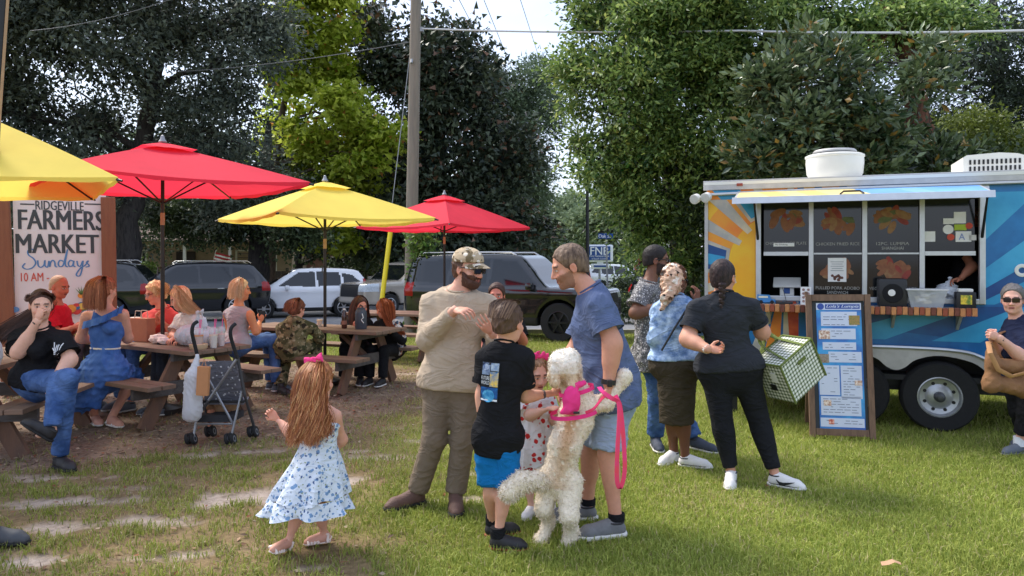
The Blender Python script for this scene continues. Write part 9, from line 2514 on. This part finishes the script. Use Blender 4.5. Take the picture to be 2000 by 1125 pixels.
def passer_by():
 q = Q(4.25)
 J = dict(neck=q(-60, 560), pel=q(-62, 690), sl=q(-95, 575, -0.16), sr=q(-60, 575, 0.17), el=q(-80, 640, -0.2), wl=q(-60, 720, -0.2), er=q(-50, 640, 0.2), wr=q(-30, 720, 0.2), latp=(0.2, -1, 0), kl=q(-60, 880, -0.1), kr=q(-80, 880, 0.1), al=gank(-26, 1062), ar=gank(-150, 1040), tl=gr(40, 1062), tr=gr(-90, 1040))
 J['sl'], J['sr'] = q(-62, 585, 0.18), q(-66, 585, -0.18)
 J['el'], J['er'] = q(-60, 650, 0.22), q(-70, 650, -0.22); J['wl'], J['wr'] = q(-50, 720, 0.2), q(-60, 725, -0.2)
 J['kl'], J['kr'] = q(-90, 880, 0.1), q(-50, 880, -0.08); J['al'], J['ar'] = gank(-150, 1040), gank(-26, 1062); J['tl'], J['tr'] = gr(-90, 1040), gr(40, 1062)
 p = Person('passer-by in dark shoes, only a shoe tip showing at the lower left edge', J, Frame(q(-52, 518), (1, 0, 0)), (206, 156, 130), 1.0, 1.0, cov=True, h=0.02, hh=0.010)
 p.shirt(cloth_mat('grey_tank', (176, 170, 174), 0.08), 0.36, 0.05); p.trousers(cloth_mat('dark_short', (60, 62, 70)), 0.98, 0.02, 0.07)
 p.hair_cap(hairm('short_brown', (92, 72, 60), (120, 98, 80)), 0.01, 3)
 for sd in 'lr': p.shoe(sd, mat('shoe_dark_grey', C(70, 72, 76), 0.7, 0.15), DARK_SOLE, 0.0, 0.29, w=1.1)
passer_by()
# ------------------------------------------------------------------ stroller, bags, food and drink
def stroller():
 q = Q(6.62)
 root = empty('stroller', gr(430, 866), 0, 'grey polka-dot umbrella stroller parked at the end of the table', 'stroller')
 BK = mat('foam_black', C(34, 34, 36), 0.85, 0.15); AL = mat('stroller_alu', C(150, 152, 158), 0.35, 0.1, metal=0.7); DG = mat('stroller_tube', C(66, 66, 70), 0.5, 0.1)
 for pts in ([q(386, 628, -0.06), q(378, 634, -0.09), q(375, 648, -0.09), q(378, 664, -0.06), q(385, 692, -0.02)], [q(460, 632, -0.06), q(452, 640, -0.09), q(450, 652, -0.09), q(454, 670, -0.06), q(464, 700, -0.02)]):
  MB().tube([Vector(v) for v in smooth_line([tuple(v) for v in pts], 5)], 0.016, 8).build('handle', BK, root, True)
 fr = lambda a, b, m, r=0.011: MB().tube([a, b], r, 8).build('frame_tube', m, root, True)
 fr(q(385, 690, -0.02), q(392, 770, 0.02), DG); fr(q(392, 770, 0.02), q(378, 852, -0.06), AL); fr(q(464, 698, -0.02), q(478, 772, 0.02), DG, 0.014); fr(q(478, 772, 0.02), q(497, 836, 0.22), DG, 0.013); fr(q(474, 755, 0.02), q(452, 852, -0.06), AL)
 fr(q(392, 770, 0.03), q(412, 838, 0.24), DG); fr(q(404, 734, -0.04), q(454, 826, -0.02), AL); fr(q(462, 702, -0.05), q(408, 782, -0.05), AL, 0.012); fr(q(408, 782, -0.05), q(386, 815, -0.04), DG, 0.012); fr(q(382, 828, -0.04), q(454, 828, -0.04), AL, 0.008)
 # fabric sling
 dots = mat_spots('polka_dots', C(108, 108, 116), [(26, 0.24, C(206, 206, 210), 0.1)])
 a, b, c, d = q(392, 706, -0.02), q(464, 704, -0.02), q(478, 786, 0.03), q(402, 786, 0.03)
 n = 10; vs = []
 for i in range(n + 1):
  for j in range(n + 1):
   s, t = i / n, j / n
   p = a.lerp(b, s).lerp(d.lerp(c, s), t); p.y += 0.10 * sin(pi * s) * (0.3 + 0.7 * t) - 0.02; p.z -= 0.02 * sin(pi * s) * t
   vs.append(p)
 MB().add(vs, [(i * (n + 1) + j, (i + 1) * (n + 1) + j, (i + 1) * (n + 1) + j + 1, i * (n + 1) + j + 1) for i in range(n) for j in range(n)]).build('seat_fabric', dots, root, True)
 seat = [q(396, 786, 0.02), q(476, 786, 0.02), q(486, 775, 0.34), q(406, 775, 0.34)]
 MB().add(seat + [v - UP * 0.02 for v in seat], [(0, 1, 2, 3), (7, 6, 5, 4), (0, 4, 5, 1), (1, 5, 6, 2), (2, 6, 7, 3), (3, 7, 4, 0)]).build('seat_base', dots, root)
 MB().tube([q(396, 784, 0.0), q(478, 784, 0.0)], 0.012, 6).build('seat_bar', BK, root)
 MB().box(q(432, 812, 0.12), (0.32, 0.26, 0.06)).build('basket', mat('basket_mesh', C(52, 52, 56), 0.9), root)
 for (px, py, dd, R) in ((373, 858, -0.06, 0.050), (450, 862, -0.06, 0.050), (411, 842, 0.22, 0.052), (494, 843, 0.20, 0.052)):
  w = empty('wheel_pair', q(px, py, dd)); w.parent = root; w.matrix_parent_inverse = world_matrix(root).inverted()
  c = q(px, py, dd); c.z = R
  for s_ in (-1, 1):
   M = Matrix.Translation(c + Vector((s_ * 0.026, 0, 0))) @ Matrix.Rotation(radians(90 - 14), 4, 'Y')
   MB().lathe([(R * 0.62, -0.012), (R * 0.95, -0.013), (R, -0.006), (R, 0.006), (R * 0.95, 0.013), (R * 0.62, 0.012)], 20, M).build('tyre', RUBBER, w, True)
   MB().lathe([(R * 0.66, -0.010), (R * 0.5, -0.014), (R * 0.2, -0.010), (0.001, -0.012)], 16, M, close=False).build('hub', mat('hub_grey', C(120, 122, 126), 0.5), w, True)
   MB().lathe([(R * 0.66, 0.010), (R * 0.5, 0.014), (R * 0.2, 0.010), (0.001, 0.012)], 16, M, close=False).build('hub', mat('hub_grey'), w, True)
  MB().box(c + Vector((0, 0, R * 0.5)), (0.03, 0.05, 0.06), bev=0.006).build('fork', BK, w)
 # toddler riding in it
 b = q(436, 790, 0.24)
 J = dict(neck=b + Vector((0, -0.06, 0.20)), pel=b + Vector((0, 0, -0.02)), sl=b + Vector((-0.09, -0.05, 0.17)), sr=b + Vector((0.09, -0.05, 0.17)), el=b + Vector((-0.13, 0.0, 0.07)), wl=b + Vector((-0.1, 0.1, 0.02)), er=b + Vector((0.13, 0.0, 0.07)), wr=b + Vector((0.1, 0.1, 0.02)),
    kl=q(412, 800, 0.16), kr=q(446, 802, 0.20), al=q(409, 826, 0.04), ar=q(440, 826, 0.10), tl=q(404, 836, -0.1), tr=q(438, 836, -0.05))
 p = Person('toddler in the stroller with bare legs dangling below the seat', J, Frame(b + Vector((0, -0.02, 0.27)), (0, 1, 0), k=0.72), (206, 140, 112), 0.50, 1.0, h=0.014, hh=0.009)
 p.shirt(cloth_mat('toddler_tan', (176, 140, 108), 0.1), 0.4, 0.02, 0.012, 0.0, 3, 0.004, 60); p.trousers(cloth_mat('toddler_brown', (150, 112, 84), 0.1), 0.6, 0.012, 0.04, 4, 0.003, 60, name='shorts'); p.hair_cap(hairm('girl_fair', (150, 116, 88), (176, 142, 110)), 0.01, 3)
 # bags hung on the handle
 wh = mat('bag_film', C(222, 222, 226), 0.4, 0.05, 10, trans=0.25)
 V, F = sdf_mesh([Cone(q(386, 694, -0.14), q(378, 735, -0.15), 0.018, 0.06), Cone(q(378, 735, -0.15), q(376, 800, -0.14), 0.075, 0.085), Ell(q(374, 812, -0.14), (0.08, 0.06, 0.06))], 0.009, 0.03, noise=folds(0.007, 80, 50, (1, 1, 0.3)))
 tag(link('carrier_bag', np_mesh('carrier_bag', V, F, True, [wh])), 'long white plastic bag hanging from the stroller handle', 'bag')
 kb = empty('paper_bag', q(397, 745, -0.2), 0, 'small brown paper bag hanging on the stroller', 'paper bag')
 M = Matrix.Translation(q(397, 744, -0.24)) @ Matrix.Rotation(0.05, 4, 'Y')
 kr_ = mat('kraft_paper', C(190, 132, 88), 0.85, 0.1, 8)
 MB().box((0, 0, 0), (0.10, 0.045, 0.25), M, bev=0.004).build('bag_body', kr_, kb); MB().tube([M @ Vector((-0.02, 0, 0.125)), M @ Vector((0, 0, 0.19)), M @ Vector((0.02, 0, 0.125))], 0.004, 5).build('handle', kr_, kb)
stroller()
def t1(x, y, z=0.752): return T1M @ Vector((x, y, z))
def cup(label, pos, m, r=0.045, h=0.15, straw=None, dome=True, cat='cup'):
 c = empty('drink_cup', pos, 0, label, cat, 'drinks on the picnic tables')
 M = Matrix.Translation(pos)
 MB().lathe([(r * 0.72, 0.004), (r * 0.74, 0.0045), (r * 0.95, h * 0.86), (0.0, h * 0.86)], 20, M).build('drink', m, c, True)
 MB().lathe([(r * 0.75, 0.0), (r * 0.98, h), (r * 1.02, h)], 20, M, close=False).build('cup_wall', mat('clear_plastic'), c, True)
 if dome: MB().lathe([(r * 1.05, h), (r * 1.02, h + 0.012), (r * 0.85, h + 0.035), (r * 0.45, h + 0.05), (0.012, h + 0.052)], 20, M, close=False).build('dome_lid', mat('clear_plastic'), c, True)
 for i, sm in enumerate(straw or []): MB().tube([pos + Vector((0.004 * i, 0, 0.03)), pos + Vector((0.015 + 0.018 * i, -0.01 * i, h + 0.13))], 0.0042, 6).build('straw', sm, c)
 return c
PINK = mat('straw_pink', C(246, 90, 150), 0.5)
def table_food():
 milk = mat('milk_drink', C(232, 208, 188), 0.4, 0.05); pinkd = mat('pink_drink', C(236, 196, 188), 0.4, 0.05); tea = mat('tea_drink', C(206, 136, 84), 0.4, 0.08)
 cup('pale drink with a pink straw nearest the big white bag', t1(0.16, -0.12), pinkd, 0.042, 0.15, [PINK])
 cup('milky iced drink with pink straws by the stroller handle', t1(0.08, 0.03), milk, 0.044, 0.16, [PINK, PINK])
 cup('amber iced drink in a cardboard carrier with pink straws', t1(0.12, 0.17, 0.765), tea, 0.05, 0.15, [PINK, PINK])
 tr = empty('cup_carrier', t1(0.12, 0.17), 0, 'beige cardboard cup carrier at the table end', 'carrier')
 MB().lathe([(0.075, 0.0), (0.085, 0.012), (0.09, 0.05), (0.078, 0.055), (0.062, 0.02), (0.0, 0.012)], 12, Matrix.Translation(t1(0.12, 0.17, 0.751))).build('tray', mat('pulp_card', C(206, 176, 140), 0.9, 0.1), tr, True)
 # heap of a white carrier bag
 wh = mat('bag_film')
 a = t1(0.42, 0.0, 0.86)
 V, F = sdf_mesh([Ell(a, (0.21, 0.16, 0.12)), Ell(t1(0.28, 0.02, 0.84), (0.13, 0.13, 0.10)), Ell(t1(0.56, -0.02, 0.82), (0.13, 0.12, 0.075)), Cone(t1(0.36, 0.02, 0.95), t1(0.33, 0.03, 1.10), 0.05, 0.014), Cone(t1(0.33, 0.03, 1.10), t1(0.26, 0.03, 1.12), 0.014, 0.012), Cone(t1(0.26, 0.03, 1.12), t1(0.24, 0.02, 0.97), 0.012, 0.03)], 0.010, 0.04, noise=folds(0.012, 55, 51), cuts=[Plane(t1(0.4, 0, 0.753), -UP)])
 tag(link('carrier_bag', np_mesh('carrier_bag', V, F, True, [wh])), 'big bulging white plastic bag standing on the table', 'bag')
 # brown paper bag
 kb = empty('paper_bag', t1(1.25, 0.05), 0, 'brown paper bag with twisted handles standing on the table', 'paper bag')
 M = Matrix.Translation(t1(1.28, 0.05, 0.752)) @ Matrix.Rotation(-0.35, 4, 'Z')
 kp = mat('kraft_red', C(176, 114, 88), 0.85, 0.1, 8)
 MB().box((0, 0, 0.125), (0.26, 0.12, 0.25), M, bev=0.004).build('bag_body', kp, kb)
 MB().box((-0.16, 0.06, 0.13), (0.10, 0.10, 0.24), M, bev=0.004).build('white_sleeve', PAPER, kb)
 for sy in (-0.04, 0.04): MB().tube([M @ Vector((-0.06, sy, 0.25)), M @ Vector((-0.045, sy, 0.33)), M @ Vector((0.03, sy, 0.33)), M @ Vector((0.045, sy, 0.25))], 0.005, 6).build('handle', mat('paper_twist', C(206, 190, 170)), kb)
 # foam clamshell
 cl = empty('takeout_box', t1(1.18, -0.22), 0, 'white foam takeout box in front of the brown paper bag', 'takeout box')
 M = Matrix.Translation(t1(1.16, -0.22, 0.752)) @ Matrix.Rotation(-0.5, 4, 'Z')
 fm = mat('foam_white', C(236, 226, 216), 0.8, 0.03)
 for nm, z0, z1, w0, w1 in (('base', 0, 0.035, 0.20, 0.235), ('lid', 0.038, 0.078, 0.235, 0.19)):
  MB().add([(sx * w / 2, sy * w / 2, z) for z, w in ((z0, w0), (z1, w1)) for sx, sy in ((-1, -1), (1, -1), (1, 1), (-1, 1))], [(3, 2, 1, 0), (4, 5, 6, 7), (0, 1, 5, 4), (1, 2, 6, 5), (2, 3, 7, 6), (3, 0, 4, 7)], M).build(nm, fm, cl)
 # wrapping paper, tray, snack, phone
 r = random.Random(8); n = 9; vs = []
 for i in range(n + 1):
  for j in range(n + 1): vs.append(t1(0.70 + 0.42 * i / n + r.uniform(-0.01, 0.01), -0.32 + 0.30 * j / n + r.uniform(-0.01, 0.01), 0.756 + abs(r.gauss(0, 0.010)) + 0.02 * (i in (0, n))))
 tag(MB().add(vs, [(i * (n + 1) + j, (i + 1) * (n + 1) + j, (i + 1) * (n + 1) + j + 1, i * (n + 1) + j + 1) for i in range(n) for j in range(n)]).build('wrapping_paper', mat('wrap_paper', C(238, 222, 214), 0.8, 0.04), None), 'crumpled pale wrapping paper spread on the table', 'paper')
 fd = empty('fried_snack', t1(0.98, -0.02), 0, 'pile of golden fried food on the wrapping paper', 'food')
 for i in range(7): MB().tube([t1(0.90 + 0.03 * i, -0.08 + r.uniform(-0.04, 0.04), 0.785 + r.uniform(0, 0.02)), t1(0.93 + 0.03 * i, -0.02 + r.uniform(-0.04, 0.04), 0.79 + r.uniform(0, 0.02))], 0.014, 7).build('piece', mat('fried_gold', C(226, 156, 84), 0.6, 0.25, 30), fd, True)
 ty = empty('food_tray', t1(0.62, -0.20), 0, 'brown card food tray lined with white paper beside the big white bag', 'tray')
 M = Matrix.Translation(t1(0.60, -0.22, 0.752)) @ Matrix.Rotation(-0.55, 4, 'Z')
 MB().add([(sx * a_, sy * b_, z) for z, a_, b_ in ((0, 0.08, 0.06), (0.045, 0.11, 0.085)) for sx, sy in ((-1, -1), (1, -1), (1, 1), (-1, 1))], [(3, 2, 1, 0), (0, 1, 5, 4), (1, 2, 6, 5), (2, 3, 7, 6), (3, 0, 4, 7)], M).build('tray', mat('tray_card', C(150, 100, 74), 0.8), ty)
 MB().box((0, 0, 0.04), (0.19, 0.14, 0.02), M, bev=0.008).build('liner', PAPER, ty)
 tag(MB().box((0, 0, 0), (0.16, 0.08, 0.009), Matrix.Translation(t1(0.36, -0.28, 0.758)) @ Matrix.Rotation(-0.3, 4, 'Z'), bev=0.003).build('phone', mat('phone_blue', C(110, 124, 150), 0.3), None), 'blue-grey phone lying flat near the table edge', 'phone')
 bw = empty('takeout_bowl', t1(0.88, 0.18), 0, 'white paper food bag in front of the curly-haired woman', 'food bag')
 V, F = sdf_mesh([Ell(t1(0.90, 0.10, 0.80), (0.10, 0.07, 0.06)), Ell(t1(0.78, 0.12, 0.79), (0.06, 0.05, 0.05))], 0.009, 0.02, noise=folds(0.01, 60, 52), cuts=[Plane(t1(0.9, 0, 0.754), -UP)])
 link('wrapper', np_mesh('wrapper', V, F, True, [mat('wrap_paper')]), bw)
 # second table
 t2 = lambda x, y, z=0.752: T2M @ Vector((x, y, z))
 b = empty('soda_bottle', t2(0.72, 0.05), 0, 'dark soda bottle with a cap in front of the dark-haired woman', 'bottle')
 M = Matrix.Translation(t2(0.66, 0.08, 0.752))
 MB().lathe([(0.032, 0.0), (0.036, 0.01), (0.036, 0.10), (0.033, 0.13), (0.036, 0.16), (0.014, 0.225), (0.014, 0.235)], 18, M).build('glass', mat('cola', C(66, 34, 28), 0.15, 0.1, spec=0.7), b, True)
 MB().lathe([(0.016, 0.235), (0.016, 0.255), (0.0, 0.256)], 14, M, close=False).build('cap', PAPER, b); MB().lathe([(0.0365, 0.05), (0.0365, 0.10)], 18, M, close=False).build('wrapper_band', mat('label_rust', C(150, 96, 76), 0.6, 0.3, 40), b, True)
 g = empty('insulated_jug', t2(0.42, 0.02), 0, 'dark grey insulated jug with white cord on the table', 'jug')
 M = Matrix.Translation(t2(0.42, 0.06, 0.752))
 MB().lathe([(0.070, 0.0), (0.075, 0.01), (0.075, 0.20), (0.068, 0.23), (0.05, 0.25), (0.05, 0.27), (0.0, 0.272)], 20, M).build('jug_body', mat('jug_grey', C(62, 68, 78), 0.5, 0.12), g, True)
 MB().tube([M @ Vector((0.03, -0.076, 0.20)), M @ Vector((0.045, -0.08, 0.15)), M @ Vector((0.02, -0.082, 0.12)), M @ Vector((0.05, -0.078, 0.08))], 0.006, 6).build('cord', PAPER, g)
 MB().tube([M @ Vector((-0.05, 0, 0.24)), M @ Vector((0, -0.01, 0.31)), M @ Vector((0.05, 0, 0.24))], 0.008, 6).build('handle', BLACKM, g, True)
 cup('clear cup with ice in front of the boy in camouflage', t2(1.12, -0.02), mat('lemon_drink', C(240, 206, 160), 0.4), 0.04, 0.10, None, False)
 cup('creamy milkshake on the table at the left edge', T0M @ Vector((0.22, -0.10, 0.752)), milk, 0.05, 0.19, [BLACKM])
 fl = MB(); c = gr(1738, 1119); c.z = 0.045
 fl.add([c + Vector(v) for v in ((-0.05, -0.015, 0), (-0.02, -0.03, 0.01), (0.015, -0.022, 0.02), (0.045, -0.03, 0.01), (0.055, 0.0, 0.012), (0.02, 0.02, 0.02), (-0.015, 0.015, 0.012), (-0.04, 0.02, 0.006))], [(0, 1, 7), (1, 2, 6, 7), (2, 5, 6), (2, 3, 4, 5)])
 tag(fl.build('fallen_leaf', mat('leaf_tan', C(180, 142, 110), 0.85, 0.15, 30), None), 'large curled tan leaf lying on the grass at the bottom edge', 'leaf')
table_food()
